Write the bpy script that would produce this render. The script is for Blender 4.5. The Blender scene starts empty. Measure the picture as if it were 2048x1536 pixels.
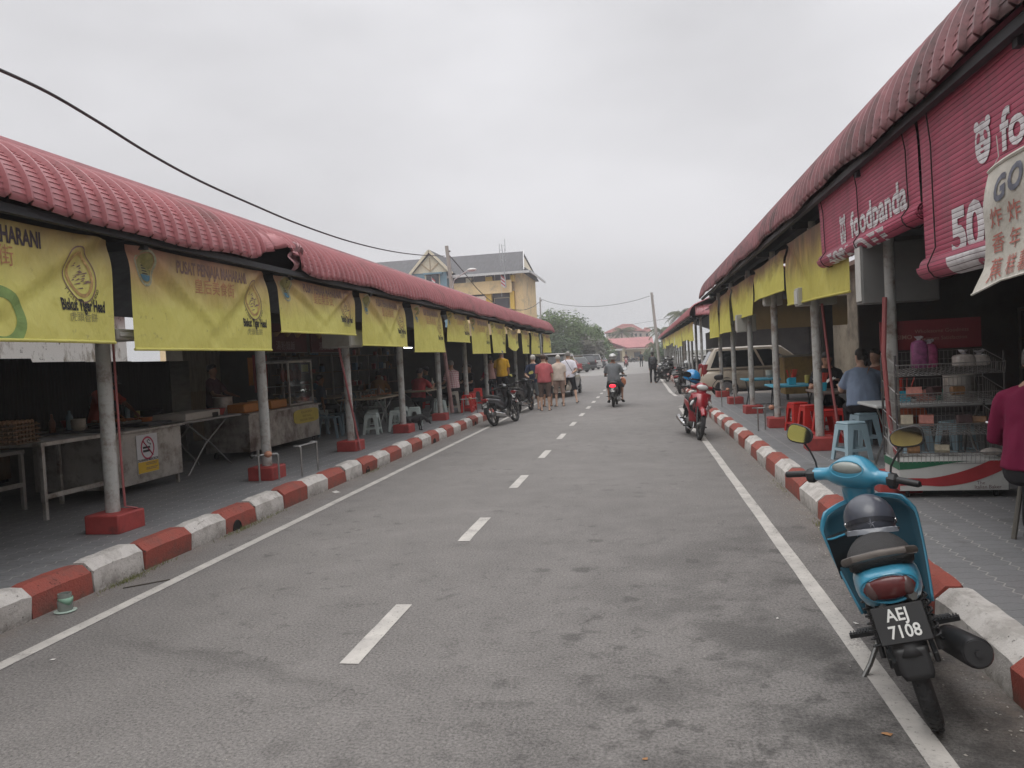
import bpy, bmesh, math, random
from mathutils import Vector, Matrix, noise
SC = bpy.context.scene
# ---------------------------------------------------------------- camera
cam_data = bpy.data.cameras.new('camera'); cam = bpy.data.objects.new('camera', cam_data)
SC.collection.objects.link(cam); SC.camera = cam
FPX = 1500.0
cam_data.sensor_width = 36; cam_data.lens = FPX / 2048 * 36
cam_data.clip_start = 0.05; cam_data.clip_end = 3000
CAMH = 1.65
_y = Vector(((1281 - 1024) / FPX, -(705 - 768) / FPX, -1)).normalized()      # road direction seen by the lens
_r = math.radians(3.0)
_z = Vector((math.cos(_r), math.sin(_r), 0)).cross(_y).normalized()
if _z.y < 0: _z = -_z
_x = _y.cross(_z)
RW = Matrix((_x, _y, _z))                                                    # camera axes -> world
cam.matrix_world = Matrix.Translation((0, 0, CAMH)) @ RW.to_4x4()
def ray(px, py): return RW @ Vector(((px - 1024) / FPX, -(py - 768) / FPX, -1))
def onz(px, py, z=0.0):
    d = ray(px, py); return d * ((z - CAMH) / d.z) + Vector((0, 0, CAMH))
def ony(px, py, Y):
    d = ray(px, py); return d * (Y / d.y) + Vector((0, 0, CAMH))
def onx(px, py, X):
    d = ray(px, py); return d * (X / d.x) + Vector((0, 0, CAMH))
# ---------------------------------------------------------------- sky, sun, exposure
SUN_EL, SUN_AZ = math.radians(62), math.radians(200)
w = bpy.data.worlds.new('World'); SC.world = w; w.use_nodes = True
nt = w.node_tree; nt.nodes.clear()
def wn(t, **k):
    n = nt.nodes.new(t)
    for a, b in k.items(): setattr(n, a, b)
    return n
sky = wn('ShaderNodeTexSky'); sky.sky_type = 'NISHITA'; sky.sun_disc = False
sky.sun_elevation = SUN_EL; sky.sun_rotation = SUN_AZ; sky.dust_density = 4; sky.air_density = 1.5
hs = wn('ShaderNodeHueSaturation'); hs.inputs['Saturation'].default_value = 0.25
tc = wn('ShaderNodeTexCoord'); sp = wn('ShaderNodeSeparateXYZ')
rmp = wn('ShaderNodeValToRGB'); e = rmp.color_ramp.elements
e[0].position = 0.0; e[0].color = (.46, .465, .48, 1)
e[1].position = 1.0; e[1].color = (1.75, 1.75, 1.77, 1)
for p_, c_ in ((.12, .50), (.3, .56), (.48, .62), (.62, 1.1)):
    q = e.new(p_); q.color = (c_ * .99, c_ * .985, c_ * 1.02, 1)
mp = wn('ShaderNodeMapping'); mp.inputs['Scale'].default_value = (1.0, 1.0, 2.6)
nz = wn('ShaderNodeTexNoise'); nz.inputs['Scale'].default_value = 1.5; nz.inputs['Detail'].default_value = 6; nz.inputs['Roughness'].default_value = .45
mr = wn('ShaderNodeMapRange'); mr.inputs['From Min'].default_value = .3; mr.inputs['From Max'].default_value = .7
mr.inputs['To Min'].default_value = 7.5; mr.inputs['To Max'].default_value = 12.6
mul = wn('ShaderNodeVectorMath', operation='SCALE'); mix = wn('ShaderNodeMix', data_type='RGBA'); mix.inputs['Factor'].default_value = .93
bg = wn('ShaderNodeBackground'); bg.inputs['Strength'].default_value = .1; out = wn('ShaderNodeOutputWorld')
L = nt.links.new
L(sky.outputs[0], hs.inputs['Color']); L(tc.outputs['Generated'], sp.inputs[0]); L(sp.outputs['Z'], rmp.inputs[0])
L(tc.outputs['Generated'], mp.inputs[0]); L(mp.outputs[0], nz.inputs['Vector']); L(nz.outputs['Fac'], mr.inputs['Value'])
L(rmp.outputs[0], mul.inputs[0]); L(mr.outputs[0], mul.inputs['Scale'])
L(hs.outputs[0], mix.inputs['A']); L(mul.outputs[0], mix.inputs['B']); L(mix.outputs['Result'], bg.inputs['Color']); L(bg.outputs[0], out.inputs[0])
sl = bpy.data.lights.new('sun', 'SUN'); sl.energy = .8; sl.angle = math.radians(40); sl.color = (1, .97, .92)
so = bpy.data.objects.new('sun', sl); SC.collection.objects.link(so)
_s = Vector((math.sin(SUN_AZ) * math.cos(SUN_EL), math.cos(SUN_AZ) * math.cos(SUN_EL), math.sin(SUN_EL)))
so.rotation_euler = _s.to_track_quat('Z', 'Y').to_euler(); so.location = (0, 0, 40)
vs = SC.view_settings; vs.view_transform = 'Standard'; vs.look = 'None'; vs.gamma = 1; vs.exposure = 0.33; vs.use_curve_mapping = False
SC.cycles.max_bounces = 6; SC.cycles.diffuse_bounces = 4; SC.cycles.glossy_bounces = 3; SC.cycles.transparent_max_bounces = 8
# ---------------------------------------------------------------- helpers
PI = math.pi
def R(d): return math.radians(d)
def V(*a): return Vector(a)
COL = SC.collection
class MB:
    """collects shapes and links them as ONE mesh object"""
    def __init__(s): s.v = []; s.f = []; s.m = []; s.T = Matrix(); s.mi = 0
    def add(s, vs, fs):
        o = len(s.v); T = s.T
        s.v += [T @ Vector(p) for p in vs]
        for f in fs: s.f.append([o + i for i in f]); s.m.append(s.mi)
        return s
    def box(s, x0, x1, y0, y1, z0, z1):
        return s.add([(x0,y0,z0),(x1,y0,z0),(x1,y1,z0),(x0,y1,z0),(x0,y0,z1),(x1,y0,z1),(x1,y1,z1),(x0,y1,z1)],
                     [(0,3,2,1),(4,5,6,7),(0,1,5,4),(1,2,6,5),(2,3,7,6),(3,0,4,7)])
    def cbox(s, c, sz, rot=None):
        x, y, z = [a / 2 for a in sz]; M_ = Matrix.Translation(c) @ (rot.to_4x4() if rot else Matrix())
        T = s.T; s.T = T @ M_; s.box(-x, x, -y, y, -z, z); s.T = T; return s
    def bar(s, a, b, w_, h_=None, up=(0, 0, 1)):
        a = V(*a); b = V(*b); d = (b - a); l = d.length; d.normalize(); u = V(*up)
        if abs(d.dot(u)) > .98: u = V(0, 1, 0)
        x = d.cross(u).normalized(); u = x.cross(d)
        M3 = Matrix((x, d, u)).transposed()
        return s.cbox((a + b) / 2, (w_, l, h_ or w_), M3)
    def tube(s, pts, r, n=8, cap=True, closed=False, sq=1.0):
        pts = [V(*p) for p in pts]; k = len(pts); rr = r if isinstance(r, (list, tuple)) else [r] * k
        rings = []; up = None
        for i, p in enumerate(pts):
            if closed: d = pts[(i + 1) % k] - pts[i - 1]
            else: d = pts[min(i + 1, k - 1)] - pts[max(i - 1, 0)]
            d.normalize()
            if up is None: up = V(0, 0, 1) if abs(d.z) < .9 else V(0, 1, 0)
            x = d.cross(up).normalized(); up = x.cross(d).normalized()
            rings.append([p + (x * math.cos(2*PI*j/n) + up * math.sin(2*PI*j/n) * sq) * rr[i] for j in range(n)])
        return s.loft(rings, cap=cap and not closed, closed=closed)
    def loft(s, rings, cap=True, closed=False, openring=False):
        n = len(rings[0]); k = len(rings); vs_ = [p for r in rings for p in r]; fs = []
        for i in range(k if closed else k - 1):
            a = i * n; b = ((i + 1) % k) * n
            for j in range(n - 1 if openring else n):
                j2 = (j + 1) % n; fs.append((a + j, a + j2, b + j2, b + j))
        if cap and not closed: fs.append(tuple(range(n - 1, -1, -1))); fs.append(tuple((k - 1) * n + j for j in range(n)))
        return s.add(vs_, fs)
    def lathe(s, prof, n=16, c=(0, 0, 0), ax=None, sx=1, sy=1):
        """prof: list of (radius, height) about +Z (or matrix ax)"""
        T = s.T; s.T = T @ Matrix.Translation(c) @ (ax.to_4x4() if ax else Matrix())
        rings = [[V(r * math.cos(2*PI*j/n) * sx, r * math.sin(2*PI*j/n) * sy, h) for j in range(n)] for r, h in prof]
        s.loft(rings, cap=True); s.T = T; return s
    def ell(s, c, rad, n=12, m=8, rot=None):
        rings = []
        for i in range(m + 1):
            t = PI * (i / m); rr = max(math.sin(t), .02)
            rings.append([V(rad[0]*rr*math.cos(2*PI*j/n), rad[1]*rr*math.sin(2*PI*j/n), -rad[2]*math.cos(t)) for j in range(n)])
        T = s.T; s.T = T @ Matrix.Translation(c) @ (rot.to_4x4() if rot else Matrix()); s.loft(rings); s.T = T; return s
    def prism(s, poly, h0, h1, axis='z'):
        n = len(poly)
        def P(a, b, h): return {'z': (a, b, h), 'x': (h, a, b), 'y': (a, h, b)}[axis]
        vs_ = [P(a, b, h0) for a, b in poly] + [P(a, b, h1) for a, b in poly]
        return s.add(vs_, [tuple(range(n - 1, -1, -1)), tuple(range(n, 2*n))] + [(i, (i+1) % n, n + (i+1) % n, n + i) for i in range(n)])
    def grid(s, fn, nu, nv):
        vs_ = [fn(i / nu, j / nv) for j in range(nv + 1) for i in range(nu + 1)]
        return s.add(vs_, [(j*(nu+1)+i, j*(nu+1)+i+1, (j+1)*(nu+1)+i+1, (j+1)*(nu+1)+i) for j in range(nv) for i in range(nu)])
    def quad(s, a, b, c, d): return s.add([a, b, c, d], [(0, 1, 2, 3)])
    def build(s, name, mat, parent=None, smooth=True, bevel=0, seg=1, ang=35, thick=0, sub=0):
        me = bpy.data.meshes.new(name); me.from_pydata([tuple(p) for p in s.v], [], s.f)
        mats = mat if isinstance(mat, (list, tuple)) else [mat]
        for m_ in mats: me.materials.append(m_)
        for p_, i in zip(me.polygons, s.m): p_.material_index = min(i, len(mats) - 1)
        bm = bmesh.new(); bm.from_mesh(me); bmesh.ops.recalc_face_normals(bm, faces=bm.faces); bm.to_mesh(me); bm.free()
        if smooth:
            me.shade_smooth(); me.set_sharp_from_angle(angle=R(ang))
        me.update()
        o = bpy.data.objects.new(name, me); COL.objects.link(o)
        if parent: o.parent = parent
        if thick:
            md = o.modifiers.new('thick', 'SOLIDIFY'); md.thickness = thick; md.offset = 0
        if sub:
            md = o.modifiers.new('sub', 'SUBSURF'); md.levels = sub; md.render_levels = sub
        if bevel:
            md = o.modifiers.new('bevel', 'BEVEL'); md.width = bevel; md.segments = seg; md.limit_method = 'ANGLE'; md.angle_limit = R(40)
        return o
def tag(o, label=None, cat=None, group=None, kind=None):
    if label: o['label'] = label
    if cat: o['category'] = cat
    if group: o['group'] = group
    if kind: o['kind'] = kind
    return o
def thing(name, label, cat, loc=(0, 0, 0), rz=0, group=None, rot=None):
    o = bpy.data.objects.new(name, None); o.empty_display_size = .2; COL.objects.link(o)
    o.location = loc; o.rotation_euler = rot if rot else (0, 0, rz)
    return tag(o, label, cat, group)
def copy_tree(o, loc=None, rot=None, label=None, parent=None):
    c = o.copy(); COL.objects.link(c); c.parent = parent
    if loc is not None: c.location = loc
    if rot is not None: c.rotation_euler = rot if hasattr(rot, '__len__') else (0, 0, rot)
    if label: c['label'] = label
    for ch in [x for x in KIDS.get(o.name, []) or list(o.children)]: copy_tree(ch, parent=c)
    return c
KIDS = {}
MATS = {}
def mat(name, col=(.5, .5, .5), rough=.6, metal=0, var=.15, ns=6, bump=0, bs=40, dirt=None, dth=.6, dsc=3, spec=.5, trans=0, emit=None, coat=0, alpha=1, stretch=None):
    if name in MATS: return MATS[name]
    m = bpy.data.materials.new(name); MATS[name] = m; m.use_nodes = True; t = m.node_tree; b = t.nodes['Principled BSDF']
    b.inputs['Roughness'].default_value = rough; b.inputs['Metallic'].default_value = metal; b.inputs['Specular IOR Level'].default_value = spec
    b.inputs['Coat Weight'].default_value = coat
    tcn = t.nodes.new('ShaderNodeTexCoord'); src = tcn.outputs['Object']
    if stretch:
        mpn = t.nodes.new('ShaderNodeMapping'); mpn.inputs['Scale'].default_value = stretch; t.links.new(src, mpn.inputs[0]); src = mpn.outputs[0]
    n = t.nodes.new('ShaderNodeTexNoise'); n.inputs['Scale'].default_value = ns; n.inputs['Detail'].default_value = 6; n.inputs['Roughness'].default_value = .62
    t.links.new(src, n.inputs['Vector'])
    r = t.nodes.new('ShaderNodeMapRange'); r.inputs['From Min'].default_value = .28; r.inputs['From Max'].default_value = .72
    r.inputs['To Min'].default_value = 1 - var; r.inputs['To Max'].default_value = 1 + var
    t.links.new(n.outputs['Fac'], r.inputs['Value'])
    sc_ = t.nodes.new('ShaderNodeVectorMath'); sc_.operation = 'SCALE'; sc_.inputs[0].default_value = col
    t.links.new(r.outputs[0], sc_.inputs['Scale']); cur = sc_.outputs[0]
    if dirt:
        n2 = t.nodes.new('ShaderNodeTexNoise'); n2.inputs['Scale'].default_value = dsc; n2.inputs['Detail'].default_value = 8; n2.inputs['Roughness'].default_value = .7
        t.links.new(src, n2.inputs['Vector'])
        r2 = t.nodes.new('ShaderNodeMapRange'); r2.inputs['From Min'].default_value = dth - .08; r2.inputs['From Max'].default_value = dth + .12
        t.links.new(n2.outputs['Fac'], r2.inputs['Value'])
        mx = t.nodes.new('ShaderNodeMix'); mx.data_type = 'RGBA'; mx.inputs['B'].default_value = (*dirt, 1)
        t.links.new(r2.outputs[0], mx.inputs['Factor']); t.links.new(cur, mx.inputs['A']); cur = mx.outputs['Result']
    t.links.new(cur, b.inputs['Base Color'])
    if bump:
        n3 = t.nodes.new('ShaderNodeTexNoise'); n3.inputs['Scale'].default_value = bs; n3.inputs['Detail'].default_value = 4
        t.links.new(src, n3.inputs['Vector']); bp = t.nodes.new('ShaderNodeBump'); bp.inputs['Strength'].default_value = bump; bp.inputs['Distance'].default_value = .01
        t.links.new(n3.outputs['Fac'], bp.inputs['Height']); t.links.new(bp.outputs[0], b.inputs['Normal'])
    if trans:
        b.inputs['Transmission Weight'].default_value = trans
    if emit:
        b.inputs['Emission Color'].default_value = (*emit[:3], 1); b.inputs['Emission Strength'].default_value = emit[3]
    if alpha < 1:
        b.inputs['Alpha'].default_value = alpha
    return m
class NT:
    """small expression helper for math nodes"""
    def __init__(s, m): s.m = m; s.t = m.node_tree; s.b = s.t.nodes.get('Principled BSDF')
    def node(s, ty, ins=None, **k):
        n = s.t.nodes.new(ty)
        for a, b in k.items(): setattr(n, a, b)
        for a, b in (ins or {}).items(): s.set(n.inputs[a], b)
        return n
    def set(s, inp, val):
        if hasattr(val, 'is_linked') or isinstance(val, bpy.types.NodeSocket): s.t.links.new(val, inp)
        else: inp.default_value = val
    def m1(s, op, a, b=None, c=None):
        n = s.t.nodes.new('ShaderNodeMath'); n.operation = op
        s.set(n.inputs[0], a)
        if b is not None: s.set(n.inputs[1], b)
        if c is not None: s.set(n.inputs[2], c)
        return n.outputs[0]
    def noise(s, vec, scale, detail=5, rough=.6): return s.node('ShaderNodeTexNoise', {'Vector': vec, 'Scale': scale, 'Detail': detail, 'Roughness': rough}).outputs['Fac']
    def rng(s, v, a, b, c=0., d=1.): return s.node('ShaderNodeMapRange', {'Value': v, 'From Min': a, 'From Max': b, 'To Min': c, 'To Max': d}).outputs[0]
    def mix(s, f, a, b):
        n = s.node('ShaderNodeMix', data_type='RGBA')
        s.set(n.inputs['Factor'], f)
        for k, v in (('A', a), ('B', b)): s.set(n.inputs[k], (*v, 1) if isinstance(v, tuple) and len(v) == 3 else v)
        return n.outputs['Result']
    def xyz(s, kind='Object'):
        c = s.node('ShaderNodeTexCoord').outputs[kind]; q = s.node('ShaderNodeSeparateXYZ', {0: c}); return c, q.outputs[0], q.outputs[1], q.outputs[2]
    def bump(s, h, st=.3, dist=.01):
        n = s.node('ShaderNodeBump', {'Height': h, 'Strength': st, 'Distance': dist}); s.t.links.new(n.outputs[0], s.b.inputs['Normal'])
def newmat(name, rough=.7, spec=.5):
    m = bpy.data.materials.new(name); m.use_nodes = True; MATS[name] = m; n = NT(m)
    n.b.inputs['Roughness'].default_value = rough; n.b.inputs['Specular IOR Level'].default_value = spec; return m, n
DG = bpy.context.evaluated_depsgraph_get
def text_mb(body, size=1.0, bold=0.0, align='CENTER', sx=1.0, spacing=1.0):
    """text as flat mesh data: (verts, faces), centred on the origin in XY"""
    c = bpy.data.curves.new('tmp', 'FONT'); c.body = body; c.size = size; c.offset = bold; c.align_x = align; c.align_y = 'CENTER'; c.space_character = spacing; c.resolution_u = 3
    o = bpy.data.objects.new('tmp', c); COL.objects.link(o)
    dg = DG(); dg.update(); me = bpy.data.meshes.new_from_object(o.evaluated_get(dg))
    vs_ = [(v.co.x * sx, v.co.y) for v in me.vertices]; fs = [tuple(p.vertices) for p in me.polygons]
    bpy.data.objects.remove(o); bpy.data.curves.remove(c); bpy.data.meshes.remove(me)
    return vs_, fs
def put_text(mb, body, fn, size, **k):
    """add text to an MB through a mapping (x, y) -> 3D point"""
    vs_, fs = text_mb(body, size, **k); mb.add([fn(x, y) for x, y in vs_], fs); return mb
random.seed(7)
# ================================================================= SETTING
PZ = 0.20                                    # pavement height above the road
# --- asphalt
m, n = newmat('asphalt', .78, .35)
c, x, y, z = n.xyz()
big = n.noise(c, .35, 4); mid = n.noise(c, 2.2, 6, .65); fine = n.noise(c, 62, 4, .85)
vor = n.node('ShaderNodeTexVoronoi', {'Vector': c, 'Scale': 55.0}).outputs['Distance']
sp_ = n.noise(c, 230, 2, .8)
lum = n.m1('ADD', n.rng(big, .3, .7, .140, .172), n.rng(mid, .3, .7, -.018, .016))
lum = n.m1('ADD', lum, n.rng(fine, .34, .66, -.085, .085))
lum = n.m1('ADD', lum, n.rng(sp_, .62, .70, 0, .20))
lum = n.m1('ADD', lum, n.rng(sp_, .30, .38, -.09, 0))
vb = n.node('ShaderNodeTexNoise', {'Vector': c, 'Scale': 3.1, 'Detail': 3.0}); 
blot = n.noise(c, 5.2, 4, .55)
spot = n.rng(blot, .59, .70)
area = n.rng(n.noise(c, .5, 2), .42, .60)
near_r = n.rng(x, -.9, .9)
nf = n.rng(y, 9, 3.5)
stain = n.m1('MULTIPLY', spot, area, )
# oily blotches where scooters stand on the right
wide = n.m1('MULTIPLY', n.rng(n.noise(c, 1.3, 5, .6), .46, .58), n.m1('MULTIPLY', near_r, nf))
drip = n.m1('MULTIPLY', n.rng(n.noise(c, 6.5, 4, .55), .54, .66), n.m1('MULTIPLY', n.rng(x, -1.9, 0), nf))
dark = n.m1('MAXIMUM', n.m1('MULTIPLY', stain, .42), n.m1('MAXIMUM', n.m1('MULTIPLY', wide, .62), n.m1('MULTIPLY', drip, .45)))
vn = n.node('ShaderNodeTexVoronoi', {'Vector': c, 'Scale': 2.6}); vd = n.m1('ADD', vn.outputs['Distance'], n.rng(n.noise(c, 16, 4, .6), .3, .7, -.07, .07))
vm = n.m1('GREATER_THAN', n.node('ShaderNodeSeparateColor', {0: vn.outputs['Color']}).outputs[0], .48)
dots = n.m1('MULTIPLY', n.m1('MULTIPLY', n.rng(vd, .25, .13), vm), n.m1('MULTIPLY', n.rng(x, -2.6, -.4), n.rng(y, 12, 6)))
dark = n.m1('MAXIMUM', dark, n.m1('MULTIPLY', dots, .42))
# long curved tyre-dark streak on the left lane
streak = n.m1('SUBTRACT', y, n.m1('MULTIPLY_ADD', x, -.30, 3.15))
streak = n.m1('ABSOLUTE', n.m1('ADD', streak, n.rng(n.noise(c, 1.1, 3), .3, .7, -.16, .16)))
streak = n.m1('MULTIPLY', n.rng(streak, .13, 0), n.m1('MULTIPLY', n.rng(x, -1.3, -1.8), n.rng(x, -3.6, -3.1)))
dark = n.m1('MAXIMUM', dark, n.m1('MULTIPLY', streak, .25))
lum = n.m1('MULTIPLY', lum, n.m1('SUBTRACT', 1, dark))
wv = n.node('ShaderNodeVectorMath', {0: c, 1: n.node('ShaderNodeTexNoise', {'Vector': c, 'Scale': 3.0, 'Detail': 5.0}).outputs['Color']}, operation='ADD').outputs[0]
crk = n.node('ShaderNodeTexVoronoi', {'Vector': wv, 'Scale': .42}, feature='DISTANCE_TO_EDGE').outputs['Distance']
crk = n.m1('MULTIPLY', n.rng(crk, .006, .0015), n.rng(n.noise(c, .8, 3), .50, .58)); lum = n.m1('MULTIPLY', lum, n.m1('SUBTRACT', 1, n.m1('MULTIPLY', crk, .28)))
comb = n.node('ShaderNodeCombineXYZ', {0: n.m1('MULTIPLY', lum, 1.05), 1: n.m1('MULTIPLY', lum, .985), 2: n.m1('MULTIPLY', lum, .94)}).outputs[0]
# sandy dust beside the kerbs
edge = n.m1('MAXIMUM', n.rng(x, -3.95, -4.3), n.rng(x, 1.25, 1.6))
dust = n.m1('MULTIPLY', edge, n.rng(n.noise(c, 7, 6, .7), .35, .6))
colr = n.mix(n.m1('MULTIPLY', dust, .55), comb, (.17, .135, .11))
n.set(n.b.inputs['Base Color'], colr)
n.bump(n.m1('ADD', fine, n.m1('MULTIPLY', vor, .8)), .55, .006)
def sheet(name, mt, z, x0, x1, y0, y1, kind='structure', nx=1, ny=1):
    b = MB(); b.grid(lambda u, v: (x0 + (x1-x0)*u, y0 + (y1-y0)*v, z), nx, ny); o = b.build(name, mt, smooth=False); return tag(o, kind=kind)
sheet('road', MATS['asphalt'], 0, -6, 60, -12, 60, nx=4, ny=4)
# far car park is paler and joins the same asphalt level
mat('far_asphalt', (.235, .225, .215), .8, var=.12, ns=.6, bump=.2, bs=30)
sheet('car_park_ground', MATS['far_asphalt'], -.004, -120, 120, 38, 230)
mat('ground_soil', (.10, .10, .07), .95, var=.3, ns=.5)
sheet('ground', MATS['ground_soil'], -.03, -900, 900, -200, 1800)
# --- road markings (worn paint)
m, n = newmat('road_paint', .7)
c, x, y, z = n.xyz()
wear = n.m1('MAXIMUM', n.rng(n.noise(c, 38, 6, .75), .57, .66), n.m1('MULTIPLY', n.rng(n.noise(c, 3, 4), .55, .7), n.rng(n.noise(c, 90, 3), .45, .55)))
tone = n.mix(n.rng(n.noise(c, 5, 5), .35, .7), (.50, .475, .44), (.36, .34, .32))
n.set(n.b.inputs['Base Color'], n.mix(wear, tone, (.16, .15, .14)))
n.bump(n.noise(c, 90, 3), .4, .004)
RP = MATS['road_paint']
mk = MB(); rnd = random.Random(3)
def marking(b, pts, w_, z=.004):
    """strip with slightly ragged edges through 2-D points"""
    L_, R_ = [], []
    for i, (a, bb) in enumerate(pts):
        p0 = V(*pts[max(i-1, 0)]); p1 = V(*pts[min(i+1, len(pts)-1)]); d = (p1 - p0).normalized(); nn = V(-d.y, d.x)
        L_.append((a + nn.x*(w_/2 + rnd.uniform(-.003, .003)), bb + nn.y*w_/2, z)); R_.append((a - nn.x*(w_/2 + rnd.uniform(-.003, .003)), bb - nn.y*w_/2, z))
    k = len(pts); b.add(L_ + R_, [(k+i, k+i+1, i+1, i) for i in range(k-1)])
marking(mk, [(-3.80, -6 + i*.4) for i in range(0, 112)], .10)
tag(mk.build('edge_line', RP, smooth=False), kind='structure')
def gp(px, py): q = onz(px, py); return (q.x, q.y)
mk = MB(); marking(mk, [(1.075, -6 + i*.4) for i in range(0, 50)] + [(1.07, 14.6), (1.0, 16.0)] + [gp(1369, 827), gp(1361, 816)], .105)
marking(mk, [gp(1357, 813), gp(1379, 810), gp(1425, 808)], .12, .0055)
marking(mk, [gp(1400, 792), gp(1352, 792), gp(1342, 785), gp(1334, 774), gp(1327, 765), gp(1322, 757), gp(1317, 748), gp(1312, 740), gp(1307, 732)], .13, .005)
tag(mk.build('edge_line', RP, smooth=False), kind='structure')
mk = MB()
for i in range(-3, 26):
    y0 = 3.9 + 2.76*i; marking(mk, [(-1.68 - .0008*y0 + .002*rnd.random(), y0 + k*.2) for k in range(6)], .115)
tag(mk.build('lane_dashes', RP, smooth=False), kind='structure')
# --- pavements of interlocking wavy pavers
m, n = newmat('pavers', .62, .45)
c, x, y, z = n.xyz()
zig = n.m1('MULTIPLY', n.m1('PINGPONG', n.m1('MULTIPLY', y, 1.0), .055), .62)
u = n.m1('DIVIDE', n.m1('ADD', x, zig), .225)
fu = n.m1('ABSOLUTE', n.m1('SUBTRACT', n.m1('FRACT', u), .5))
ln = n.rng(fu, .468, .486)                                   # lengthwise wavy joints; light off their edges is painted in as pale lines
row = n.m1('MULTIPLY', n.m1('FLOOR', u), .5)
v = n.m1('ADD', n.m1('DIVIDE', n.m1('ADD', y, n.m1('MULTIPLY', n.m1('PINGPONG', x, .056), .3)), .1125), row)
fv = n.m1('ABSOLUTE', n.m1('SUBTRACT', n.m1('FRACT', v), .5))
lv = n.rng(fv, .46, .485)
big = n.noise(c, .9, 5, .6); fine = n.noise(c, 60, 4, .7)
lum = n.m1('ADD', n.rng(big, .3, .7, .155, .205), n.rng(fine, .3, .7, -.025, .025))
pat = n.node('ShaderNodeTexWhiteNoise', {'Vector': n.node('ShaderNodeCombineXYZ', {0: n.m1('FLOOR', u), 1: n.m1('FLOOR', v), 2: 0.0}).outputs[0]}).outputs[0]
lum = n.m1('ADD', lum, n.rng(pat, 0, 1, -.01, .012))
base = n.node('ShaderNodeCombineXYZ', {0: n.m1('MULTIPLY', lum, 1.0), 1: n.m1('MULTIPLY', lum, 1.0), 2: n.m1('MULTIPLY', lum, 1.02)}).outputs[0]
base = n.mix(n.m1('MULTIPLY', n.rng(n.noise(c, 2.5, 6), .58, .72), .4), base, (.07, .062, .055))
base = n.mix(n.m1('MULTIPLY', lv, .45), base, (.035, .035, .033))
base = n.mix(n.m1('MULTIPLY', ln, .9), base, (.33, .32, .30))
n.set(n.b.inputs['Base Color'], base)
n.bump(n.m1('SUBTRACT', n.m1('MULTIPLY', fine, .4), n.m1('MAXIMUM', n.m1('MULTIPLY', lv, .5), ln)), .5, .006)
PV = MATS['pavers']
sheet('pavement_left', PV, PZ, -16, -4.44, -8, 41.2)
sheet('pavement_right', PV, PZ, 1.70, 14, -8, 24.2)
sheet('pavement_right', PV, PZ, 1.70, 14, 31.5, 88)
# --- kerbs: chamfered blocks painted alternately red and white
def kerbmat(name, a, dirt):
    m, n = newmat(name, .75, .35); c, x, y, z = n.xyz()
    pit = n.rng(n.noise(c, 26, 5, .8), .62, .67); scuff = n.m1('MULTIPLY', n.rng(n.noise(c, 6, 6, .7), .46, .62), .62)
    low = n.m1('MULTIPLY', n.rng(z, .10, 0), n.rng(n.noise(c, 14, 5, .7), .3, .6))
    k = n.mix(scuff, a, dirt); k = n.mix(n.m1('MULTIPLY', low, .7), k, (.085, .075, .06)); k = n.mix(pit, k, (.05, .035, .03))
    n.set(n.b.inputs['Base Color'], k); n.bump(n.m1('SUBTRACT', n.noise(c, 45, 4, .7), n.m1('MULTIPLY', pit, .8)), .8, .012); return m
KW = kerbmat('kerb_white', (.56, .53, .50), (.30, .275, .25)); KR = kerbmat('kerb_red', (.31, .075, .055), (.20, .075, .06))
KJ = mat('kerb_joint', (.06, .05, .04), .9, var=.3, ns=30)
def kerb(name, X, sgn, bounds, first_white, holes=()):
    """sgn +1: road lies towards +X of the kerb"""
    b = MB(); jt = MB(); r = random.Random(int(abs(X)*100))
    s = sgn; prof = [(0, -.02), (.0, .165), (-.075, .235), (-.17, .235), (-.17, -.02)]
    for i in range(len(bounds) - 1):
        y0, y1 = bounds[i], bounds[i+1]; b.mi = 0 if (i % 2 == 0) == first_white else 1
        g = .008; L_ = y1 - y0 - 2*g; k = max(3, int(L_ / .07)) if abs((y0+y1)/2) < 16 else 2
        ox = r.uniform(-.016, .016); oz = r.uniform(-.012, .012); rings = []
        for q in range(k + 1):
            t = q / k; e_ = 1 - .06 * (abs(2*t - 1) ** 8); yy = y0 + g + L_ * t
            rings.append([V(X + s*(px + ox + r.uniform(-.003, .003) if pz > 0 else px), yy, pz*(e_ if pz > 0 else 1) + (oz + r.uniform(-.003, .003) if pz > 0 else 0)) for px, pz in prof])
        b.loft(rings)
        jt.box(min(X - s*.022, X - s*.165), max(X - s*.022, X - s*.165), y0 - .009, y0 + .009, -.01, .165)
    ho = MB()
    for hy, hr in holes:                                # weep holes at road level
        ring = [V(0, hr*math.cos(a), max(hr*math.sin(a), 0)*1.25) for a in [PI*k/12 for k in range(13)]]
        ho.add([V(X + s*.006, hy + p.y, .004 + p.z) for p in ring] + [V(X - s*.10, hy + p.y, .004 + p.z) for p in ring],
               [tuple(range(13))])
        ho.tube([(X + s*.004, hy + p.y, .004 + p.z) for p in ring], .010, 5)
    o = b.build(name, [KW, KR], smooth=True, ang=25); tag(o, kind='structure')
    tag(jt.build(name + '_joints', KJ, smooth=False), kind='structure')
    if holes: tag(ho.build(name + '_weep_holes', mat('hole_black', (.012, .011, .01), .9), smooth=False), kind='structure')
lb = [4.55, 5.16, 5.77, 6.45, 7.06, 7.69, 8.34, 8.98, 9.62, 10.28]
lb = [4.55 - .63*k for k in range(14, 0, -1)] + lb + [10.28 + .64*k for k in range(1, 48)]
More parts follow.
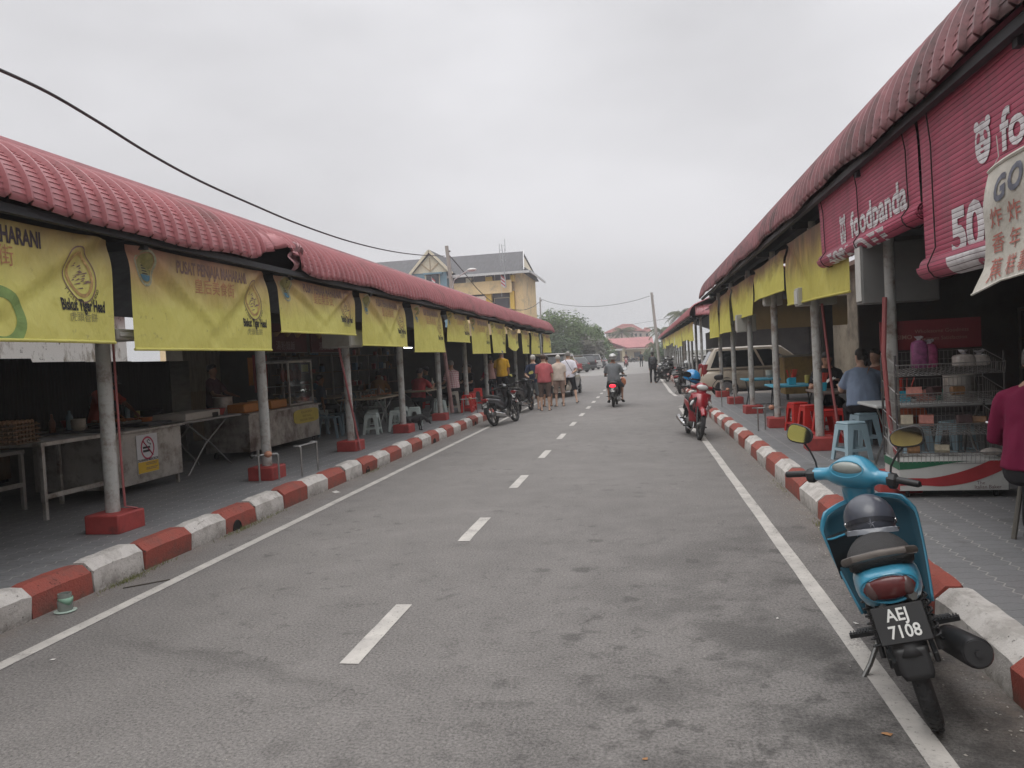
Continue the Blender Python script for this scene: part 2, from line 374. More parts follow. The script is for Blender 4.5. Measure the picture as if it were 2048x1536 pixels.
# index of the block 4.55-5.16 (red) decides the paint order
i0 = lb.index(4.55)
kerb('kerb_left', -4.29, 1, lb, (i0 % 2) == 1, holes=((7.27, .075), (11.12, .07), (15.0, .07), (18.9, .07)))
rb = [3.65, 4.47, 5.1, 5.75, 6.5, 7.44, 8.22, 9.05, 9.95]; rb = [3.65 - .8*k for k in range(10, 0, -1)] + [3.65, 4.58, 5.52, 6.48, 7.44, 8.22, 9.05, 9.75] + [9.75 + .7*k for k in range(1, 14)]
i0 = rb.index(7.44)
kerb('kerb_right', 1.58, -1, rb, (i0 % 2) == 0)
rb2 = [26.8 + .7*k for k in range(0, 80)]
kerb('kerb_right_far', 1.60, -1, rb2, True)
# rounded kerb end beside the side entrance
b = MB()
for k in range(7):
    a0, a1 = R(90 - k*13), R(90 - (k+1)*13)
    cx, cy, rr = 2.9, 18.95 + 1.35, 0
b = MB(); rnd = random.Random(5)
# grit, gravel and small litter along the kerb foot
def scatter(name, mt, cnt, fn, smin, smax, lab=None, cat=None):
    b = MB(); r = random.Random(cnt)
    for k in range(cnt):
        x_, y_ = fn(r); s_ = r.uniform(smin, smax); a = r.uniform(0, PI)
        b.T = Matrix.Translation((x_, y_, .004)) @ Matrix.Rotation(a, 4, 'Z')
        b.add([(-s_, -s_*.6, 0), (s_, -s_*.4, 0), (s_*.7, s_*.7, 0), (-s_*.8, s_*.5, 0), (0, 0, s_*.7)], [(0, 1, 4), (1, 2, 4), (2, 3, 4), (3, 0, 4)])
    b.T = Matrix(); return tag(b.build(name, mt, smooth=False), lab, cat, kind='stuff')
mat('grit', (.30, .28, .25), .9, var=.4, ns=20); mat('dead_leaf', (.22, .17, .08), .9, var=.4, ns=9)
mat('kerb_grass', (.16, .17, .06), .9, var=.4, ns=9)
scatter('road_grit', MATS['grit'], 900, lambda r: ((-4.29 + abs(r.gauss(0, .09)) + .01, r.uniform(2.5, 14)) if r.random() < .45 else (1.56 - abs(r.gauss(0, .14)), r.uniform(2.4, 13))), .003, .009, 'pale grit gathered at the kerb foot', 'grit')
scatter('road_grit', MATS['grit'], 160, lambda r: (r.uniform(-3.6, 1.5), 2.3 + 7*r.random()**1.5), .003, .007, 'tiny pale pebbles scattered over the asphalt', 'grit')
b = MB(); r = random.Random(11)
for cx, cy, cnt, sp_, px in ((-4.25, 5.45, 260, .16, 1), (-4.26, 5.85, 80, .15, 1), (-4.25, 7.3, 260, .22, 1), (-4.26, 8.0, 60, .2, 1), (1.55, 7.0, 140, .2, -1), (1.55, 6.35, 60, .12, -1), (1.55, 9.1, 60, .3, -1), (-4.26, 11.2, 90, .25, 1)):
    for k in range(cnt):
        x_ = cx + px*abs(r.gauss(0, .035)); y_ = cy + r.gauss(0, sp_); h = r.uniform(.012, .05); a = r.uniform(0, 2*PI); l = r.uniform(.01, .04)
        b.add([(x_ - .002, y_, .002), (x_ + .002, y_, .002), (x_ + l*math.cos(a), y_ + l*math.sin(a), h)], [(0, 1, 2)])
tag(b.build('kerb_grass', MATS['kerb_grass'], smooth=False), 'thin dry grass tufts growing at the kerb foot', 'grass', kind='stuff')
# ================================================================= MARKET SHELTERS
mat('roof_red', (.37, .135, .145), .38, var=.16, ns=2.5, bump=.1, bs=20, dirt=(.20, .10, .095), dth=.62, dsc=1.2, spec=.6)
mat('roof_red_old', (.30, .14, .15), .45, var=.2, ns=2.5, bump=.1, bs=20, dirt=(.13, .085, .085), dth=.52, dsc=2.2)
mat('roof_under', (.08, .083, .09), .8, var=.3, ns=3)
mat('post_grey', (.42, .42, .40), .55, var=.12, ns=5, dirt=(.15, .11, .08), dth=.55, dsc=5, bump=.1)
mat('post_red', (.32, .045, .04), .65, var=.15, ns=9, dirt=(.13, .03, .03), dth=.62, dsc=5, bump=.35, bs=18)
mat('dark_steel', (.02, .022, .026), .6, var=.3, ns=4)
mat('pipe_red', (.30, .085, .085), .5, var=.12, ns=6)
mat('pipe_steel', (.30, .30, .29), .35, .7, var=.2, ns=14)
mat('valve_clay', (.45, .21, .13), .6, var=.2, ns=20)
def shelter(name, label, X, sgn, y0, y1, zE, r, slope, run, post_ys, post_x, rib=.2, mt='roof_red', broken=None, hip_front=False, group=None, back=True):
    """long canopy. sgn=+1: eave faces +X (road on the +X side)"""
    root = thing(name, label, 'shelter', ((X - sgn*2), y0, 0), group=group); ox, oy = X - sgn*2, y0
    s = sgn; sl_ = R(slope); prof = []                         # profile points (distance inwards, height)
    cz = zE + .02; k = 13
    for i in range(k + 1):                                     # bullnose with stepped courses
        a = (PI/2 - sl_) * i / k; px = r - r*math.cos(a); pz = cz + r*math.sin(a)
        if i: prof.append((px + .006*math.cos(a), pz - .007*math.sin(a)))
        prof.append((px, pz))
    prof[0] = (0, zE)
    bx_, bz_ = prof[-1]
    for i in range(1, 9):
        t = run * i / 8; prof.append((bx_ + t*math.cos(sl_), bz_ + t*math.sin(sl_)))
    rx, rz_ = prof[-1]
    # normals for ribs
    P = [V(a, 0, b_) for a, b_ in prof]; N = []
    PS = []
    for i, q_ in enumerate(P):
        a_ = min(PI/2 - sl_, (PI/2 - sl_)*((i + 1)//2)/13) if i <= 26 else None
        PS.append(V(r - r*math.cos((PI/2 - sl_)*(i/2)/13) - .004, 0, cz + r*math.sin((PI/2 - sl_)*(i/2)/13) + .004) if i <= 26 else q_)
    for i in range(len(P)):
        d = (P[min(i+1, len(P)-1)] - P[max(i-1, 0)]).normalized(); N.append(V(-d.z, 0, d.x))
    ribh = [(0, 0), (.02, .0), (.16, .0), (.175, .028), (.2 - .008, .028)]
    cols = []; yy = y0; idx = 0; rr_ = random.Random(9); sag = lambda y: .022*math.sin(y*1.7) + .012*math.sin(y*4.1 + 1)
    while yy < y1:
        for o_, h_ in ((0, .0), (rib*.38, .003), (rib*.78, .0), (rib*.83, .030), (rib*.91, .030), (rib*.96, 0)):
            if yy + o_ <= y1: cols.append((yy + o_, h_))
        yy += rib
    b = MB(); vs_ = []; nP = len(P)
    for (yc, h_) in cols:
        endf = min(1, (y1 - yc)/.5, ) ; endf = math.sqrt(max(0, 1 - (1 - endf)**2)) if endf < 1 else 1
        for i in range(nP):
            p = (PS[i] if h_ > .01 else P[i]) + N[i] * h_; f = max(0, 1 - i/12)
            z_ = p.z; x_ = p.x
            z_ += sag(yc) * f
            if endf < 1: z_ = zE + (z_ - zE)*(.35 + .65*endf)
            lift = 0
            if broken:
                c_, w_ = broken; t = (yc - c_) / w_
                if -1 < t < 1 and i < 18:
                    q = (math.cos(PI*t)*.5 + .5) * (1 - i/18); z_ += q*.24 + .02*math.sin(yc*60)*q; x_ += q*.10 * math.sin(yc*23)
            vs_.append((X - s*x_ - ox, yc - oy, z_))
    fs = []
    for c_ in range(len(cols) - 1):
        for i in range(nP - 1):
            if broken:
                t = (cols[c_][0] - broken[0] - broken[1]*.25) / broken[1]
                if abs(t) < .30 and i < 15 * (1 - abs(t)/.30): continue
            a = c_*nP + i; fs.append((a, a + 1, a + nP + 1, a + nP))
    b.add(vs_, fs); b.build('roof_sheet', MATS[mt], root, smooth=True, ang=22, thick=.006)
    b = MB(); b.T = Matrix.Translation((-ox, -oy, 0))
    if back:                                                    # far slope
        b.add([(X - s*rx, y0, rz_), (X - s*rx, y1, rz_), (X - s*(2*rx), y1, zE + .3), (X - s*(2*rx), y0, zE + .3)], [(0, 1, 2, 3)])
        b.build('back_roof_sheet', MATS[mt], root, smooth=False, thick=.03)
    b = MB(); b.T = Matrix.Translation((-ox, -oy, 0))           # ridge capping
    b.tube([(X - s*rx, y0, rz_ + .01), (X - s*rx, y1, rz_ + .01)], .07, 8); b.build('ridge_cap', MATS[mt], root)
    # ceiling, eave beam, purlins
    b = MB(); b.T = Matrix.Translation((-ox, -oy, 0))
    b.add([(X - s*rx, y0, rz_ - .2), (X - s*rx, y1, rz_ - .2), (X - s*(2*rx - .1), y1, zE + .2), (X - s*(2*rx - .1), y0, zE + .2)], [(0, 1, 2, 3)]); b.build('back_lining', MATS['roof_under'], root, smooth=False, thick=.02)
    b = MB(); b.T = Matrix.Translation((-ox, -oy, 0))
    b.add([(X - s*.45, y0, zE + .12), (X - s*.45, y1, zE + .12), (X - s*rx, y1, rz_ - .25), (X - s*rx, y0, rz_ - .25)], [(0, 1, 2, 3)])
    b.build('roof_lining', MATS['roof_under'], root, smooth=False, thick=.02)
    b = MB(); b.T = Matrix.Translation((-ox, -oy, 0))
    px_ = post_x
    b.box(px_ - .05, px_ + .05, y0, y1, zE - .02, zE + .1)
    b.box(min(X - s*.05, X - s*.11), max(X - s*.05, X - s*.11), y0, y1, zE - .055, zE + .01)
    b.build('eave_beam', MATS['dark_steel'], root, smooth=False)
    for yp in post_ys:                                          # brackets
        b = MB(); b.T = Matrix.Translation((-ox, -oy, 0))
        b.bar((px_, yp, zE - .06), (X - s*.10, yp, zE - .06), .06, .09); b.bar((px_, yp, zE - .06), (X - s*(rx), yp, rz_ - .4), .06, .1)
        b.build('rafter', MATS['dark_steel'], root, smooth=False)
        b = MB(); b.T = Matrix.Translation((-ox, -oy, 0))
        lean = rr_.uniform(-.02, .02)
        b.tube([(px_ + lean, yp, PZ + .15), (px_, yp, zE - .02)], .066 if s > 0 else .057, 20); p = b.build('post', MATS['post_grey'], root)
        b = MB(); b.T = Matrix.Translation((-ox, -oy, 0)) @ Matrix.Translation((px_, yp, PZ)) @ Matrix.Rotation(rr_.uniform(-.06, .06), 4, 'Z')
        b.box(-.185, .185, -.19, .19, -.01, .18); b.build('footing', MATS['post_red'], p, bevel=.018, seg=2)
    return root
LP = [6.45 + 3.0*k for k in range(-5, 12)]
shelter('market_shelter', 'long red metal roofed food stall shelter along the left pavement, with a torn eave', -4.45, 1, -12, 39.6, 2.97, .55, 22.0, 3.9, LP, -5.08, broken=(9.0, .85))
RPs = [7.7 + 3.1*k for k in range(-6, 6)]
shelter('market_shelter', 'red roofed stall shelter nearest on the right, hung with pink blinds', 2.0, -1, -12, 25.5, 3.32, .67, 22, 4.2, RPs, 2.36, mt='roof_red_old', rib=.21)
FPs = [33.2 + 3.0*k for k in range(0, 18)]
shelter('market_shelter', 'farther red roofed stall shelter on the right, beyond the parked beige van', 2.05, -1, 31.8, 87, 3.05, .5, 22, 3.6, FPs, 2.6)
# torn strip of roof metal dangling from the damaged eave
b = MB(); ls_ = bpy.data.objects['market_shelter']; o_ = ls_.location
def tear(u, v):
    y_ = 9.42 + .22*u - .10*v + .05*math.sin(v*9 + u*4); x_ = -4.50 + .04*math.sin(v*11) + .05*u*math.sin(v*5) ; return V(x_ - o_.x, y_ - o_.y, 3.36 - .46*v*(1 - .25*abs(u - .4)) + .02*math.sin(u*17))
b.grid(tear, 8, 12); b.build('torn_flap', MATS['roof_red_old'], ls_, thick=.004, ang=20)
# cross eave facing the road mouth on the farther right shelter
b = MB(); prof = []
for i in range(9):
    a = PI/2*.75 * i/8; prof.append((.5 - .5*math.cos(a), 3.05 + .5*math.sin(a)))
ribs = []; q = 0
while q < 9.2: ribs += [(q, 0), (q + .13, 0), (q + .15, .02), (q + .19, .02)]; q += .2
b.add([(2.3 + q_, 31.78 + px - h_, pz) for q_, h_ in ribs for px, pz in prof], [(c_*9 + i, c_*9 + i + 1, c_*9 + 9 + i + 1, c_*9 + 9 + i) for c_ in range(len(ribs) - 1) for i in range(8)])
o = b.build('front_eave', MATS['roof_red'], None, ang=25, thick=.008)
o.parent = [x for x in bpy.data.objects if x.name == 'market_shelter.002'][0]; o.matrix_parent_inverse = Matrix.Translation(-Vector(o.parent.location))
# ================================================================= PEOPLE
def skinmat(name, col): return mat(name, col, .5, var=.08, ns=14, bump=.08, bs=60, spec=.4)
SK1 = skinmat('skin_tan', (.36, .20, .13)); SK2 = skinmat('skin_light', (.50, .32, .235)); SK3 = skinmat('skin_brown', (.24, .125, .08))
def cloth(name, col, **k): return mat(name, col, .85, var=.10, ns=7, bump=.35, bs=14, spec=.2, **k)
HAIRB = mat('hair_black', (.018, .015, .014), .55, var=.3, ns=40, bump=.6, bs=90); HAIRG = mat('hair_grey', (.22, .21, .20), .7, var=.3, ns=40, bump=.6, bs=90)
HAIRW = mat('hair_white', (.42, .40, .37), .7, var=.2, ns=40, bump=.6, bs=90)
SHOE = mat('sandal_black', (.025, .024, .024), .6, var=.2)
def remesh(mb, name, mt, parent, vox=.014, smooth=4, fold=0):
    o = mb.build(name, mt, None, smooth=False)
    md = o.modifiers.new('r', 'REMESH'); md.mode = 'VOXEL'; md.voxel_size = vox; md.adaptivity = 0
    if smooth:
        m2 = o.modifiers.new('s', 'SMOOTH'); m2.factor = .5; m2.iterations = smooth
    dg = DG(); dg.update(); me = bpy.data.meshes.new_from_object(o.evaluated_get(dg)); old = o.data; o.modifiers.clear(); o.data = me; bpy.data.meshes.remove(old); me.name = name
    me.materials.clear(); me.materials.append(mt if not isinstance(mt, (list, tuple)) else mt[0]); me.shade_smooth(); o.parent = parent
    if fold:
        for v in me.vertices:
            c_ = v.co; k_ = noise.noise(V(c_.x*9, c_.y*9, c_.z*5.5)) + .5*noise.noise(V(c_.x*19 + 7, c_.y*19, c_.z*11)); v.co += v.normal * (k_*fold)
    return o
def ring(c, a, b, ax, ay, n=14): return [c + ax*(a*math.cos(2*PI*j/n)) + ay*(b*math.sin(2*PI*j/n)) for j in range(n)]
def limb(mb, pts, n=12):
    """pts: list of (Vector, radius) or (Vector, ra, rb)"""
    mb.tube([tuple(p[0]) for p in pts], [p[1] for p in pts], n)
    for p in (pts[0], pts[-1]): mb.ell(tuple(p[0]), (p[1]*.98,)*3, 10, 7)
def person(label, loc, face, h=1.68, pose='stand', skin=SK1, top=None, bottom=None, hair=HAIRB, hairlen='short', arms=None, legs=None, lean=0., twist=0, headturn=0, headtilt=0, fat=1.0,
           sleeves='short', shorts='short', shoes=SHOE, group=None, vox=.014, seat=.45, base=PZ, extra=None, skirt_hem=None, loose=1.0, female=False, parent_loc=None, cap=None, bend=0, eyes=False):
    """face = heading angle in degrees, 0 looks along +Y, positive turns left (towards -X)"""
    S = h / 1.70; root = thing('person', label, 'person', loc, R(face), group)
    U = Vector((0, 0, 1)); hipz = {'stand': .925*S, 'sit': seat + .10, 'ride': seat + .10}[pose]
    hip = V(0, 0, hipz); lr = R(lean)                     # lean forward
    sp = V(0, math.sin(lr), math.cos(lr)); lr2 = lr + R(bend); sp2 = V(0, math.sin(lr2), math.cos(lr2))
    waist = hip + sp*.17*S; chest = waist + (sp+sp2).normalized()*.19*S; neckb = chest + sp2*.155*S; hd = R(headtilt)
    sph = V(math.sin(hd)*.0, math.sin(lr2*.5 + hd), math.cos(lr2*.5 + hd)); neckt = neckb + (sp2+sph).normalized()*.075*S; headc = neckt + sph*.10*S
    RX = V(1, 0, 0); F = lambda u: u.cross(RX) * -1      # forward of a spine direction
    def fw(u): return RX.cross(u) * -1 if RX.cross(u).y < 0 else RX.cross(u)
    shw = (.185 if not female else .165)*S*(.5 + .5*fat); hpw = .088*S
    # default limb directions (unit): body frame x right, y forward
    A = arms or [((-.12, .02, -1), (-.05, .12, -1)), ((.12, .02, -1), (.05, .12, -1))]
    if legs: Lg = legs
    elif pose == 'stand': Lg = [((-.07, .02, -1), (0, -.03, -1)), ((.07, -.02, -1), (0, -.03, -1))]
    else: Lg = [((-.22, 1, -.06), (0, -.08, -1)), ((.22, 1, -.06), (0, -.08, -1))]
    body = MB(); f = fat
    # torso
    tor = [(hip - sp*.07*S, .115*f, .095*f), (hip, .155*f, .115*f), (waist - sp*.05*S, .145*f, .105*f + .02*(f-1)), (waist + sp*.03*S, .135*f, .10*f), (chest, .155*(.6+.4*f), .11*(.6+.4*f)), (chest + sp2*.08*S, .165*(.7+.3*f), .10), (neckb - sp2*.01, .12, .075), (neckb + sp2*.03, .062, .06)]
    body.loft([ring(c, a*S, b_*S, RX, fw(sp2 if i > 3 else sp), 18) for i, (c, a, b_) in enumerate(tor)])
    limb(body, [(neckb - sp2*.03*S, .058*S), (neckt + sph*.03*S, .052*S)], 12)
    # head (turned about the neck)
    ht = R(headturn); hx = V(math.cos(ht), math.sin(ht), 0); hf = sph.cross(hx) * 1
    if hf.y * math.cos(ht) < 0 and abs(headturn) < 90: hf = -hf
    hf = hf.normalized(); hx = hf.cross(sph).normalized(); HM = Matrix((hx, hf, sph)).transposed().to_4x4(); HT = Matrix.Translation(headc) @ HM
    T0 = body.T; body.T = HT
    hp = [(-.115, .030, .035, .035), (-.10, .046, .052, .028), (-.075, .060, .072, .018), (-.04, .068, .086, .008), (0, .074, .094, .0), (.035, .077, .098, -.004), (.07, .070, .090, -.006), (.095, .052, .068, -.008), (.112, .026, .034, -.01)]
    body.loft([[V(a*S*math.cos(t), (c_ + b_*math.sin(t))*S, z_*S) for t in [2*PI*j/18 for j in range(18)]] for z_, a, b_, c_ in hp])
    body.loft([[V(a*math.cos(t)*S, (yc + b_*math.sin(t))*S, z_*S) for t in [2*PI*j/8 for j in range(8)]] for z_, a, b_, yc in ((.022, .008, .010, .088), (-.005, .013, .018, .098), (-.024, .018, .018, .098), (-.032, .012, .01, .09))])   # nose
    for sx in (-1, 1): body.ell((sx*.080*S, -.008*S, -.002*S), (.010*S, .020*S, .032*S), 8, 6)             # ears
    body.ell((0, .083*S, -.058*S), (.026*S, .014*S, .010*S), 8, 6)                                         # lips
    body.ell((0, .072*S, .028*S), (.055*S, .024*S, .012*S), 10, 6)                                         # brow
    body.T = T0
    for sx in (-1, 1): limb(body, [(neckt - sph*.03*S + RX*sx*.02*S, .04*S), (neckb - sp2*.03*S + RX*sx*.09*S, .045*S), (neckb - sp2*.065*S + RX*sx*.16*S, .046*S)])
    # arms
    shp = []; hands = []
    for i, sx in enumerate((-1, 1)):
        u = V(*A[i][0]).normalized(); w_ = V(*A[i][1]).normalized(); sh = neckb - sp2*.072*S + RX*sx*shw*.96; el = sh + u*.29*S; wr = el + w_*.25*S
        limb(body, [(sh - RX*sx*.02*S, .050*S), (sh + u*.06*S, .050*S*(.7+.3*f)), (sh + u*.20*S, .042*S), (el, .036*S), (el + w_*.07*S, .038*S), (wr, .025*S)])
        # hand: palm, four fingers, thumb
        hx2 = w_.cross(V(0, 0, 1) if abs(w_.z) < .9 else V(0, 1, 0)).normalized(); palm_n = hx2.cross(w_).normalized()
        side = hx2
        hc = wr + w_*.045*S
        pm = Matrix((side, w_, palm_n)).transposed(); body.ell(tuple(hc), (.040*S, .052*S, .017*S), 10, 7, pm)
        curl = A[i][2] if len(A[i]) > 2 else .35
        for q, (off, ln_) in enumerate(((-.030, .062), (-.010, .074), (.010, .070), (.029, .054))):
            p0 = wr + w_*.078*S + side*off*S; p1 = p0 + (w_*math.cos(curl) - palm_n*math.sin(curl)) * ln_*.5*S; p2 = p1 + (w_*math.cos(2*curl) - palm_n*math.sin(2*curl)) * ln_*.5*S
            body.tube([tuple(p0 - w_*.02*S), tuple(p1), tuple(p2)], [.0095*S, .009*S, .0075*S], 6)
        p0 = wr + w_*.03*S - side*sx*.030*S; p1 = p0 + (w_*.6 - side*sx*.7 - palm_n*.25).normalized()*.035*S; p2 = p1 + (w_*.9 - side*sx*.2 - palm_n*.3).normalized()*.028*S
        body.tube([tuple(p0), tuple(p1), tuple(p2)], [.012*S, .010*S, .008*S], 6)
        shp.append((sh, u, el, w_, wr)); hands.append(wr + w_*.08*S)
    # legs
    lgp = []
    for i, sx in enumerate((-1, 1)):
        u = V(*Lg[i][0]).normalized(); w_ = V(*Lg[i][1]).normalized(); hj = hip + RX*sx*hpw - sp*.02*S; kn = hj + u*.42*S; an = kn + w_*.41*S
        limb(body, [(hj, .088*S*f), (hj + u*.14*S, .080*S*f), (kn - u*.05*S, .055*S), (kn, .051*S), (kn + w_*.11*S - fw(w_)*0, .052*S), (kn + w_*.27*S, .036*S), (an, .031*S)])
        ft = V(0, 1, 0) if abs(w_.y) < .97 else V(0, 0, 1); toe = (ft - w_*ft.dot(w_)).normalized(); toe = (V(toe.x, toe.y, 0) if pose != 'ride' else toe).normalized(); toe = (toe + RX*sx*.18).normalized()
        heel = an + w_*.055*S - toe*.035*S; ftp = an + w_*.065*S + toe*.15*S
        limb(body, [(heel, .030*S), (an + w_*.045*S + toe*.05*S, .033*S), (ftp, .022*S)], 10)
        lgp.append((hj, u, kn, w_, an, toe))
    bo = remesh(body, 'body', skin, root, vox)
    if eyes:
        for sx in (-1, 1):
            eb = MB(); eb.T = HT; eb.ell((sx*.031*S, .080*S, .012*S), (.013*S, .010*S, .0055*S), 8, 5); e_ = eb.build('eye', HAIRB, root)
            eb = MB(); eb.T = HT; eb.ell((sx*.032*S, .081*S, .036*S), (.018*S, .012*S, .0035*S), 8, 5); eb.build('eyebrow', HAIRB, root)
    # hair
    if hair:
        hb = MB(); hb.T = HT; hs_ = {'short': 1.0, 'bald': .0}.get(hairlen, 1)
        if hairlen != 'bald':
            lo = {'short': -.03, 'bun': -.05, 'long': -.05}[hairlen]
            rings = []
            for z_, a, b_, c_ in [(lo, .074, .052, -.040), (0, .081, .078, -.022), (.035, .084, .096, -.012), (.07, .078, .098, -.008), (.098, .060, .080, -.010), (.120, .030, .042, -.012)]:
                rings.append([V(a*S*math.cos(t), (c_ + b_*math.sin(t))*S, z_*S + (.012*S if math.sin(t) > .5 and z_ > .03 else 0)) for t in [2*PI*j/18 for j in range(18)]])
            hb.loft(rings)
            if hairlen == 'bun': hb.ell((0, -.10*S, -.03*S), (.04*S, .04*S, .045*S)); hb.ell((0, -.105*S, -.09*S), (.032*S, .025*S, .06*S))
            if hairlen == 'long': hb.loft([[V(a*S*math.cos(t), (c_ + b_*math.sin(t))*S, z_*S) for t in [2*PI*j/14 for j in range(14)]] for z_, a, b_, c_ in ((.03, .075, .06, -.03), (-.05, .078, .045, -.055), (-.13, .085, .035, -.07), (-.17, .07, .025, -.07))])
            remesh(hb, 'hair', hair, root, .010, 2)
    if cap:
        hb = MB(); hb.T = HT
        r_ = .118*S if cap[1] == 'helmet' else .095*S
        if cap[1] == 'helmet':
            hb.lathe([(r_*math.cos(a)*1.0, r_*1.02*math.sin(a)) for a in [R(q) for q in (-38, -30, -15, 0, 15, 30, 45, 60, 75, 88)]], 22, (0, -.012*S, .022*S), sy=1.14)
            hb.build('helmet', cap[0], root)
            vb_ = MB(); vb_.T = HT; vb_.lathe([(r_*1.02, -.012), (r_*1.035, 0), (r_*1.02, .012)], 22, (0, -.012*S, .03*S), sy=1.14); vb_.build('helmet_band', mat('helmet_band', (.06, .06, .06), .5), root)
        else:
            hb.lathe([(.090*S, .035*S), (.089*S, .07*S), (.075*S, .105*S), (.03*S, .125*S)], 18, (0, -.005*S, 0), sy=1.2); hb.box(-.06*S, .06*S, .08*S, .17*S, .037*S, .045*S); hb.build('cap', cap[0], root)
    # shirt
    if top:
        c = MB(); k = .018 * loose; ff = f
        hem = hip - sp*(.06 if pose == 'stand' else .02)*S
        tr = [(hem, .165*f + k, .125*f + k), (hip + sp*.05*S, .160*f + k, .125*f + k), (waist, .15*f + k, .118*f + k + .02*(f-1)), (chest, .165*(.6+.4*f) + k*.6, .120*(.6+.4*f) + k*.6), (chest + sp2*.09*S, .178*(.7+.3*f), .112), (neckb - sp2*.012*S, .13, .085), (neckb + sp2*.024*S, .070, .068)]
        rr_ = random.Random(len(label)); rg = []
        for i, (cc, a, b_) in enumerate(tr):
            q = ring(cc, a*S, b_*S, RX, fw(sp2 if i > 2 else sp), 20)
            if i < 3: q = [p + RX*rr_.uniform(-.006, .006) + V(0, rr_.uniform(-.008, .008), rr_.uniform(-.006, .006)) for p in q]
            rg.append(q)
        c.loft(rg)
        for (sh, u, el, w_, wr) in shp:
            sxs = 1 if sh.x > 0 else -1
            if sleeves == 'none': limb(c, [(sh - RX*sxs*.05*S, .062*S), (sh + u*.01*S, .058*S)])
            elif sleeves == 'short': c.tube([tuple(sh - RX*sxs*.045*S), tuple(sh + u*.03*S), tuple(sh + u*.12*S), tuple(sh + u*.22*S)], [.050*S, .058*S*(.6+.4*f), .060*S*(.6+.4*f), .066*S*(.6+.4*f)], 14); limb(c, [(neckb - sp2*.005*S + RX*sxs*.07*S, .040*S), (neckb - sp2*.05*S + RX*sxs*.15*S, .050*S), (sh + RX*sxs*.012*S, .052*S)])
            else: limb(c, [(neckb - sp2*.005*S + RX*sxs*.07*S, .040*S), (neckb - sp2*.05*S + RX*sxs*.15*S, .050*S), (sh, .055*S)]); limb(c, [(sh - RX*sxs*.045*S, .052*S), (sh + u*.03*S, .060*S), (sh + u*.16*S, .057*S), (el, .052*S), (el + w_*.10*S, .047*S), (wr - w_*.01*S, .038*S)])
        remesh(c, 'shirt', top, root, vox, 5, .011)
    if bottom:
        c = MB()
        c.loft([ring(cc, a*S, b_*S, RX, fw(sp), 18) for cc, a, b_ in ((hip - sp*.10*S, .13*f, .11*f), (hip - sp*.03*S, .168*f, .130*f), (hip + sp*.06*S, .160*f, .122*f))])
        for (hj, u, kn, w_, an, toe) in lgp:
            if shorts == 'short': limb(c, [(hj, .100*S*f), (hj + u*.14*S, .098*S*f), (hj + u*.30*S, .088*S)]) if pose != 'stand' else c.tube([tuple(hj + u*.0), tuple(hj + u*.12*S), tuple(hj + u*.26*S), tuple(hj + u*.37*S)], [.097*S*f, .096*S*f, .088*S*f, .088*S*f], 14)
            elif shorts == 'knee': c.tube([tuple(hj), tuple(hj + u*.14*S), tuple(kn - u*.08*S), tuple(kn), tuple(kn + w_*.06*S)], [.098*S*f, .094*S*f, .075*S, .074*S, .078*S], 14)
            else: limb(c, [(hj, .098*S*f), (hj + u*.14*S, .090*S*f), (kn - u*.05*S, .068*S), (kn, .064*S), (kn + w_*.12*S, .060*S), (an, .053*S)])
        remesh(c, {'short': 'shorts', 'knee': 'shorts', 'long': 'trousers'}[shorts], bottom, root, vox, 4, .008)
    if shoes:
        for (hj, u, kn, w_, an, toe) in lgp:
            c = MB(); sd = toe.cross(w_).normalized(); b0 = an + w_*.085*S - toe*.075*S
            pl = [(0, .030), (.03, .036), (.10, .034), (.18, .044), (.235, .038), (.26, .018)]
            c.loft([[b0 + toe*t*S + sd*q*a*S - w_*hh for q, hh in ((-1, 0), (1, 0), (1, .02), (-1, .02))] for t, a in pl])
            c.tube([tuple(an + toe*.10*S + sd*.045*S + w_*.07*S), tuple(an + toe*.09*S + w_*.02*S), tuple(an + toe*.10*S - sd*.045*S + w_*.07*S)], .016*S, 6)
            c.build('sandal', shoes, root)
    root['_h'] = [tuple(x) for x in hands]; del root['_h']
    return root, dict(hands=hands, head=headc, HT=HT, neckb=neckb, sh=[q[0] for q in shp], waist=waist, S=S, hip=hip)
def strap(root, info, side, mt, name='bag_strap', bag=None):
    """cross-body strap from one shoulder to the opposite hip, standing off the shirt"""
    b = MB(); S = info['S']; n_ = info['neckb']; h_ = info['hip']; pts = []
    top = n_ + V(side*.09*S, 0, .02*S); bot = V(-side*.19*S, 0, h_.z + .02)
    for sgn in (1, -1):
        seg = []
        for i in range(7):
            t = i/6; p = top.lerp(bot, t); p = V(p.x, p.y + sgn*(.135*S)*math.sin(PI*min(max(t*.9+.08, 0), 1))**.5 + (n_.y*(1-t) + h_.y*t)*0, p.z); seg.append(tuple(p))
        pts += seg if sgn == 1 else seg[::-1]
    b.tube(pts, .014, 6, closed=True, sq=.5); b.build(name, mt, root)
# ================================================================= MOPEDS
TYRE = mat('tyre_rubber', (.020, .020, .021), .75, var=.35, ns=12, bump=.5, bs=60)
BLK = mat('black_plastic', (.018, .018, .019), .45, var=.3, ns=8, bump=.05); SEATM = mat('seat_black', (.020, .019, .019), .7, var=.25, ns=30, bump=.5, bs=220)
CHR = mat('chrome', (.55, .55, .55), .22, .95, var=.15, ns=20); STL = mat('dull_metal', (.17, .17, .165), .45, .8, var=.35, ns=14)
LENS = mat('clear_lens', (.55, .56, .55), .12, var=.08, spec=.8); REDL = mat('red_lens', (.20, .012, .012), .15, var=.1, spec=.8); MIRR = mat('mirror_glass', (.75, .75, .72), .03, 1.0, var=.02)
AMB = mat('amber_lens', (.5, .16, .02), .2, var=.1); PLW = mat('plate_white', (.62, .62, .60), .6, var=.1); PLB = mat('plate_black', (.014, .014, .015), .5, var=.2)
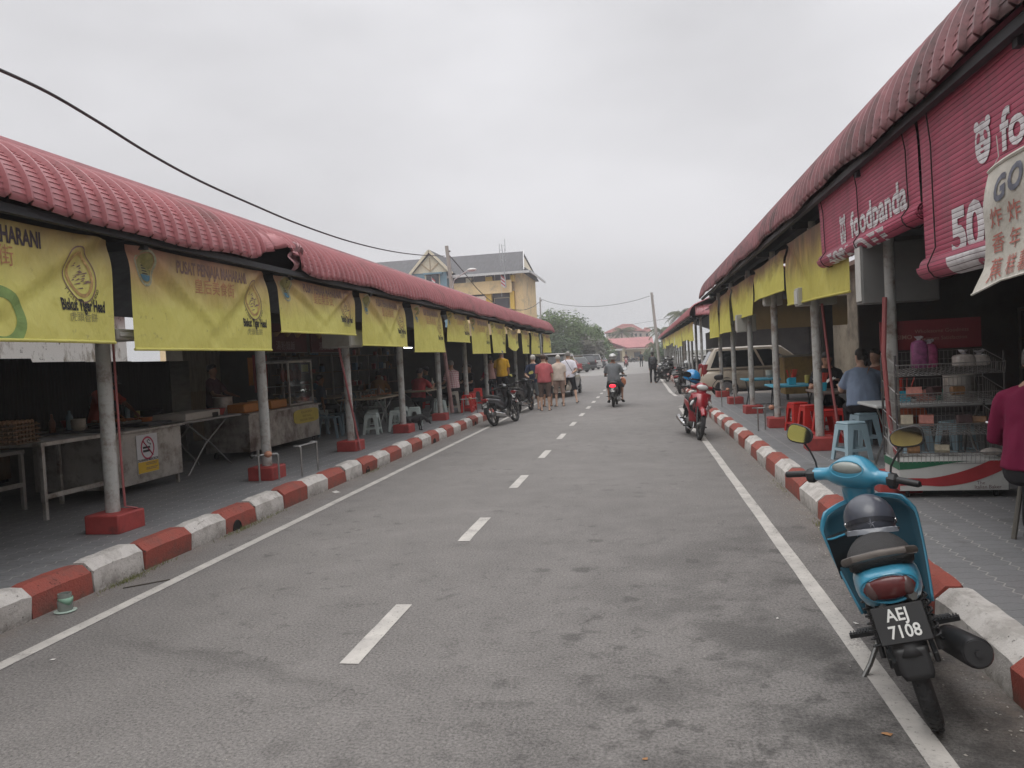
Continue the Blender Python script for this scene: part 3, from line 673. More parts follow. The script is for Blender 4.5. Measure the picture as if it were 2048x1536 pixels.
def paintm(name, col, **k): return mat(name, col, .28, var=.08, ns=5, spec=.6, coat=.5, **k)
def moped(label, loc, rz, lean, body, accent=None, plate=None, style='round', group=None, spokes=True, helm=None, rack=False, mirrors=True, stand=True, seatm=None, taill=REDL, sh=None, steer=0, lit=False, mt=(-6, -6)):
    root = thing('moped', label, 'moped', loc, group=group); root.rotation_mode = 'YXZ'
    root.rotation_euler = (0, lean, rz); root.rotation_mode = 'XYZ'
    root.rotation_euler = (Matrix.Rotation(rz, 4, 'Z') @ Matrix.Rotation(lean, 4, 'Y')).to_euler()
    ac = accent or body; sh = sh or body; RY, FY, WR = -.62, .61, .285; sport = style == 'sport'
    def wheel(y, name='wheel', drum=.06):
        b = MB(); ax = Matrix.Rotation(PI/2, 3, 'Y')
        prof = []
        for i in range(13):
            a = 2*PI*i/12; prof.append(V(.243 + .042*math.cos(a), .036*math.sin(a)))
        rings = [[V(q[1], y + q[0]*math.cos(t), WR + q[0]*math.sin(t)) for q in prof[:-1]] for t in [2*PI*k/36 for k in range(36)]]
        b.loft(rings, closed=True)
        for k in range(72):                                   # tread blocks
            t = 2*PI*k/72; s_ = 1 if k % 2 else -1; c_ = V(s_*.014, y + .279*math.cos(t), WR + .283*math.sin(t))
            b.cbox(c_, (.020, .011, .008), Matrix.Rotation(t - PI/2, 3, 'X') @ Matrix.Rotation(s_*.5, 3, 'Z'))
        ty = b.build('wheel', TYRE, root, ang=50)
        b = MB(); rings = [[V(q[0], y + q[1]*math.cos(t), WR + q[1]*math.sin(t)) for q in ((-.022, .224), (.022, .224), (.018, .206), (-.018, .206))] for t in [2*PI*k/36 for k in range(36)]]
        b.loft(rings, closed=True)
        if spokes:
            for k in range(28):
                t = 2*PI*k/28; s_ = 1 if k % 2 else -1; t2 = t + s_*.5
                b.tube([(s_*.03, y + .05*math.cos(t2), WR + .05*math.sin(t2)), (0, y + .21*math.cos(t), WR + .21*math.sin(t))], .0022, 4)
        else:
            for k in range(5):
                t = 2*PI*k/5 + .3
                for dt in (-.12, .12): b.bar((0, y + .04*math.cos(t), WR + .04*math.sin(t)), (0, y + .212*math.cos(t + dt), WR + .212*math.sin(t + dt)), .022, .012, (1, 0, 0))
        b.build('rim', CHR if spokes else STL, ty)
        b = MB(); b.lathe([(.03, -.055), (drum, -.045), (drum, .03), (.035, .045), (.02, .075)], 20, (0, y, WR), ax); b.build('hub', STL, ty)
    wheel(RY, drum=.065); wheel(FY, drum=.055)
    # fork, front fender
    b = MB()
    for s in (-1, 1): b.tube([(s*.068, FY, WR), (s*.068, FY - .03, WR + .10), (s*.06, FY - .16, .64), (s*.03, .40, .80)], [.019, .021, .017, .02], 10)
    b.build('fork', STL if not sport else BLK, root)
    b = MB(); A0, A1 = (R(20), R(150)) if not sport else (R(35), R(165)); rr = .315; ring_ = []
    for k in range(17):
        t = A0 + (A1 - A0)*k/16; hw = .062 * (.55 + .45*math.sin(PI*min(1, max(0, (k + 1.5)/17)))**.5); row = []
        for j in range(9):
            q = (j - 4)/4; row.append((q*hw, FY + (rr - .03*q*q)*math.cos(t), WR + (rr - .055*q*q + .012)*math.sin(t)))
        ring_.append(row)
    b.add([p for r_ in ring_ for p in r_], [(i*9 + j, i*9 + j + 1, i*9 + 10 + j, i*9 + 9 + j) for i in range(16) for j in range(8)])
    b.build('front_fender', body, root, thick=.005, ang=60)
    # leg shield
    def shw(v): return .252 - .075*v**1.6 - .115*max(0, .16 - v)**1.2*4
    b = MB(); ZT, ZB = (.80, .30) if sport else (.79, .24)
    b.grid(lambda u, v: ((2*u - 1)*shw(v)*(1 if not sport else .82), .385 - .10*v - .10*abs(2*u - 1)**2.2 + .02*math.sin(PI*v), ZT + (ZB - ZT)*v + .03*(1 - abs(2*u-1)**2)*(1 - v)), 16, 14)
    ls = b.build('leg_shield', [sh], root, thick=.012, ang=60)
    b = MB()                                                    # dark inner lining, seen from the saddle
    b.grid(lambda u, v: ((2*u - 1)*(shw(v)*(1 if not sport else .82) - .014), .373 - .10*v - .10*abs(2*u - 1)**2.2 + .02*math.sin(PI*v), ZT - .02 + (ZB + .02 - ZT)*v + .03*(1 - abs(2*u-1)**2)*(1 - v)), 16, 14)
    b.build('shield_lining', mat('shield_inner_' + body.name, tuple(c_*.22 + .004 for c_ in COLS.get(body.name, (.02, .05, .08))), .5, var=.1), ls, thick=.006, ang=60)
    if not sport:
        b = MB(); b.loft([[V(x_, y_, z_) for x_, y_ in ((-.225, .262 - d), (-.075, .34 - d), (-.075, .352), (-.225, .285))] for z_, d in ((.66, .075), (.60, .07), (.46, .02), (.42, .0))]); b.build('glove_pocket', BLK, ls)
        b = MB(); b.tube([(-.222, .20, .662), (-.19, .185, .664), (-.085, .262, .664)], .006, 6); b.build('pocket_lip', sh, ls)
    # front cover
    b = MB()
    if sport:
        def fc(u, v):
            hw = .185*(1 - .55*v)*(1 + .15*math.sin(PI*v)); q = 2*u - 1
            return (q*hw, .50 - .02*v - .10*q*q - .10*(1 - v)**2 + .03*math.sin(PI*v), .86 - .40*v - .03*q*q)
        b.grid(fc, 12, 12); f_ = b.build('front_cowl', ac, root, thick=.01, ang=50)
        for s in (-1, 1):                                       # side wings with silver flashes and a lamp
            b = MB(); b.grid(lambda u, v: (s*(.10 + .115*u - .05*v*u), .47 - .16*u - .03*v, .78 - .10*u - .30*v + .14*u*v), 8, 8); w_ = b.build('side_cowl', BLK if s == 1 else ac, root, thick=.012, ang=50)
            for q in (0, 1): b = MB(); b.bar((s*(.09 + .035*q), .497 - .03*q, .55 + .02*q), (s*(.165 + .03*q), .42 - .03*q, .74 - .01*q), .006, .010); b.build('flash_stripe', CHR, w_)
            b = MB(); b.ell((s*.165, .425, .66), (.028, .03, .062), 10, 8, Matrix.Rotation(-s*.5, 3, 'Y')); b.build('turn_lamp', LENS, w_)
    else:
        b.loft([[V(hw*math.cos(t), yc + d*math.sin(t), z_) for t in [2*PI*j/16 for j in range(16)]] for z_, hw, yc, d in ((.90, .075, .36, .06), (.80, .085, .40, .07), (.66, .07, .44, .06), (.52, .055, .43, .05), (.46, .03, .40, .03))]); b.build('front_cover', body, root)
    # steering head: neck, cowl, grips
    b = MB(); HZ, HY = .955, .30
    b.loft([[V(hw*math.cos(t), yc + d*math.sin(t), z_) for t in [2*PI*j/16 for j in range(16)]] for z_, hw, yc, d in ((.70, .055, .37, .05), (.80, .070, .355, .055), (.88, .090, .335, .06), (.94, .11, .31, .06))]); b.build('neck', body, root)
    b = MB(); rings = []
    for i in range(23):
        x_ = -.205 + .41*i/22; q = abs(x_)/.205; rz_ = (.036 + .056*max(0, 1 - (q/.66)**2.2)) if not sport else (.034 + .045*max(0, 1 - (q/.62)**2.2)); ry_ = .036 + .066*max(0, 1 - (q/.7)**2); zc = HZ + .012*max(0, 1 - (q/.6)**2) - .006*q; yc = HY - .03*q**2 + .015*(1 - q)
        rings.append([V(x_, yc + ry_*math.cos(t), zc + rz_*math.sin(t)) for t in [2*PI*j/20 for j in range(20)]])
    b.loft(rings); hcowl = b.build('handlebar_cowl', body, root, ang=60)
    b = MB(); rot = Matrix.Rotation(R(-38), 3, 'X')
    b.ell((0, HY - .066, HZ + .046), (.086, .030, .040), 24, 8, Matrix.Rotation(R(25), 3, 'X')); b.build('speedometer_lens', mat('dial_lens', (.30, .32, .30), .15, var=.1) if not sport else BLK, hcowl)
    b = MB(); b.tube([(.089*math.cos(t), HY - .088 + .018*math.sin(t), HZ + .046 + .042*math.sin(t)) for t in [2*PI*k/28 for k in range(28)]], .0035, 6, closed=True); b.build('lens_trim', ac if not sport else BLK, hcowl)
    b = MB(); b.ell((0, HY + .085, HZ + .0), (.078 if not sport else .105, .045, .055), 20, 10); b.build('headlight', LENS, hcowl)
    if not sport:
        for s in (-1, 1): b = MB(); b.ell((s*.105, HY - .045, HZ + .022), (.006, .006, .006), 8, 6); b.build('screw', BLK, hcowl)
    for s in (-1, 1):
        b = MB(); b.loft([[V(s*x_, HY - .03 + ry_*math.cos(t) - k_, HZ - .008 - zz + rz_*math.sin(t)) for t in [2*PI*j/8 + PI/8 for j in range(8)]] for x_, ry_, rz_, k_, zz in ((.195, .036, .036, 0, 0), (.205, .042, .044, 0, .004), (.235, .042, .042, .005, .006), (.245, .026, .026, .008, .0))]); b.build('switch_box', BLK, root, ang=30)
        b = MB(); b.tube([(s*.24, HY - .04, HZ - .006), (s*.26, HY - .043, HZ - .006), (s*.355, HY - .065, HZ - .012), (s*.362, HY - .067, HZ - .012)], [.020, .0185, .0185, .014], 12)
        b.build('grip', BLK, root)
        b = MB(); b.tube([(s*.21, HY + .02, HZ - .02), (s*.27, HY + .045, HZ - .03), (s*.345, HY - .005, HZ - .035)], .006, 6); b.build('brake_lever', BLK, root)
        if mirrors:
            b = MB(); mx_, my_, mz_ = s*.29, HY + .0, HZ + .215
            b.tube([(s*.20, HY - .01, HZ + .02), (s*.205, HY - .01, HZ + .06), (s*.235, HY - .005, HZ + .12), (s*.27, HY, HZ + .165)], .0058, 6)
            st_ = b.build('mirror_stem', BLK, root)
            T = Matrix.Translation((mx_, my_, mz_)) @ Matrix.Rotation(s*-.22, 4, 'Y') @ Matrix.Rotation(R(mt[s > 0]), 4, 'X') @ Matrix.Rotation(s*.16, 4, 'Z')
            def sup(a, b_, y_, e_=.72): return [V(a*(abs(math.cos(t))**e_)*(1 if math.cos(t) > 0 else -1), y_, b_*(abs(math.sin(t))**e_)*(1 if math.sin(t) > 0 else -1)*(1 + .18*s*math.cos(t))) for t in [2*PI*j/24 for j in range(24)]]
            b = MB(); b.T = T; b.loft([sup(.080, .050, -.006), sup(.084, .054, 0), sup(.074, .046, .018), sup(.03, .02, .028)]); b.build('mirror', BLK, root)
            b = MB(); b.T = T; b.loft([sup(.076, .046, -.0065), sup(.076, .046, -.0085)]); b.build('mirror_glass', MIRR, bpy.data.objects[[o for o in bpy.data.objects if o.name.startswith('mirror') and o.parent == root and 'stem' not in o.name][-1].name])
    # underbone tunnel, side covers, tail
    b = MB(); b.loft([[V(hw*math.cos(t), yc + d*math.sin(t)*.5, zc + d*math.sin(t)) for t in [2*PI*j/14 for j in range(14)]] for yc, zc, hw, d in ((.34, .62, .05, .07), (.22, .50, .055, .075), (.08, .44, .06, .08), (-.06, .47, .07, .09))]); b.build('frame_cover', sh, root)
    b = MB(); rings = []
    for yc, zt, zb, hw in ((.0, .60, .40, .075), (-.10, .665, .38, .105), (-.25, .69, .42, .122), (-.42, .70, .50, .130), (-.56, .715, .53, .135), (-.68, .725, .545, .130), (-.76, .725, .555, .118), (-.815, .715, .575, .098), (-.845, .695, .60, .07)):
        zc = (zt + zb)/2; hz = (zt - zb)/2
        rings.append([V(hw*(abs(math.cos(t))**.6)*(1 if math.cos(t) > 0 else -1), yc - .035*(math.sin(t) < 0)*abs(math.sin(t))*(-1 if yc < -.6 else 0), zc + hz*(abs(math.sin(t))**.8)*(1 if math.sin(t) > 0 else -1)) for t in [2*PI*j/22 for j in range(22)]])
    b.loft(rings); tailb = b.build('rear_cowl', body, root, ang=60)
    # tail lamp
    b = MB(); b.ell((0, -.838, .668), (.100, .030, .052), 24, 10, Matrix.Rotation(R(14), 3, 'X'))
    tl = b.build('tail_light', taill if not lit else mat('tail_lit', (.5, .01, .02), .3, emit=(1, .02, .04, 2.0)), root)
    if not sport:
        b = MB(); b.tube([(.108*math.cos(t), -.846 - .010*math.sin(t) + .03*math.cos(t)**2, .668 + .060*math.sin(t)) for t in [2*PI*k/30 for k in range(30)]], .006, 6, closed=True); b.build('lamp_trim', body, tl)
        for s in (-1, 1): b = MB(); b.ell((s*.066, -.841, .668), (.027, .0245, .040), 14, 8); b.build('turn_lens', mat('smoky_lens', (.085, .05, .048), .15, var=.1), tl)
    # saddle
    b = MB(); rings = []
    for yc, zt, hw, th in ((-.02, .665, .05, .03), (-.06, .705, .078, .05), (-.16, .745, .10, .07), (-.28, .765, .118, .08), (-.40, .785, .130, .085), (-.52, .800, .135, .085), (-.62, .803, .132, .08), (-.69, .795, .118, .06), (-.725, .775, .08, .03)):
        rings.append([V(hw*math.cos(t)*(1 if math.sin(t) > 0 else 1.04), yc, zt - th + (th*max(math.sin(t), -.5) if True else 0)) for t in [2*PI*j/20 for j in range(20)]])
    b.loft(rings); b.build('seat', seatm or SEATM, root, ang=60)
    b = MB(); gp = [(-.118, -.50, .715), (-.145, -.60, .735), (-.142, -.70, .762), (-.10, -.765, .785), (0, -.785, .795), (.10, -.765, .785), (.142, -.70, .762), (.145, -.60, .735), (.118, -.50, .715)]
    b.tube(gp, .013 if not sport else .010, 8, sq=1.3); b.build('grab_rail', mat('worn_rail', (.10, .085, .075), .4, .3, var=.3, ns=12) if not sport else STL, root)
    # rear fender and plate
    b = MB(); b.grid(lambda u, v: ((2*u - 1)*(.075 - .012*v), -.80 - .12*v - .01*math.sin(PI*v)*1 + .03*(2*u-1)**2, .60 - .16*v - .03*v*v), 8, 8)
    b.build('rear_fender', BLK, root, thick=.012, ang=50)
    b = MB(); b.grid(lambda u, v: ((2*u - 1)*(.062 - .02*max(0, v - .8)*3), -.905 - .022*v, .445 - .12*v), 6, 6); b.build('mud_flap', BLK, root, thick=.008)
    pl = MB(); PT = Matrix.Translation((0, -.885, .535)) @ Matrix.Rotation(R(-20), 4, 'X'); pl.T = PT; pw, ph = (.098, .074)
    pl.box(-pw, pw, -.012, -.002, -ph, ph); po = pl.build('number_plate', PLB, root, bevel=.004)
    if plate:
        b = MB(); b.T = PT
        for i, line in enumerate(plate):
            put_text(b, line, lambda x_, z_, i=i: (x_ + (-.006 if i == 0 else .004), -.0145, z_ + (.034 if i == 0 else -.031)), .068, bold=.0012, sx=.88)
        b.build('plate_lettering', PLW, po, smooth=False)
    b = MB(); b.tube([(-.03, -.80, .60), (-.055, -.87, .60)], .012, 6); b.build('plate_bracket', STL, root); b = MB(); b.tube([(.05, -.80, .61), (.075, -.85, .625)], .02, 6); b.build('plate_bracket', STL, root)
    # shocks
    for s in (-1, 1):
        b = MB(); p0 = V(s*.115, -.60, .30); p1 = V(s*.105, -.50, .60)
        b.tube([tuple(p0), tuple(p1)], .012, 8); hel = []
        for k in range(64):
            t = k/63; c_ = p0.lerp(p1, .12 + .8*t); hel.append((c_.x + .025*math.cos(t*2*PI*8), c_.y + .025*math.sin(t*2*PI*8), c_.z))
        b.tube(hel, .0055, 5); b.build('shock_absorber', BLK, root)
    # engine, swing arm, chain case, exhaust
    b = MB(); b.ell((0, .02, .27), (.13, .15, .11), 14, 8); b.cbox((0, .17, .33), (.13, .20, .12), Matrix.Rotation(R(12), 3, 'X'))
    for k in range(6): b.cbox((0, .11 + k*.025, .32 + k*.005), (.155, .008, .145), Matrix.Rotation(R(12), 3, 'X'))
    b.lathe([(.09, 0), (.095, .02), (.07, .04)], 16, (-.10, -.02, .28), Matrix.Rotation(-PI/2, 3, 'Y')); b.lathe([(.09, 0), (.095, .02), (.07, .04)], 16, (.10, -.02, .28), Matrix.Rotation(PI/2, 3, 'Y'))
    b.build('engine', STL, root)
    b = MB()
    for s in (-1, 1): b.bar((s*.09, -.05, .32), (s*.09, -.64, .285), .022, .045)
    b.build('swing_arm', BLK, root, bevel=.004)
    b = MB(); b.loft([[V(-.075 + dx, y_, z_) for dx, z_ in ((-.012, .285 + h_), (.012, .285 + h_), (.012, .285 - h_), (-.012, .285 - h_))] for y_, h_ in ((.0, .05), (-.3, .045), (-.62, .06), (-.70, .03))]); b.build('chain_case', BLK if not sport else STL, root, bevel=.004)
    b = MB(); b.tube([(.06, .26, .30), (.07, .28, .20), (.09, .18, .14), (.135, -.05, .17), (.15, -.22, .20)], .017, 8)
    e1 = V(.155, -.20, .205); e2 = V(.178, -.80, .30) if sport else V(.235, -.74, .315); er = .052 if sport else .057
    b.tube([tuple(e1), tuple(e1.lerp(e2, .08)), tuple(e1.lerp(e2, .2)), tuple(e1.lerp(e2, .97)), tuple(e2)], [.025, .045, er + .006, er + .006, er - .002], 20); b.build('exhaust', BLK if not sport else CHR, root)
    b = MB(); dv = (e2 - e1).normalized(); b.tube([tuple(e2 - dv*.004), tuple(e2 + dv*.006)], [er - .003, er - .006], 20); b.tube([tuple(e2), tuple(e2 + dv*.02)], .014, 8); b.build('exhaust_tip', BLK if not sport else STL, root)
    for s in (-1, 1):
        b = MB(); b.tube([(s*.10, -.28, .30), (s*.14, -.30, .31)], .012, 6); b.bar((s*.13, -.30, .31), (s*.24, -.31, .315), .028, .020)
        for k in range(7): b.bar((s*(.15 + k*.013), -.30, .326), (s*(.156 + k*.013), -.30, .326), .032, .006)
        b.build('footpeg', BLK, root)
        b = MB(); b.tube([(s*.06, .06, .20), (s*.22, .06, .20)], .014, 8); b.build('front_footpeg', BLK, root)
    if stand:
        b = MB(); b.tube([(-.09, -.05, .24), (-.20, -.16, .11), (-.30, -.22, .012)], [.014, .012, .012], 8); b.cbox((-.31, -.23, .008), (.05, .07, .010)); b.build('side_stand', STL, root)
    if steer:
        MS = Matrix.Translation((0, .36, .80)) @ Matrix.Rotation(R(steer), 4, V(0, -math.sin(R(27)), math.cos(R(27)))) @ Matrix.Translation((0, -.36, -.80))
        def rec(o): o.data.transform(MS); [rec(c_) for c_ in o.children]
        fronts = [c_ for c_ in root.children if c_.name.split('.')[0] in ('fork', 'front_fender', 'neck', 'handlebar_cowl', 'switch_box', 'grip', 'brake_lever', 'mirror_stem', 'mirror')] + [[c_ for c_ in root.children if c_.name.startswith('wheel')][-1]]
        for c_ in fronts: rec(c_)
    if rack:
        b = MB(); z0 = .62
        for k in range(5): b.tube([(-.08 + k*.04, .42, .78), (-.08 + k*.04, .10, .74)], .005, 5)
        b.build('basket_bars', BLK, root)
    return root
COLS = {}
def pc(name, col): COLS[name] = col; return paintm(name, col)
BLUE = pc('moped_blue', (.045, .245, .37)); REDP = pc('moped_red', (.26, .010, .018)); BLKP = pc('moped_black', (.022, .023, .026))
# ================================================================= CARS
GLS = mat('car_glass', (.020, .024, .026), .06, var=.05, spec=.9); TRIM = mat('car_trim', (.03, .03, .032), .5, var=.2); RIMM = mat('alloy_rim', (.33, .33, .34), .3, .8, var=.2)
def car(label, cat, name, loc, rz, paint, L=4.1, W=1.66, H=1.66, belt=.98, hood=.95, wb=2.6, kind='mpv', group=None, plate=None, lamps='tall', lamp_h=None, detail=True, bar=None):
    root = thing(name, label, cat, loc, rz, group); hw = W/2; y0, y1 = -L/2, L/2
    def sec(y, w_, zb, zt, e=.34):
        out = []
        for j in range(24):
            t = 2*PI*j/24; c_, s_ = math.cos(t), math.sin(t); out.append(V(w_*(abs(c_)**e)*(1 if c_ > 0 else -1) * (1 - .05*max(0, s_)), y, (zt+zb)/2 + (zt-zb)/2*(abs(s_)**(.5))*(1 if s_ > 0 else -1)))
        return out
    b = MB()
    if kind in ('mpv', 'suv'):
        st = [(y0, hw*.86, .36, .78), (y0 + .04, hw*.95, .28, belt - .02), (y0 + .25, hw, .24, belt + .02), (-.2, hw, .22, belt), (y1 - 1.15, hw, .22, belt - .01), (y1 - .75, hw*.99, .22, hood), (y1 - .25, hw*.94, .22, hood - .10), (y1 - .05, hw*.82, .24, hood - .24), (y1, hw*.7, .30, .58)]
    else:
        st = [(y0, hw*.84, .34, .80), (y0 + .05, hw*.93, .27, belt - .02), (y0 + .4, hw*.99, .22, belt + .02), (-.2, hw, .20, belt), (y1 - 1.3, hw, .20, belt - .02), (y1 - .8, hw*.98, .20, hood), (y1 - .2, hw*.90, .20, hood - .14), (y1, hw*.74, .28, .55)]
    b.loft([sec(*q) for q in st]); body = b.build('body', paint, root, ang=50)
    # greenhouse
    if kind == 'mpv': g0, g1, r0, r1, hr = y0 + .06, y1 - .72, y0 + .42, y1 - 1.55, hw - .20
    elif kind == 'suv': g0, g1, r0, r1, hr = y0 + .05, y1 - 1.05, y0 + .35, y1 - 1.75, hw - .17
    elif kind == 'hatch': g0, g1, r0, r1, hr = y0 + .12, y1 - .95, y0 + .6, y1 - 1.65, hw - .2
    else: g0, g1, r0, r1, hr = y0 + .55, y1 - 1.05, y0 + 1.15, y1 - 1.85, hw - .22
    hb = hw - .055
    zb = belt - .03
    def P(side, s_, t):      # side panels; s along the length, t up
        ya = g0 + (r0 - g0)*t; yb = g1 + (r1 - g1)*t; bulge = .02*math.sin(PI*t)
        return V(side*(hb + (hr - hb)*t + bulge), ya + (yb - ya)*s_, zb + (H - .05 - zb)*t)
    b = MB(); rings = []
    for t in (0, .35, .7, .93, 1.0):
        ya = g0 + (r0 - g0)*t; yb = g1 + (r1 - g1)*t; w_ = hb + (hr - hb)*t + .02*math.sin(PI*t); z_ = zb + (H - .05 - zb)*t; cr = .10
        ring_ = []
        for cx, cy, a0 in ((w_ - cr, yb - cr, 0), (-w_ + cr, yb - cr, 90), (-w_ + cr, ya + cr, 180), (w_ - cr, ya + cr, 270)):
            for k in range(4): a = R(a0 + k*30); ring_.append(V(cx + cr*math.cos(a), cy + cr*math.sin(a), z_))
        rings.append(ring_)
    rings.append([V(p.x*.86, (p.y - (r0 + r1)/2)*.9 + (r0 + r1)/2, H - .012) for p in rings[-1]]); rings.append([V(p.x*.5, (p.y - (r0 + r1)/2)*.5 + (r0 + r1)/2, H) for p in rings[-1]])
    b.loft(rings); roof = b.build('cabin', paint, root, ang=40)
    # side windows
    if kind == 'mpv': wins = [(.045, .285), (.30, .575), (.59, .93)]
    elif kind == 'suv': wins = [(.06, .30), (.33, .60), (.63, .90)]
    else: wins = [(.12, .46), (.50, .86)]
    for side in (-1, 1):
        for i, (a, c_) in enumerate(wins):
            b = MB(); aa = a + (.02 if i == 0 else 0)
            pts = [(aa, .09), (c_, .09), (c_ - (.13 if i == len(wins)-1 and kind != 'x' else 0), .90), (a + .02, .90)]
            q = [P(side, s_, t) for s_, t in pts]; n_ = V(side*.012, 0, .003)
            b.add([p + n_ for p in q] + [p - n_ for p in q], [(0, 1, 2, 3), (7, 6, 5, 4), (0, 4, 5, 1), (1, 5, 6, 2), (2, 6, 7, 3), (3, 7, 4, 0)]); b.build('window', GLS, roof, bevel=.02, seg=2)
        if detail:
            for s_ in ((.29, .57) if kind != 'sedan' else (.48,)):
                y_ = P(1, s_, 0).y; b = MB(); b.box(min(side*(hw - .012), side*(hw + .002)), max(side*(hw - .012), side*(hw + .002)), y_ - .004, y_ + .004, .34, belt - .06); b.build('door_gap', TRIM, body)
                b = MB(); b.cbox((side*(hw + .012), y_ - .28 + .42, belt - .17), (.025, .16, .028)); b.build('door_handle', paint, body, bevel=.008)
            b = MB(); b.box(min(side*(hw - .03), side*(hw + .004)), max(side*(hw - .03), side*(hw + .004)), -wb/2 + .35, wb/2 - .35, .20, .27); b.build('sill', TRIM, body)
            b = MB(); b.ell((side*(hw + .08), g1 - .42, belt + .05), (.09, .05, .07), 12, 8); b.build('wing_mirror', paint, body)
    # rear window, windscreen
    b = MB()
    for (yb_, yt_, nm, dy) in ((g0, r0, 'rear_window', -.012), (g1, r1, 'windscreen', .012)):
        b = MB(); q = []
        for t, w_ in ((.10, hb - .13), (.90, hr - .10)):
            y_ = yb_ + (yt_ - yb_)*t; z_ = zb + (H - .05 - zb)*t; q.append((w_, y_, z_))
        (w1, ya, za), (w2, yb2, zb2) = q
        b.add([(-w1, ya + dy, za), (w1, ya + dy, za), (w2, yb2 + dy, zb2), (-w2, yb2 + dy, zb2), (-w1, ya - dy, za), (w1, ya - dy, za), (w2, yb2 - dy, zb2), (-w2, yb2 - dy, zb2)], [(0, 1, 2, 3), (7, 6, 5, 4), (0, 4, 5, 1), (1, 5, 6, 2), (2, 6, 7, 3), (3, 7, 4, 0)])
        b.build(nm, GLS, roof, bevel=.02, seg=2)
    if kind in ('mpv', 'suv'):
        b = MB(); b.add([(-hr + .02, r0 + .02, H - .03), (hr - .02, r0 + .02, H - .03), (hr - .06, r0 - .13, H - .045), (-hr + .06, r0 - .13, H - .045), (-hr + .02, r0 + .02, H - .055), (hr - .02, r0 + .02, H - .055), (hr - .06, r0 - .13, H - .062), (-hr + .06, r0 - .13, H - .062)], [(0, 1, 2, 3), (7, 6, 5, 4), (0, 4, 5, 1), (1, 5, 6, 2), (2, 6, 7, 3), (3, 7, 4, 0)]); b.build('roof_spoiler', paint, roof, bevel=.01)
    # wheels in dark arches
    for side in (-1, 1):
        for y_ in (-wb/2 + .02, wb/2 + .02):
            b = MB(); ax = Matrix.Rotation(side*PI/2, 3, 'Y'); wr = .315
            b.lathe([(.36, -.02), (.375, .0), (.355, .008), (.30, .008)], 28, (side*(hw - .012), y_, wr + .01), ax); b.build('wheel_arch', TRIM, body)
            b = MB(); b.lathe([(wr - .05, -.10), (wr - .01, -.09), (wr, -.02), (wr - .02, .018), (wr - .07, .022), (wr - .09, .0)], 28, (side*(hw - .01), y_, wr), ax); t_ = b.build('wheel', TYRE, root, ang=50)
            b = MB(); b.lathe([(.225, .0), (.225, .024), (.205, .026), (.19, .010), (.05, .012), (.045, .026), (.0, .028)], 28, (side*(hw - .01), y_, wr), ax)
            for k in range(7): a = 2*PI*k/7; b.bar((side*(hw + .008), y_ + .04*math.cos(a), wr + .04*math.sin(a)), (side*(hw + .008), y_ + .205*math.cos(a), wr + .205*math.sin(a)), .014, .045, (1, 0, 0))
            b.build('rim', RIMM, t_)
    # rear lamps, front lamps, bumpers, plates
    for side in (-1, 1):
        b = MB(); lh = {'tall': (.74, 1.14), 'wide': (.72, .92), 'mid': (.78, 1.08)}[lamps]; lw = {'tall': .13, 'wide': .30, 'mid': .17}[lamps]
        xo = hw*.965; b.add([(side*(xo - lw), y0 - .012, lh[0]), (side*xo*.975, y0 + .05, lh[0]), (side*(xo - .03), y0 + .09, lh[1]), (side*(xo - lw), y0 + .035, lh[1]), (side*(xo - lw), y0 + .2, lh[0]), (side*(xo*.975), y0 + .17, lh[0]), (side*(xo - .03), y0 + .21, lh[1]), (side*(xo - lw), y0 + .3, lh[1])], [(0, 1, 2, 3), (7, 6, 5, 4), (0, 4, 5, 1), (1, 5, 6, 2), (2, 6, 7, 3), (3, 7, 4, 0)])
        b.build('tail_light', mat('tail_glass', (.22, .012, .015), .15, var=.1, spec=.8), body, bevel=.012)
        b = MB(); b.ell((side*hw*.68, y1 - .12, hood - .24), (.17, .12, .075), 14, 8); b.build('headlight', LENS, body)
    b = MB(); b.loft([sec(y0 - .05, hw*.86, .30, .50, .5), sec(y0 - .02, hw*.95, .24, .56, .5), sec(y0 + .30, hw*1.006, .23, .55, .5)]); b.build('rear_bumper', paint if kind != 'suv' else bar or paint, body, ang=40)
    b = MB(); b.cbox((0, y0 - .052, .42), (W*.7, .03, .06)); b.build('bumper_strip', TRIM, body, bevel=.005)
    b = MB(); b.cbox((0, y1 - .02, .50), (W*.6, .06, .14)); b.build('grille', TRIM, body, bevel=.01)
    pz_ = .70 if kind == 'sedan' or kind == 'hatch' else .76
    b = MB(); b.cbox((0, y0 - .022, pz_), (.42, .02, .12)); pl = b.build('number_plate', PLB, body, bevel=.004)
    if plate:
        b = MB(); put_text(b, plate, lambda x_, z_: (x_, y0 - .036, pz_ + z_), .10, bold=.001); b.build('plate_lettering', PLW, pl, smooth=False)
    return root
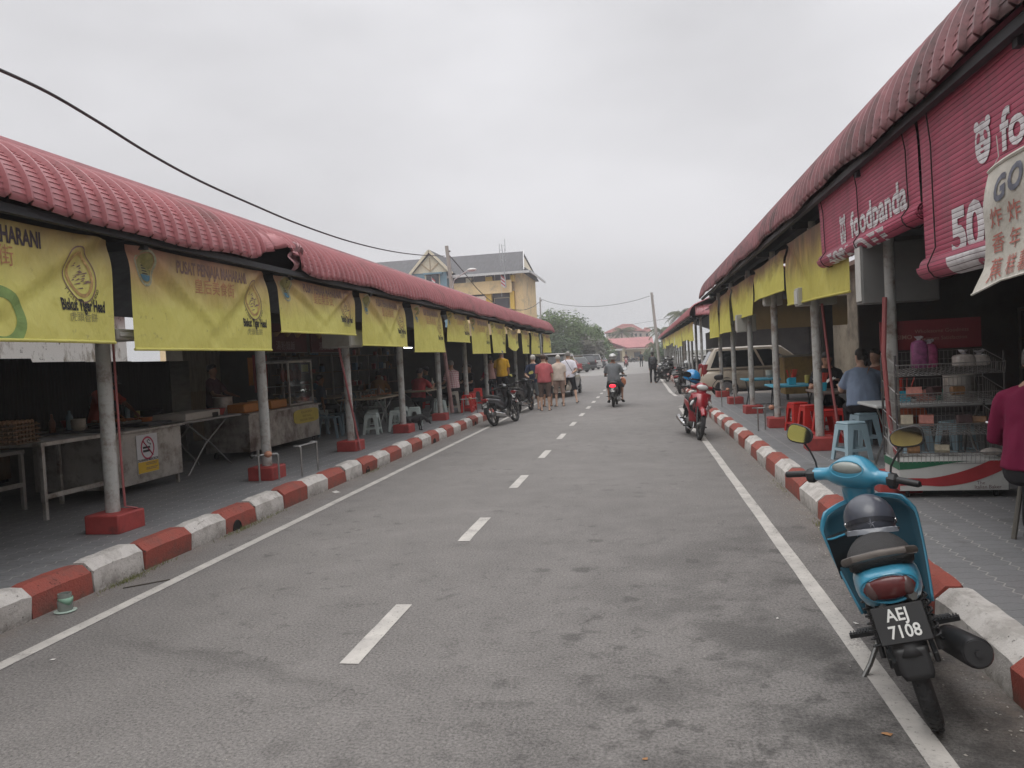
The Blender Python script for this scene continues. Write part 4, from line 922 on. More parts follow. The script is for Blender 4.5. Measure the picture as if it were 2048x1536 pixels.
# ================================================================= BANNERS, BLINDS, SIGNS ON THE SHELTERS
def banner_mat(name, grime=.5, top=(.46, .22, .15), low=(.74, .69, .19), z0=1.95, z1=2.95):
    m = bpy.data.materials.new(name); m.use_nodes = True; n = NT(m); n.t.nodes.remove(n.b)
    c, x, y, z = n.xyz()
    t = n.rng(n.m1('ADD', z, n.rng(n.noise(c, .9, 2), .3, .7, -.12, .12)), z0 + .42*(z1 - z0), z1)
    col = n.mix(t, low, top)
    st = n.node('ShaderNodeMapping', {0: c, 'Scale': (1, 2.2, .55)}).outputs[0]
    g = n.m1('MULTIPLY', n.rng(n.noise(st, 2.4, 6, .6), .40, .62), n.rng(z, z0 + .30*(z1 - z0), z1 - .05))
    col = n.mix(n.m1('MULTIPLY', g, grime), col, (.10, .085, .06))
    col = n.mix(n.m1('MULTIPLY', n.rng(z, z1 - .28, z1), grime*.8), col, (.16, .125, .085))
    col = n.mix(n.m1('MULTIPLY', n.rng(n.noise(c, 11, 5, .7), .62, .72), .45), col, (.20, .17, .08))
    d = n.node('ShaderNodeBsdfDiffuse', {'Color': col}); tr = n.node('ShaderNodeBsdfTranslucent', {'Color': col})
    gl = n.node('ShaderNodeBsdfGlossy', {'Color': (.8, .8, .8, 1), 'Roughness': .42})
    mx = n.node('ShaderNodeMixShader', {0: .16}); n.t.links.new(d.outputs[0], mx.inputs[1]); n.t.links.new(tr.outputs[0], mx.inputs[2])
    cr_ = n.node('ShaderNodeMapping', {0: c, 'Scale': (1, 1.6, .9), 'Rotation': (.5, 0, 0)}).outputs[0]
    bp = n.node('ShaderNodeBump', {'Height': n.noise(cr_, 2.0, 4, .5), 'Strength': .7, 'Distance': .10})
    for q_ in (d, tr, gl): n.t.links.new(bp.outputs[0], q_.inputs['Normal'])
    m2 = n.node('ShaderNodeMixShader', {0: .05}); n.t.links.new(mx.outputs[0], m2.inputs[1]); n.t.links.new(gl.outputs[0], m2.inputs[2])
    n.t.links.new(m2.outputs[0], n.t.nodes['Material Output'].inputs[0]); return m
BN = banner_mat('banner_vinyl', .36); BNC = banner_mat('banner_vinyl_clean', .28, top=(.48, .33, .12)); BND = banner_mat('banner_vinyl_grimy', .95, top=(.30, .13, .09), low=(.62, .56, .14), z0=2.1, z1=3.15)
INK = mat('ink_dark', (.045, .03, .04), .7, var=.5, ns=18); INKF = mat('ink_faded', (.20, .125, .10), .7, var=.35, ns=22); INKR = mat('ink_rust', (.42, .20, .10), .7, var=.3, ns=22); INKG = mat('ink_green', (.20, .30, .09), .7, var=.2, ns=12)
INKB = mat('ink_blue', (.05, .14, .19), .7, var=.3, ns=12); INKW = mat('ink_grey', (.30, .28, .12), .7, var=.3, ns=20); INKK = mat('ink_black', (.02, .02, .02), .7, var=.3)
def banner(label, X, ya, yb, zt, zb, side, mt, seed=0, droop=0, detail=2, group=None, slant=(0, 0), texts=True, full=True, name='banner', cat='banner', flare=0):
    """side=+1 faces +X (left of the road), -1 faces -X"""
    r = random.Random(seed + 100); ph = [r.uniform(0, 6) for _ in range(6)]; L_ = yb - ya; Hh = zt - zb
    def fn(u, v, off=0.0):
        w1 = .020*math.sin(3.1*u + ph[0] + 2*v) + .012*math.sin(9*u*1.2 + ph[1] + 3*(1 - v))*(1 - .3*v)
        a = math.exp(-((u - 1 + .55*(1 - v))/.10)**2) * v; b_ = math.exp(-((u - .6*(1 - v))/.09)**2) * v      # stress folds from the corners
        sg = droop*math.sin(PI*u)
        xx = w1 - .06*a + .06*math.exp(-((u - .93 + .55*(1 - v))/.05)**2)*v - .055*b_ + .055*math.exp(-((u - .07 - .6*(1 - v))/.05)**2)*v + .05*math.sin(PI*u)*(1 - v)*.6
        zz = zb + slant[0]*(1 - u) + slant[1]*u + (zt - zb - slant[0]*(1-u) - slant[1]*u)*v - sg*(.55 + .45*(1 - v)) - .012*math.sin(PI*u)*(v > .95)
        yy = ya + L_*u + (-.018 + .036*u)*0 + flare*(1 - v)*(u - .5)
        return V(X + side*(xx + off), yy, zz)
    b = MB(); b.grid(fn, 44 if detail > 1 else 16, 22 if detail > 1 else 10); o = b.build(name, mt, None, ang=80); tag(o, label, cat, group)
    b = MB(); b.tube([tuple(fn(i/16, 0)) for i in range(17)], .014, 8); b.build('bottom_hem', mt, o)
    def onb(cx, cz, off=.004):      # maps metres around a point of the banner (x to the reader's right, y up)
        def g(x_, y_):
            yy = (ya + cx + x_) if side > 0 else (yb - cx - x_); u = min(1, max(0, (yy - ya)/L_)); v = min(1, max(0, (cz + y_)/Hh)); return tuple(fn(u, v, off))
        return g
    if not texts: return o, onb
    k = L_/2.6
    def tx(nm, body, cx, cz, size, mt_, **kw): b = MB(); put_text(b, body, onb(cx, cz), size, **kw); return b.build(nm, mt_, o, smooth=False)
    tx('title_lettering', 'PUSAT PENJAJA MAHARANI', 1.38*k - (.22 if seed == 0 else 0), .86*Hh, .175, INK if seed < 1 else INKF, sx=.62*k, bold=.006)
    if detail > 0:
        tx('chinese_lettering', '皇后美食街', 1.38*k - (.22 if seed == 0 else 0), .68*Hh, .17, INKR, sx=.9)
        tx('brand_lettering', 'Biskut Tiger Head', 2.22*k, .33*Hh, .135, INKK, sx=.52, bold=.005)
        if detail > 1:
            tx('chinese_lettering', '虎頭香餅', 2.20*k, .22*Hh, .085, INKW); 
            b = MB(); w_ = 'TIGER HEAD BRAND'
            for i, ch in enumerate(w_):
                if ch == ' ': continue
                a = R(-150 + 120*i/(len(w_) - 1)); cx, cz = 2.22*k + .20*math.cos(a), .62*Hh + .26*math.sin(a); T_ = a + PI/2; g = onb(cx, cz)
                put_text(b, ch, lambda x_, y_: g(x_*math.cos(T_) - y_*math.sin(T_), x_*math.sin(T_) + y_*math.cos(T_)), .045)
            b.build('arc_lettering', INKK, o, smooth=False)
        # oval badges
        def ringm(cx, cz, rx, rz, w_, mt_, nm, par=o, off=.004, n=40, fill=False):
            b = MB(); g = onb(cx, cz, off)
            if fill: b.add([g(rx*math.cos(2*PI*i/n), rz*math.sin(2*PI*i/n)) for i in range(n)] + [g(0, 0)], [(i, (i + 1) % n, n) for i in range(n)])
            else: b.add([g((rx + q)*math.cos(2*PI*i/n), (rz + q)*math.sin(2*PI*i/n)) for q in (-w_/2, w_/2) for i in range(n)], [(i, (i+1) % n, n + (i+1) % n, n + i) for i in range(n)])
            return b.build(nm, mt_, par, smooth=False)
        t_ = ringm(2.22*k, .62*Hh, .17, .235, .012, INKF, 'tiger_badge'); ringm(2.22*k, .62*Hh, .125, .18, .03, mat('badge_tan', (.42, .27, .10), .7, var=.5, ns=30), 'badge_ring', t_)
        rr = random.Random(4); b = MB(); g = onb(2.22*k, .60*Hh, .005)
        for i in range(26):
            a = rr.uniform(0, 2*PI); q = rr.uniform(.02, .095); x0, y0 = q*math.cos(a), q*1.35*math.sin(a); dx = rr.uniform(.015, .04); b.add([g(x0 - dx, y0), g(x0 + dx, y0 + .01), g(x0 + dx*.8, y0 + .022)], [(0, 1, 2)])
        b.build('badge_face', INKF, t_, smooth=False)
        p_ = ringm(.24*k, .80*Hh, .125, .165, .025, mat('badge_pale', (.30, .30, .20), .7, var=.4, ns=30), 'council_badge'); ringm(.24*k, .80*Hh, .105, .14, 0, mat('badge_olive', (.22, .20, .07), .7, var=.3, ns=20), 'badge_field', p_, .0045, fill=True)
        b = MB(); g = onb(.24*k, .80*Hh, .006)
        for i in range(7): w_ = .055 - .005*i; z_ = -.06 + i*.026; b.add([g(-w_, z_), g(w_, z_), g(w_*.8, z_ + .013), g(-w_*.8, z_ + .013)], [(0, 1, 2, 3)])
        b.build('badge_tower', INKK, p_, smooth=False)
        b = MB(); b.add([g(-.09, -.065), g(.09, -.065), g(.06, -.115), g(0, -.13), g(-.06, -.115)], [(0, 1, 2, 3, 4)]); b.build('badge_water', INKB, p_, smooth=False)
    return o, onb
BG = 'yellow hawker centre banners along the left eave'
lab = lambda s_: 'yellow left eave banner ' + s_
XB = -4.6
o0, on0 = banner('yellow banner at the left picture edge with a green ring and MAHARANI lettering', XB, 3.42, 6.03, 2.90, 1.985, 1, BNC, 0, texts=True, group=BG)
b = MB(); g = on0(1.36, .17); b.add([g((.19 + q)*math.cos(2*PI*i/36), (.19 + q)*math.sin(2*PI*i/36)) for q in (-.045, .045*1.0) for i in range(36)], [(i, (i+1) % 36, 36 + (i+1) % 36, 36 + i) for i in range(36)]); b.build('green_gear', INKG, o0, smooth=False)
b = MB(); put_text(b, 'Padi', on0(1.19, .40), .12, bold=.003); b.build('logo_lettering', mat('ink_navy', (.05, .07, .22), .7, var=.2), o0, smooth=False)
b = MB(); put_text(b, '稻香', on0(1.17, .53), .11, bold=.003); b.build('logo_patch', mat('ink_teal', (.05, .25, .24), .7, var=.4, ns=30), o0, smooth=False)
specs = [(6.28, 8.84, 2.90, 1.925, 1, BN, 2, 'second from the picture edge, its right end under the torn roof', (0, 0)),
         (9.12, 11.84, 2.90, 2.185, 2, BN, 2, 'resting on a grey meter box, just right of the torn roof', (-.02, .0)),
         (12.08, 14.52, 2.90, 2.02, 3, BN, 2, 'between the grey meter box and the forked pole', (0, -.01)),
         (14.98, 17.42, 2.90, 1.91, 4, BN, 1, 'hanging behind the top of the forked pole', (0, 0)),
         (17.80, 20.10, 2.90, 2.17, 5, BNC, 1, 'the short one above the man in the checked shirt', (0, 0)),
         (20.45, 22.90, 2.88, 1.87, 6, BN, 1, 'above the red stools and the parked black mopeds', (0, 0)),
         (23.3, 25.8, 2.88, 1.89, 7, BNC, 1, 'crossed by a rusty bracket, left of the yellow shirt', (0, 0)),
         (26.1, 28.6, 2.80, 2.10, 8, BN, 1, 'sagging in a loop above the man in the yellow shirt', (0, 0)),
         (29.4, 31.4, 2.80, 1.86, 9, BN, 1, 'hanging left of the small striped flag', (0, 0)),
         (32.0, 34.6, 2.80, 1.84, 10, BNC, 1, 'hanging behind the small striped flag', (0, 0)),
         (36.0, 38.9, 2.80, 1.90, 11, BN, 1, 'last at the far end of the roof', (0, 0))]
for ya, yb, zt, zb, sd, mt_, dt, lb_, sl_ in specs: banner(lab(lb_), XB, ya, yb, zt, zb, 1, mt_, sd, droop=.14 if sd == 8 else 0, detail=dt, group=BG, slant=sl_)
# right-hand side
BG2 = 'yellow banners under the near right eave'
labr = ['wide grimy yellow banner hanging behind the pink blind, dark folds at its top', 'yellow banner second beyond the pink blind, pinched at its top corners', 'yellow banner third beyond the pink blind, above the blue folding table', 'narrow looking yellow banner above the rear window of the beige van', 'yellow banner at the far end of the near right shelter']
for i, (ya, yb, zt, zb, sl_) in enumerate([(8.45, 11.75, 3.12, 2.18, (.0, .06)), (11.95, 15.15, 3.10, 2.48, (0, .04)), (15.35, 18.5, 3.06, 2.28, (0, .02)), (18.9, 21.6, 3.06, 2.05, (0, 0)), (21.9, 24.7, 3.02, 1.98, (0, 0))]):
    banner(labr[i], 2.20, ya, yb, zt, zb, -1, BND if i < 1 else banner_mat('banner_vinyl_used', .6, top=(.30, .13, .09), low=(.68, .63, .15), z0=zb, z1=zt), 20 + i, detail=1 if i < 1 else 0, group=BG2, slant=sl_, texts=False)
r_ = random.Random(12)
for i in range(15):
    ya = 33.4 + 3.0*i; zb = 2.05 + r_.uniform(-.22, .25)
    banner('small yellow banner on the farther right shelter, number looking alike its neighbours' if 0 else 'small yellow banner in the row along the farther right shelter', 2.28, ya, ya + 2.6, 2.86, zb, -1, BNC if i % 2 else BN, 40 + i, detail=0, group='yellow banners along the farther right shelter', texts=False)
# ---------------------------------------------------------------- pink roll-up slat blinds
def slat(name, col, rough=.55, pitch=.036):
    m, n = newmat(name, rough, .4); c, x, y, z = n.xyz()
    f = n.m1('FRACT', n.m1('DIVIDE', n.m1('ADD', z, n.rng(n.noise(c, 1.2, 2), .3, .7, -.004, .004)), pitch))
    line = n.rng(n.m1('ABSOLUTE', n.m1('SUBTRACT', f, .5)), .425, .462)
    sl2 = n.node('ShaderNodeTexWhiteNoise', {'Vector': n.node('ShaderNodeCombineXYZ', {0: n.m1('FLOOR', n.m1('DIVIDE', z, pitch)), 1: n.m1('FLOOR', n.m1('DIVIDE', y, 1.05)), 2: 0.0}).outputs[0]}).outputs[0]
    sc_ = n.node('ShaderNodeVectorMath', operation='SCALE'); sc_.inputs[0].default_value = col
    n.set(sc_.inputs['Scale'], n.m1('ADD', n.rng(sl2, 0, 1, .90, 1.08), n.rng(n.noise(c, 5, 5, .6), .3, .7, -.12, .12)))
    st = n.node('ShaderNodeMapping', {0: c, 'Scale': (1, 3, .5)}).outputs[0]
    k = n.mix(n.m1('MULTIPLY', n.rng(n.noise(st, 3, 5), .5, .7), .35), sc_.outputs[0], (.13, .07, .08)); k = n.mix(n.m1('MULTIPLY', line, .92), k, (.05, .005, .012))
    n.set(n.b.inputs['Base Color'], k); n.bump(n.m1('SUBTRACT', n.m1('PINGPONG', f, .5), line), .6, .006); return m
PK = slat('blind_pink', (.40, .07, .12)); PKW = slat('blind_white', (.66, .64, .65)); CORD = mat('cord_dark', (.03, .012, .014), .8)
def blind(label, ya, yb, zt, zb, rr, bow):
    X = 2.16; zbr = zb + rr
    def fn(u, v, off=0): return V(X - off - bow*math.sin(PI*min(1, v*1.0))*.3 - .05*(1 - v)**6, ya + (yb - ya)*u, zt + (zbr - zt)*v)
    b = MB(); b.grid(fn, 20, 30); o = b.build('roller_blind', PK, None, ang=70); tag(o, label, 'blind', 'pink slatted roller blinds')
    b = MB(); turns = 3.2; pts = []
    for k in range(int(turns*20)):
        a = 2*PI*k/20; q = rr*(1 - .22*a/(2*PI)); pts.append((X - .05 + rr*0 + q*math.cos(PI - a) + rr*.9, zbr - q*math.sin(a)))
    n_ = len(pts); b.add([(p[0], yy, p[1]) for yy in (ya - .03, yb + .03) for p in pts], [(i, i + 1, n_ + i + 1, n_ + i) for i in range(n_ - 1)])
    roll = b.build('blind_roll', PK, o, ang=60, thick=.005); roll_c = (X - .05 + rr*.9, zbr)
    for t in (.07, .50, .93) if yb - ya > 3 else (.09, .9):
        y_ = ya + (yb - ya)*t; b = MB(); cx, cz = roll_c; pts2 = [tuple(fn(t, v, .014)) for v in (0, .3, .6, .9)] + [(cx - (rr + .014)*math.cos(a), y_, cz - (rr + .014)*math.sin(a)) for a in (0, .4, .9, 1.5, 2.0, 2.6)]
        b.tube([(p[0], y_, p[2]) for p in pts2], .0055, 5); b.build('pull_cord', CORD, o)
    def onb(cy, cz, off=.006): return lambda x_, y_: tuple(fn(((cy - x_) - ya)/(yb - ya), min(1, max(0, (cz + y_ - zt)/(zbr - zt))), off))
    def onroll(cy, off=.004):     # y_ measured along the roll's surface, downwards from its top front
        cx, cz = roll_c
        return lambda x_, y_: (cx - (rr + off)*math.cos(-y_/rr), cy - x_, cz - (rr + off)*math.sin(-y_/rr))
    return o, onb, onroll, roll
def panda(par, g):
    b = MB(); n = 28; b.add([g(.105*math.cos(2*PI*i/n)*(1 + .0), .155*math.sin(2*PI*i/n) - (.02 if math.sin(2*PI*i/n) < 0 else 0)) for i in range(n)], [tuple(range(n))])
    for s in (-1, 1): b.add([g(s*.078 + .036*math.cos(2*PI*i/14), .135 + .042*math.sin(2*PI*i/14)) for i in range(14)], [tuple(range(14))])
    p_ = b.build('panda_badge', PKW, par, smooth=False)
    b = MB()
    g2 = lambda x_, y_: tuple(Vector(g(x_, y_)) - V(.003, 0, 0))
    for s in (-1, 1): b.add([g2(s*(.050) + (.024*math.cos(t) + .010*math.sin(t)*-s), .035 + .042*math.sin(t)) for t in [2*PI*i/14 for i in range(14)]], [tuple(range(14))])
    b.add([g2(-.022, -.028), g2(.022, -.028), g2(.010, -.050), g2(-.010, -.050)], [(0, 1, 2, 3)]); b.add([g2(-.035, -.075), g2(.035, -.075), g2(.02, -.09), g2(-.02, -.09)], [(0, 1, 2, 3)])
    b.build('panda_face', PK, p_, smooth=False)
bl1, on1, ro1, rl1 = blind('pink slatted roller blind with foodpanda lettering, half rolled up to a fat roll', 6.22, 9.38, 3.36, 2.53, .085, .03)
b = MB(); put_text(b, 'foodpanda', on1(7.30, 2.80), .34, bold=.010, sx=1.12); b.build('brand_lettering', PKW, bl1, smooth=False)
panda(bl1, on1(8.40, 2.80))
b = MB(); g = ro1(7.95); put_text(b, '50% OFF', lambda x_, y_: g(x_, y_*.58 - .078), .36, bold=.016, sx=1.5); b.build('offer_lettering', PKW, rl1, smooth=False)
bl2, on2, ro2, rl2 = blind('nearest pink roller blind at the right picture edge, let down lower, with a panda badge', 2.8, 6.16, 3.42, 2.08, .095, .03)
panda(bl2, lambda x_, y_: on2(onx(1967, 282, 2.15).y, 2.0)(x_*1.0, y_*.78 + onx(1967, 282, 2.15).z - 2.0))
b = MB(); pf = onx(2003, 268, 2.15); put_text(b, 'foodpanda', on2(pf.y, pf.z), .33, bold=.009, sx=1.1, align='LEFT'); b.build('brand_lettering', PKW, bl2, smooth=False)
b = MB(); pf = onx(1902, 476, 2.15); put_text(b, '50% OFF', on2(pf.y, pf.z), .44, bold=.018, sx=1.15, align='LEFT'); b.build('offer_lettering', PKW, bl2, smooth=False)
b = MB(); g = ro2(0); n_ = 12; b.add([g(-5.62 + 2.4*q, -.145 + .16*i/n_) for q in (0, 1) for i in range(n_ + 1)], [(i, i + 1, n_ + 2 + i, n_ + 1 + i) for i in range(n_)]); b.build('white_band', PKW, rl2, smooth=True)
b = MB(); g = ro2(4.6, .007); put_text(b, 'code:PANDA', lambda x_, y_: g(x_, y_*.9 - .075), .17, bold=.008, sx=1.2); b.build('code_lettering', PK, rl2, smooth=False)
# cream cloth sign tied in front of the nearest blind
m, n = newmat('cream_cloth', .8, .2); c, x, y, z = n.xyz()
k = n.mix(n.rng(n.noise(c, 3, 6, .65), .35, .7), (.64, .62, .56), (.44, .42, .36)); k = n.mix(n.m1('MULTIPLY', n.rng(n.noise(c, 14, 5), .6, .7), .4), k, (.25, .22, .16)); n.set(n.b.inputs['Base Color'], k); n.bump(n.noise(c, 9, 6, .6), .5, .02)
p_tl, p_bl = onx(1978, 352, 2.02), onx(1962, 592, 2.0)
def cs(u, v, off=0):      # u: reader's right (towards the camera), v: down
    y_ = p_tl.y + (p_bl.y - p_tl.y)*v - 1.35*u; zt = p_tl.z + .02 + .10*u; zb = p_bl.z + .07 + .03*u; z_ = zt + (zb - zt)*v
    curl = max(0, 1 - u*7)*max(0, (v - .86)/.14)
    return V(2.02 - off - .012*math.sin(7*v + 2*u) - .015*math.sin(11*u + 3*v) - .05*curl, y_ + .03*curl, z_ - .06*curl)
b = MB(); b.grid(lambda u, v: cs(u, v), 34, 30); sg = b.build('cloth_sign', MATS['cream_cloth'], None, ang=80); tag(sg, 'dirty cream cloth sign with red Chinese writing, tied in front of the nearest pink blind', 'sign')
b = MB(); b.tube([tuple(cs(u/20, 0)) for u in range(21)], .012, 6); b.tube([tuple(cs(u/20, 1)) for u in range(21)], .007, 5); b.build('sign_hem', MATS['cream_cloth'], sg)
Hs = p_tl.z - p_bl.z
def ont(cx, cz, off=.005): return lambda x_, y_: tuple(cs((cx + x_)/1.35, (cz - y_)/Hs, off))
INKS = mat('ink_slate', (.17, .18, .22), .7, var=.4, ns=20); INKC = mat('ink_crimson', (.44, .16, .13), .7, var=.35, ns=26)
b = MB()
for i, ch in enumerate('GORENG'): a = .20 - .06*i; g = ont(.20 + .145*i, .155 - .028*i + .004*i*i); put_text(b, ch, lambda x_, y_: g((x_ + y_*.25)*1.05, y_*1.2 + x_*a), .155, bold=.006)
b.build('goreng_lettering', INKS, sg, smooth=False)
for ci, col_ in enumerate(('炸香蕉', '炸年糕', '炸番薯', '炸芋頭')):
    b = MB()
    for ri, ch in enumerate(col_): put_text(b, ch, ont(.14 + .165*ci, .31 + .150*ri), .125, bold=.0005)
    b.build('chinese_lettering', INKC, sg, smooth=False)
b = MB(); b.tube([tuple(cs(.02, .02)), (2.10, p_tl.y + .06, p_tl.z + .12), (2.13, p_tl.y + .15, p_tl.z + .26)], .003, 4); b.build('tie_string', mat('string', (.4, .38, .35)), sg)

# banners that hang behind the camera and show in the moped mirrors
for i, ya in enumerate((.1, -2.9, -5.9, -8.9)):
    banner('yellow banner behind the viewpoint, only mirrored, left row', XB, ya, ya + 2.7, 2.90, 1.95, 1, BNC, 60 + i, detail=0, group='yellow banners behind the viewpoint', texts=False)
    banner('yellow banner behind the viewpoint, only mirrored, right row', 2.2, ya - .4, ya + 2.4, 3.1, 2.1, -1, BN, 70 + i, detail=0, group='yellow banners behind the viewpoint, right', texts=False)
# ================================================================= BACKGROUND
def bx_px(b, Y, px0, py0, px1, py1, d0, d1):
    """box whose front face spans the given pixels at distance Y; depth from d0 to d1 around it"""
    a = ony(px0, (py0 + py1)/2, Y); c = ony(px1, (py0 + py1)/2, Y); t = ony((px0 + px1)/2, py0, Y); u = ony((px0 + px1)/2, py1, Y)
    b.box(a.x, c.x, Y + d0, Y + d1, u.z, t.z); return (a.x, c.x, u.z, t.z)
# --- school-like block, yellow and blue
WY = mat('wall_cream', (.70, .52, .28), .85, var=.08, ns=.6, dirt=(.36, .29, .20), dth=.62, dsc=.5); WO = mat('wall_ochre', (.58, .38, .06), .85, var=.1, ns=1); WBL = mat('wall_blue', (.15, .25, .31), .85, var=.12, ns=.8)
RG = mat('roof_grey', (.085, .085, .09), .8, var=.3, ns=.8, stretch=(6, 1, 1)); WCR = mat('trim_cream', (.56, .50, .38), .8, var=.1); WDK = mat('window_dark', (.03, .035, .045), .3, var=.3, ns=1.5)
GUT = mat('fascia_white', (.5, .5, .5), .7)
root = thing('school_building', 'yellow and blue four storey block with grey tiled roof behind the left shelter', 'building', (-30, 86, 0))
def pb(name, mt, fn, par=None, **k):
    par = par or root; b = MB(); b.T = Matrix.Translation(-Vector(root.location)); fn(b); return b.build(name, mt, par, smooth=False, **k)
XL = -60; XR = ony(1047, 600, 86).x; ZE = ony(1030, 540, 85).z
pb('wall', WY, lambda b: b.box(XL, XR, 86.3, 97, 0, ZE))
pb('corner_tower', WY, lambda b: b.box(ony(1031, 600, 86).x, XR + .02, 85.9, 96.5, 0, ZE - .03))
zr = ony(1040, 503, 91).z; xr = ony(1041, 503, 91).x
rf = pb('roof', RG, lambda b: b.add([(XL, 84.6, ZE - .2), (xr + 1.2, 84.6, ZE - .2), (xr + 1.2, 97.8, ZE - .2), (XL, 97.8, ZE - .2), (XL, 91, zr), (xr + .3, 91, zr)], [(0, 1, 5, 4), (2, 3, 4, 5), (0, 4, 3), (0, 3, 2, 1)]))
pb('gable_end', WCR, lambda b: b.add([(xr + .9, 86.4, ZE + .4), (xr + .9, 95.6, ZE + .4), (xr + .35, 91, zr - .7)], [(0, 1, 2)]), rf, thick=.1)
pb('skirt_roof', RG, lambda b: b.add([(xr + .9, 85.6, ZE + .5), (xr + .9, 96.6, ZE + .5), (xr + 2.0, 98, ZE - .35), (xr + 2.0, 84.3, ZE - .35)], [(0, 1, 2, 3)]), rf, thick=.12)
pb('fascia', GUT, lambda b: (b.box(XL, xr + 2.0, 84.4, 84.55, ZE - .45, ZE - .18), b.box(xr + 1.95, xr + 2.05, 84.56, 98, ZE - .45, ZE - .2)), rf)
pb('verge', GUT, lambda b: b.bar((xr + .35, 91, zr), (xr + 1.25, 84.5, ZE - .1), .12, .2), rf)
# recessed galleries, parapets, columns
for lv, (pt, pb_, wt) in enumerate(((565, 590, 545), (621, 646, 594))):
    a = ony(960, pt, 86).z; c = ony(960, pb_, 86).z; t_ = ony(960, wt, 86).z
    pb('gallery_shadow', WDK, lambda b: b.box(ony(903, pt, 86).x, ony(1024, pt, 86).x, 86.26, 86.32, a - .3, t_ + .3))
    pb('parapet', WY, lambda b: b.box(ony(896, pt, 86).x, ony(1025, pt, 86).x, 85.2, 85.4, c, a))
    for px0, px1 in ((934, 945), (973, 986), (1023, 1031)): pb('column', WO if px0 > 940 else WCR, lambda b: b.box(ony(px0, pt, 86).x, ony(px1, pt, 86).x, 85.41, 86.2, a - .2, min(t_ + .4, ZE - .5)))
    for px0, px1 in ((947, 972), (989, 1021)):
        f_ = pb('window_frame', WCR, lambda b: b.box(ony(px0, pt, 86).x, ony(px1, pt, 86).x, 86.12, 86.2, a - .1, a + 1.35)); pb('pane', WDK, lambda b: b.box(ony(px0 + 1.5, pt, 86).x, ony(px1 - 1.5, pt, 86).x, 86.0, 86.11, a, a + 1.25), f_)
pb('notice_panel', mat('panel_pink', (.55, .42, .36), .8, var=.3, ns=6, stretch=(1, 1, 6)), lambda b: bx_px(b, 84.9, 937, 593, 972, 604, 0, .08))
# blue projecting bay with half-timbered gable
bay = pb('blue_bay', WBL, lambda b: (b.box(ony(828, 560, 85).x, ony(897, 560, 85).x, 84.2, 86.5, 0, ony(860, 540, 84.5).z)))
a_, c_, t_ = ony(817, 552, 84), ony(905, 541, 84), ony(858, 502, 84)
pb('bay_gable', WCR, lambda b: b.add([(a_.x + .5, 84.15, a_.z + .2), (c_.x - .5, 84.15, a_.z + .2), (t_.x, 84.15, t_.z - .4)], [(0, 1, 2)]), bay, thick=.1)
for s_, q_ in ((1, a_), (-1, c_)): pb('barge_board', WCR, lambda b: b.bar((q_.x, 83.8, a_.z - .1), (t_.x, 83.8, t_.z), .2, .28), bay)
TB = mat('timber_tan', (.38, .28, .17), .8)
for dx in (-1.1, 0, 1.1): pb('timber', TB, lambda b: b.bar((t_.x, 84.05, a_.z + .35), (t_.x + dx, 84.05, a_.z + (1.9 if dx == 0 else 1.3)), .05, .13), bay)
pb('bay_roof', RG, lambda b: (b.add([(a_.x, 83.9, a_.z), (t_.x, 83.9, t_.z + .1), (t_.x, 91, t_.z + .1), (a_.x, 87, a_.z)], [(0, 1, 2, 3)]), b.add([(c_.x, 83.9, a_.z), (t_.x, 83.9, t_.z + .1), (t_.x, 91, t_.z + .1), (c_.x, 87, a_.z)], [(3, 2, 1, 0)])), bay, thick=.12)
f_ = pb('window_frame', WCR, lambda b: bx_px(b, 84.1, 850, 547, 880, 580, 0, .08), bay); pb('pane', WDK, lambda b: bx_px(b, 84.0, 853, 549, 878, 580, 0, .08), f_)
pb('window_hood', WBL, lambda b: bx_px(b, 83.7, 846, 545, 884, 548, 0, .4), bay)
# small striped flag at the gallery and in the bay
FR = mat('flag_red', (.45, .06, .07), .8); FW = mat('flag_white', (.6, .58, .58), .8)
def flag(label, p, w_, h, ang=0, s=6):
    r_ = thing('flag', label, 'flag', p); b = MB(); b.tube([(0, 0, -h*1.6), (0, 0, h*.6)], .02, 6); b.build('flag_staff', GUT, r_)
    b = MB()
    for i in range(s):
        b.mi = i % 2; b.add([(q*w_/5*.55, .03*math.sin(q*1.5 + i), .5*h - h*(i + k)/s - q*w_*.10) for k in (0, 1) for q in range(6)], [(q, q + 1, q + 7, q + 6) for q in range(5)])
    b.build('flag_cloth', [FR, FW], r_, smooth=False, thick=.005)
flag('small red striped flag on the top gallery of the yellow block', tuple(ony(1002, 560, 84.8)), .8, 1.2)
flag('small red striped flag at the window of the blue bay', tuple(ony(864, 565, 83.6)), .7, 1.1)
# rooftop mast
t = thing('antenna_mast', 'thin grey antenna mast standing at the right end of the yellow block', 'mast', tuple(ony(1012, 575, 84)))
z0 = t.location.z; zt = ony(1010, 488, 84).z - z0
b = MB(); b.tube([(0, 0, 0), (-.25, 0, zt)], [.07, .035], 6); b.build('mast_pole', mat('galvanised', (.35, .36, .37), .5, .5), t)
for dz, dx in ((.2, .35), (.7, -.3), (1.3, .3), (1.8, -.25)):
    b = MB(); b.tube([(-.22, 0, zt - dz), (-.22 + dx, 0, zt - dz + .1)], .02, 5); b.tube([(-.22 + dx, 0, zt - dz - .6), (-.22 + dx, 0, zt - dz + .8)], .035, 5); b.build('antenna', MATS['galvanised'], t)
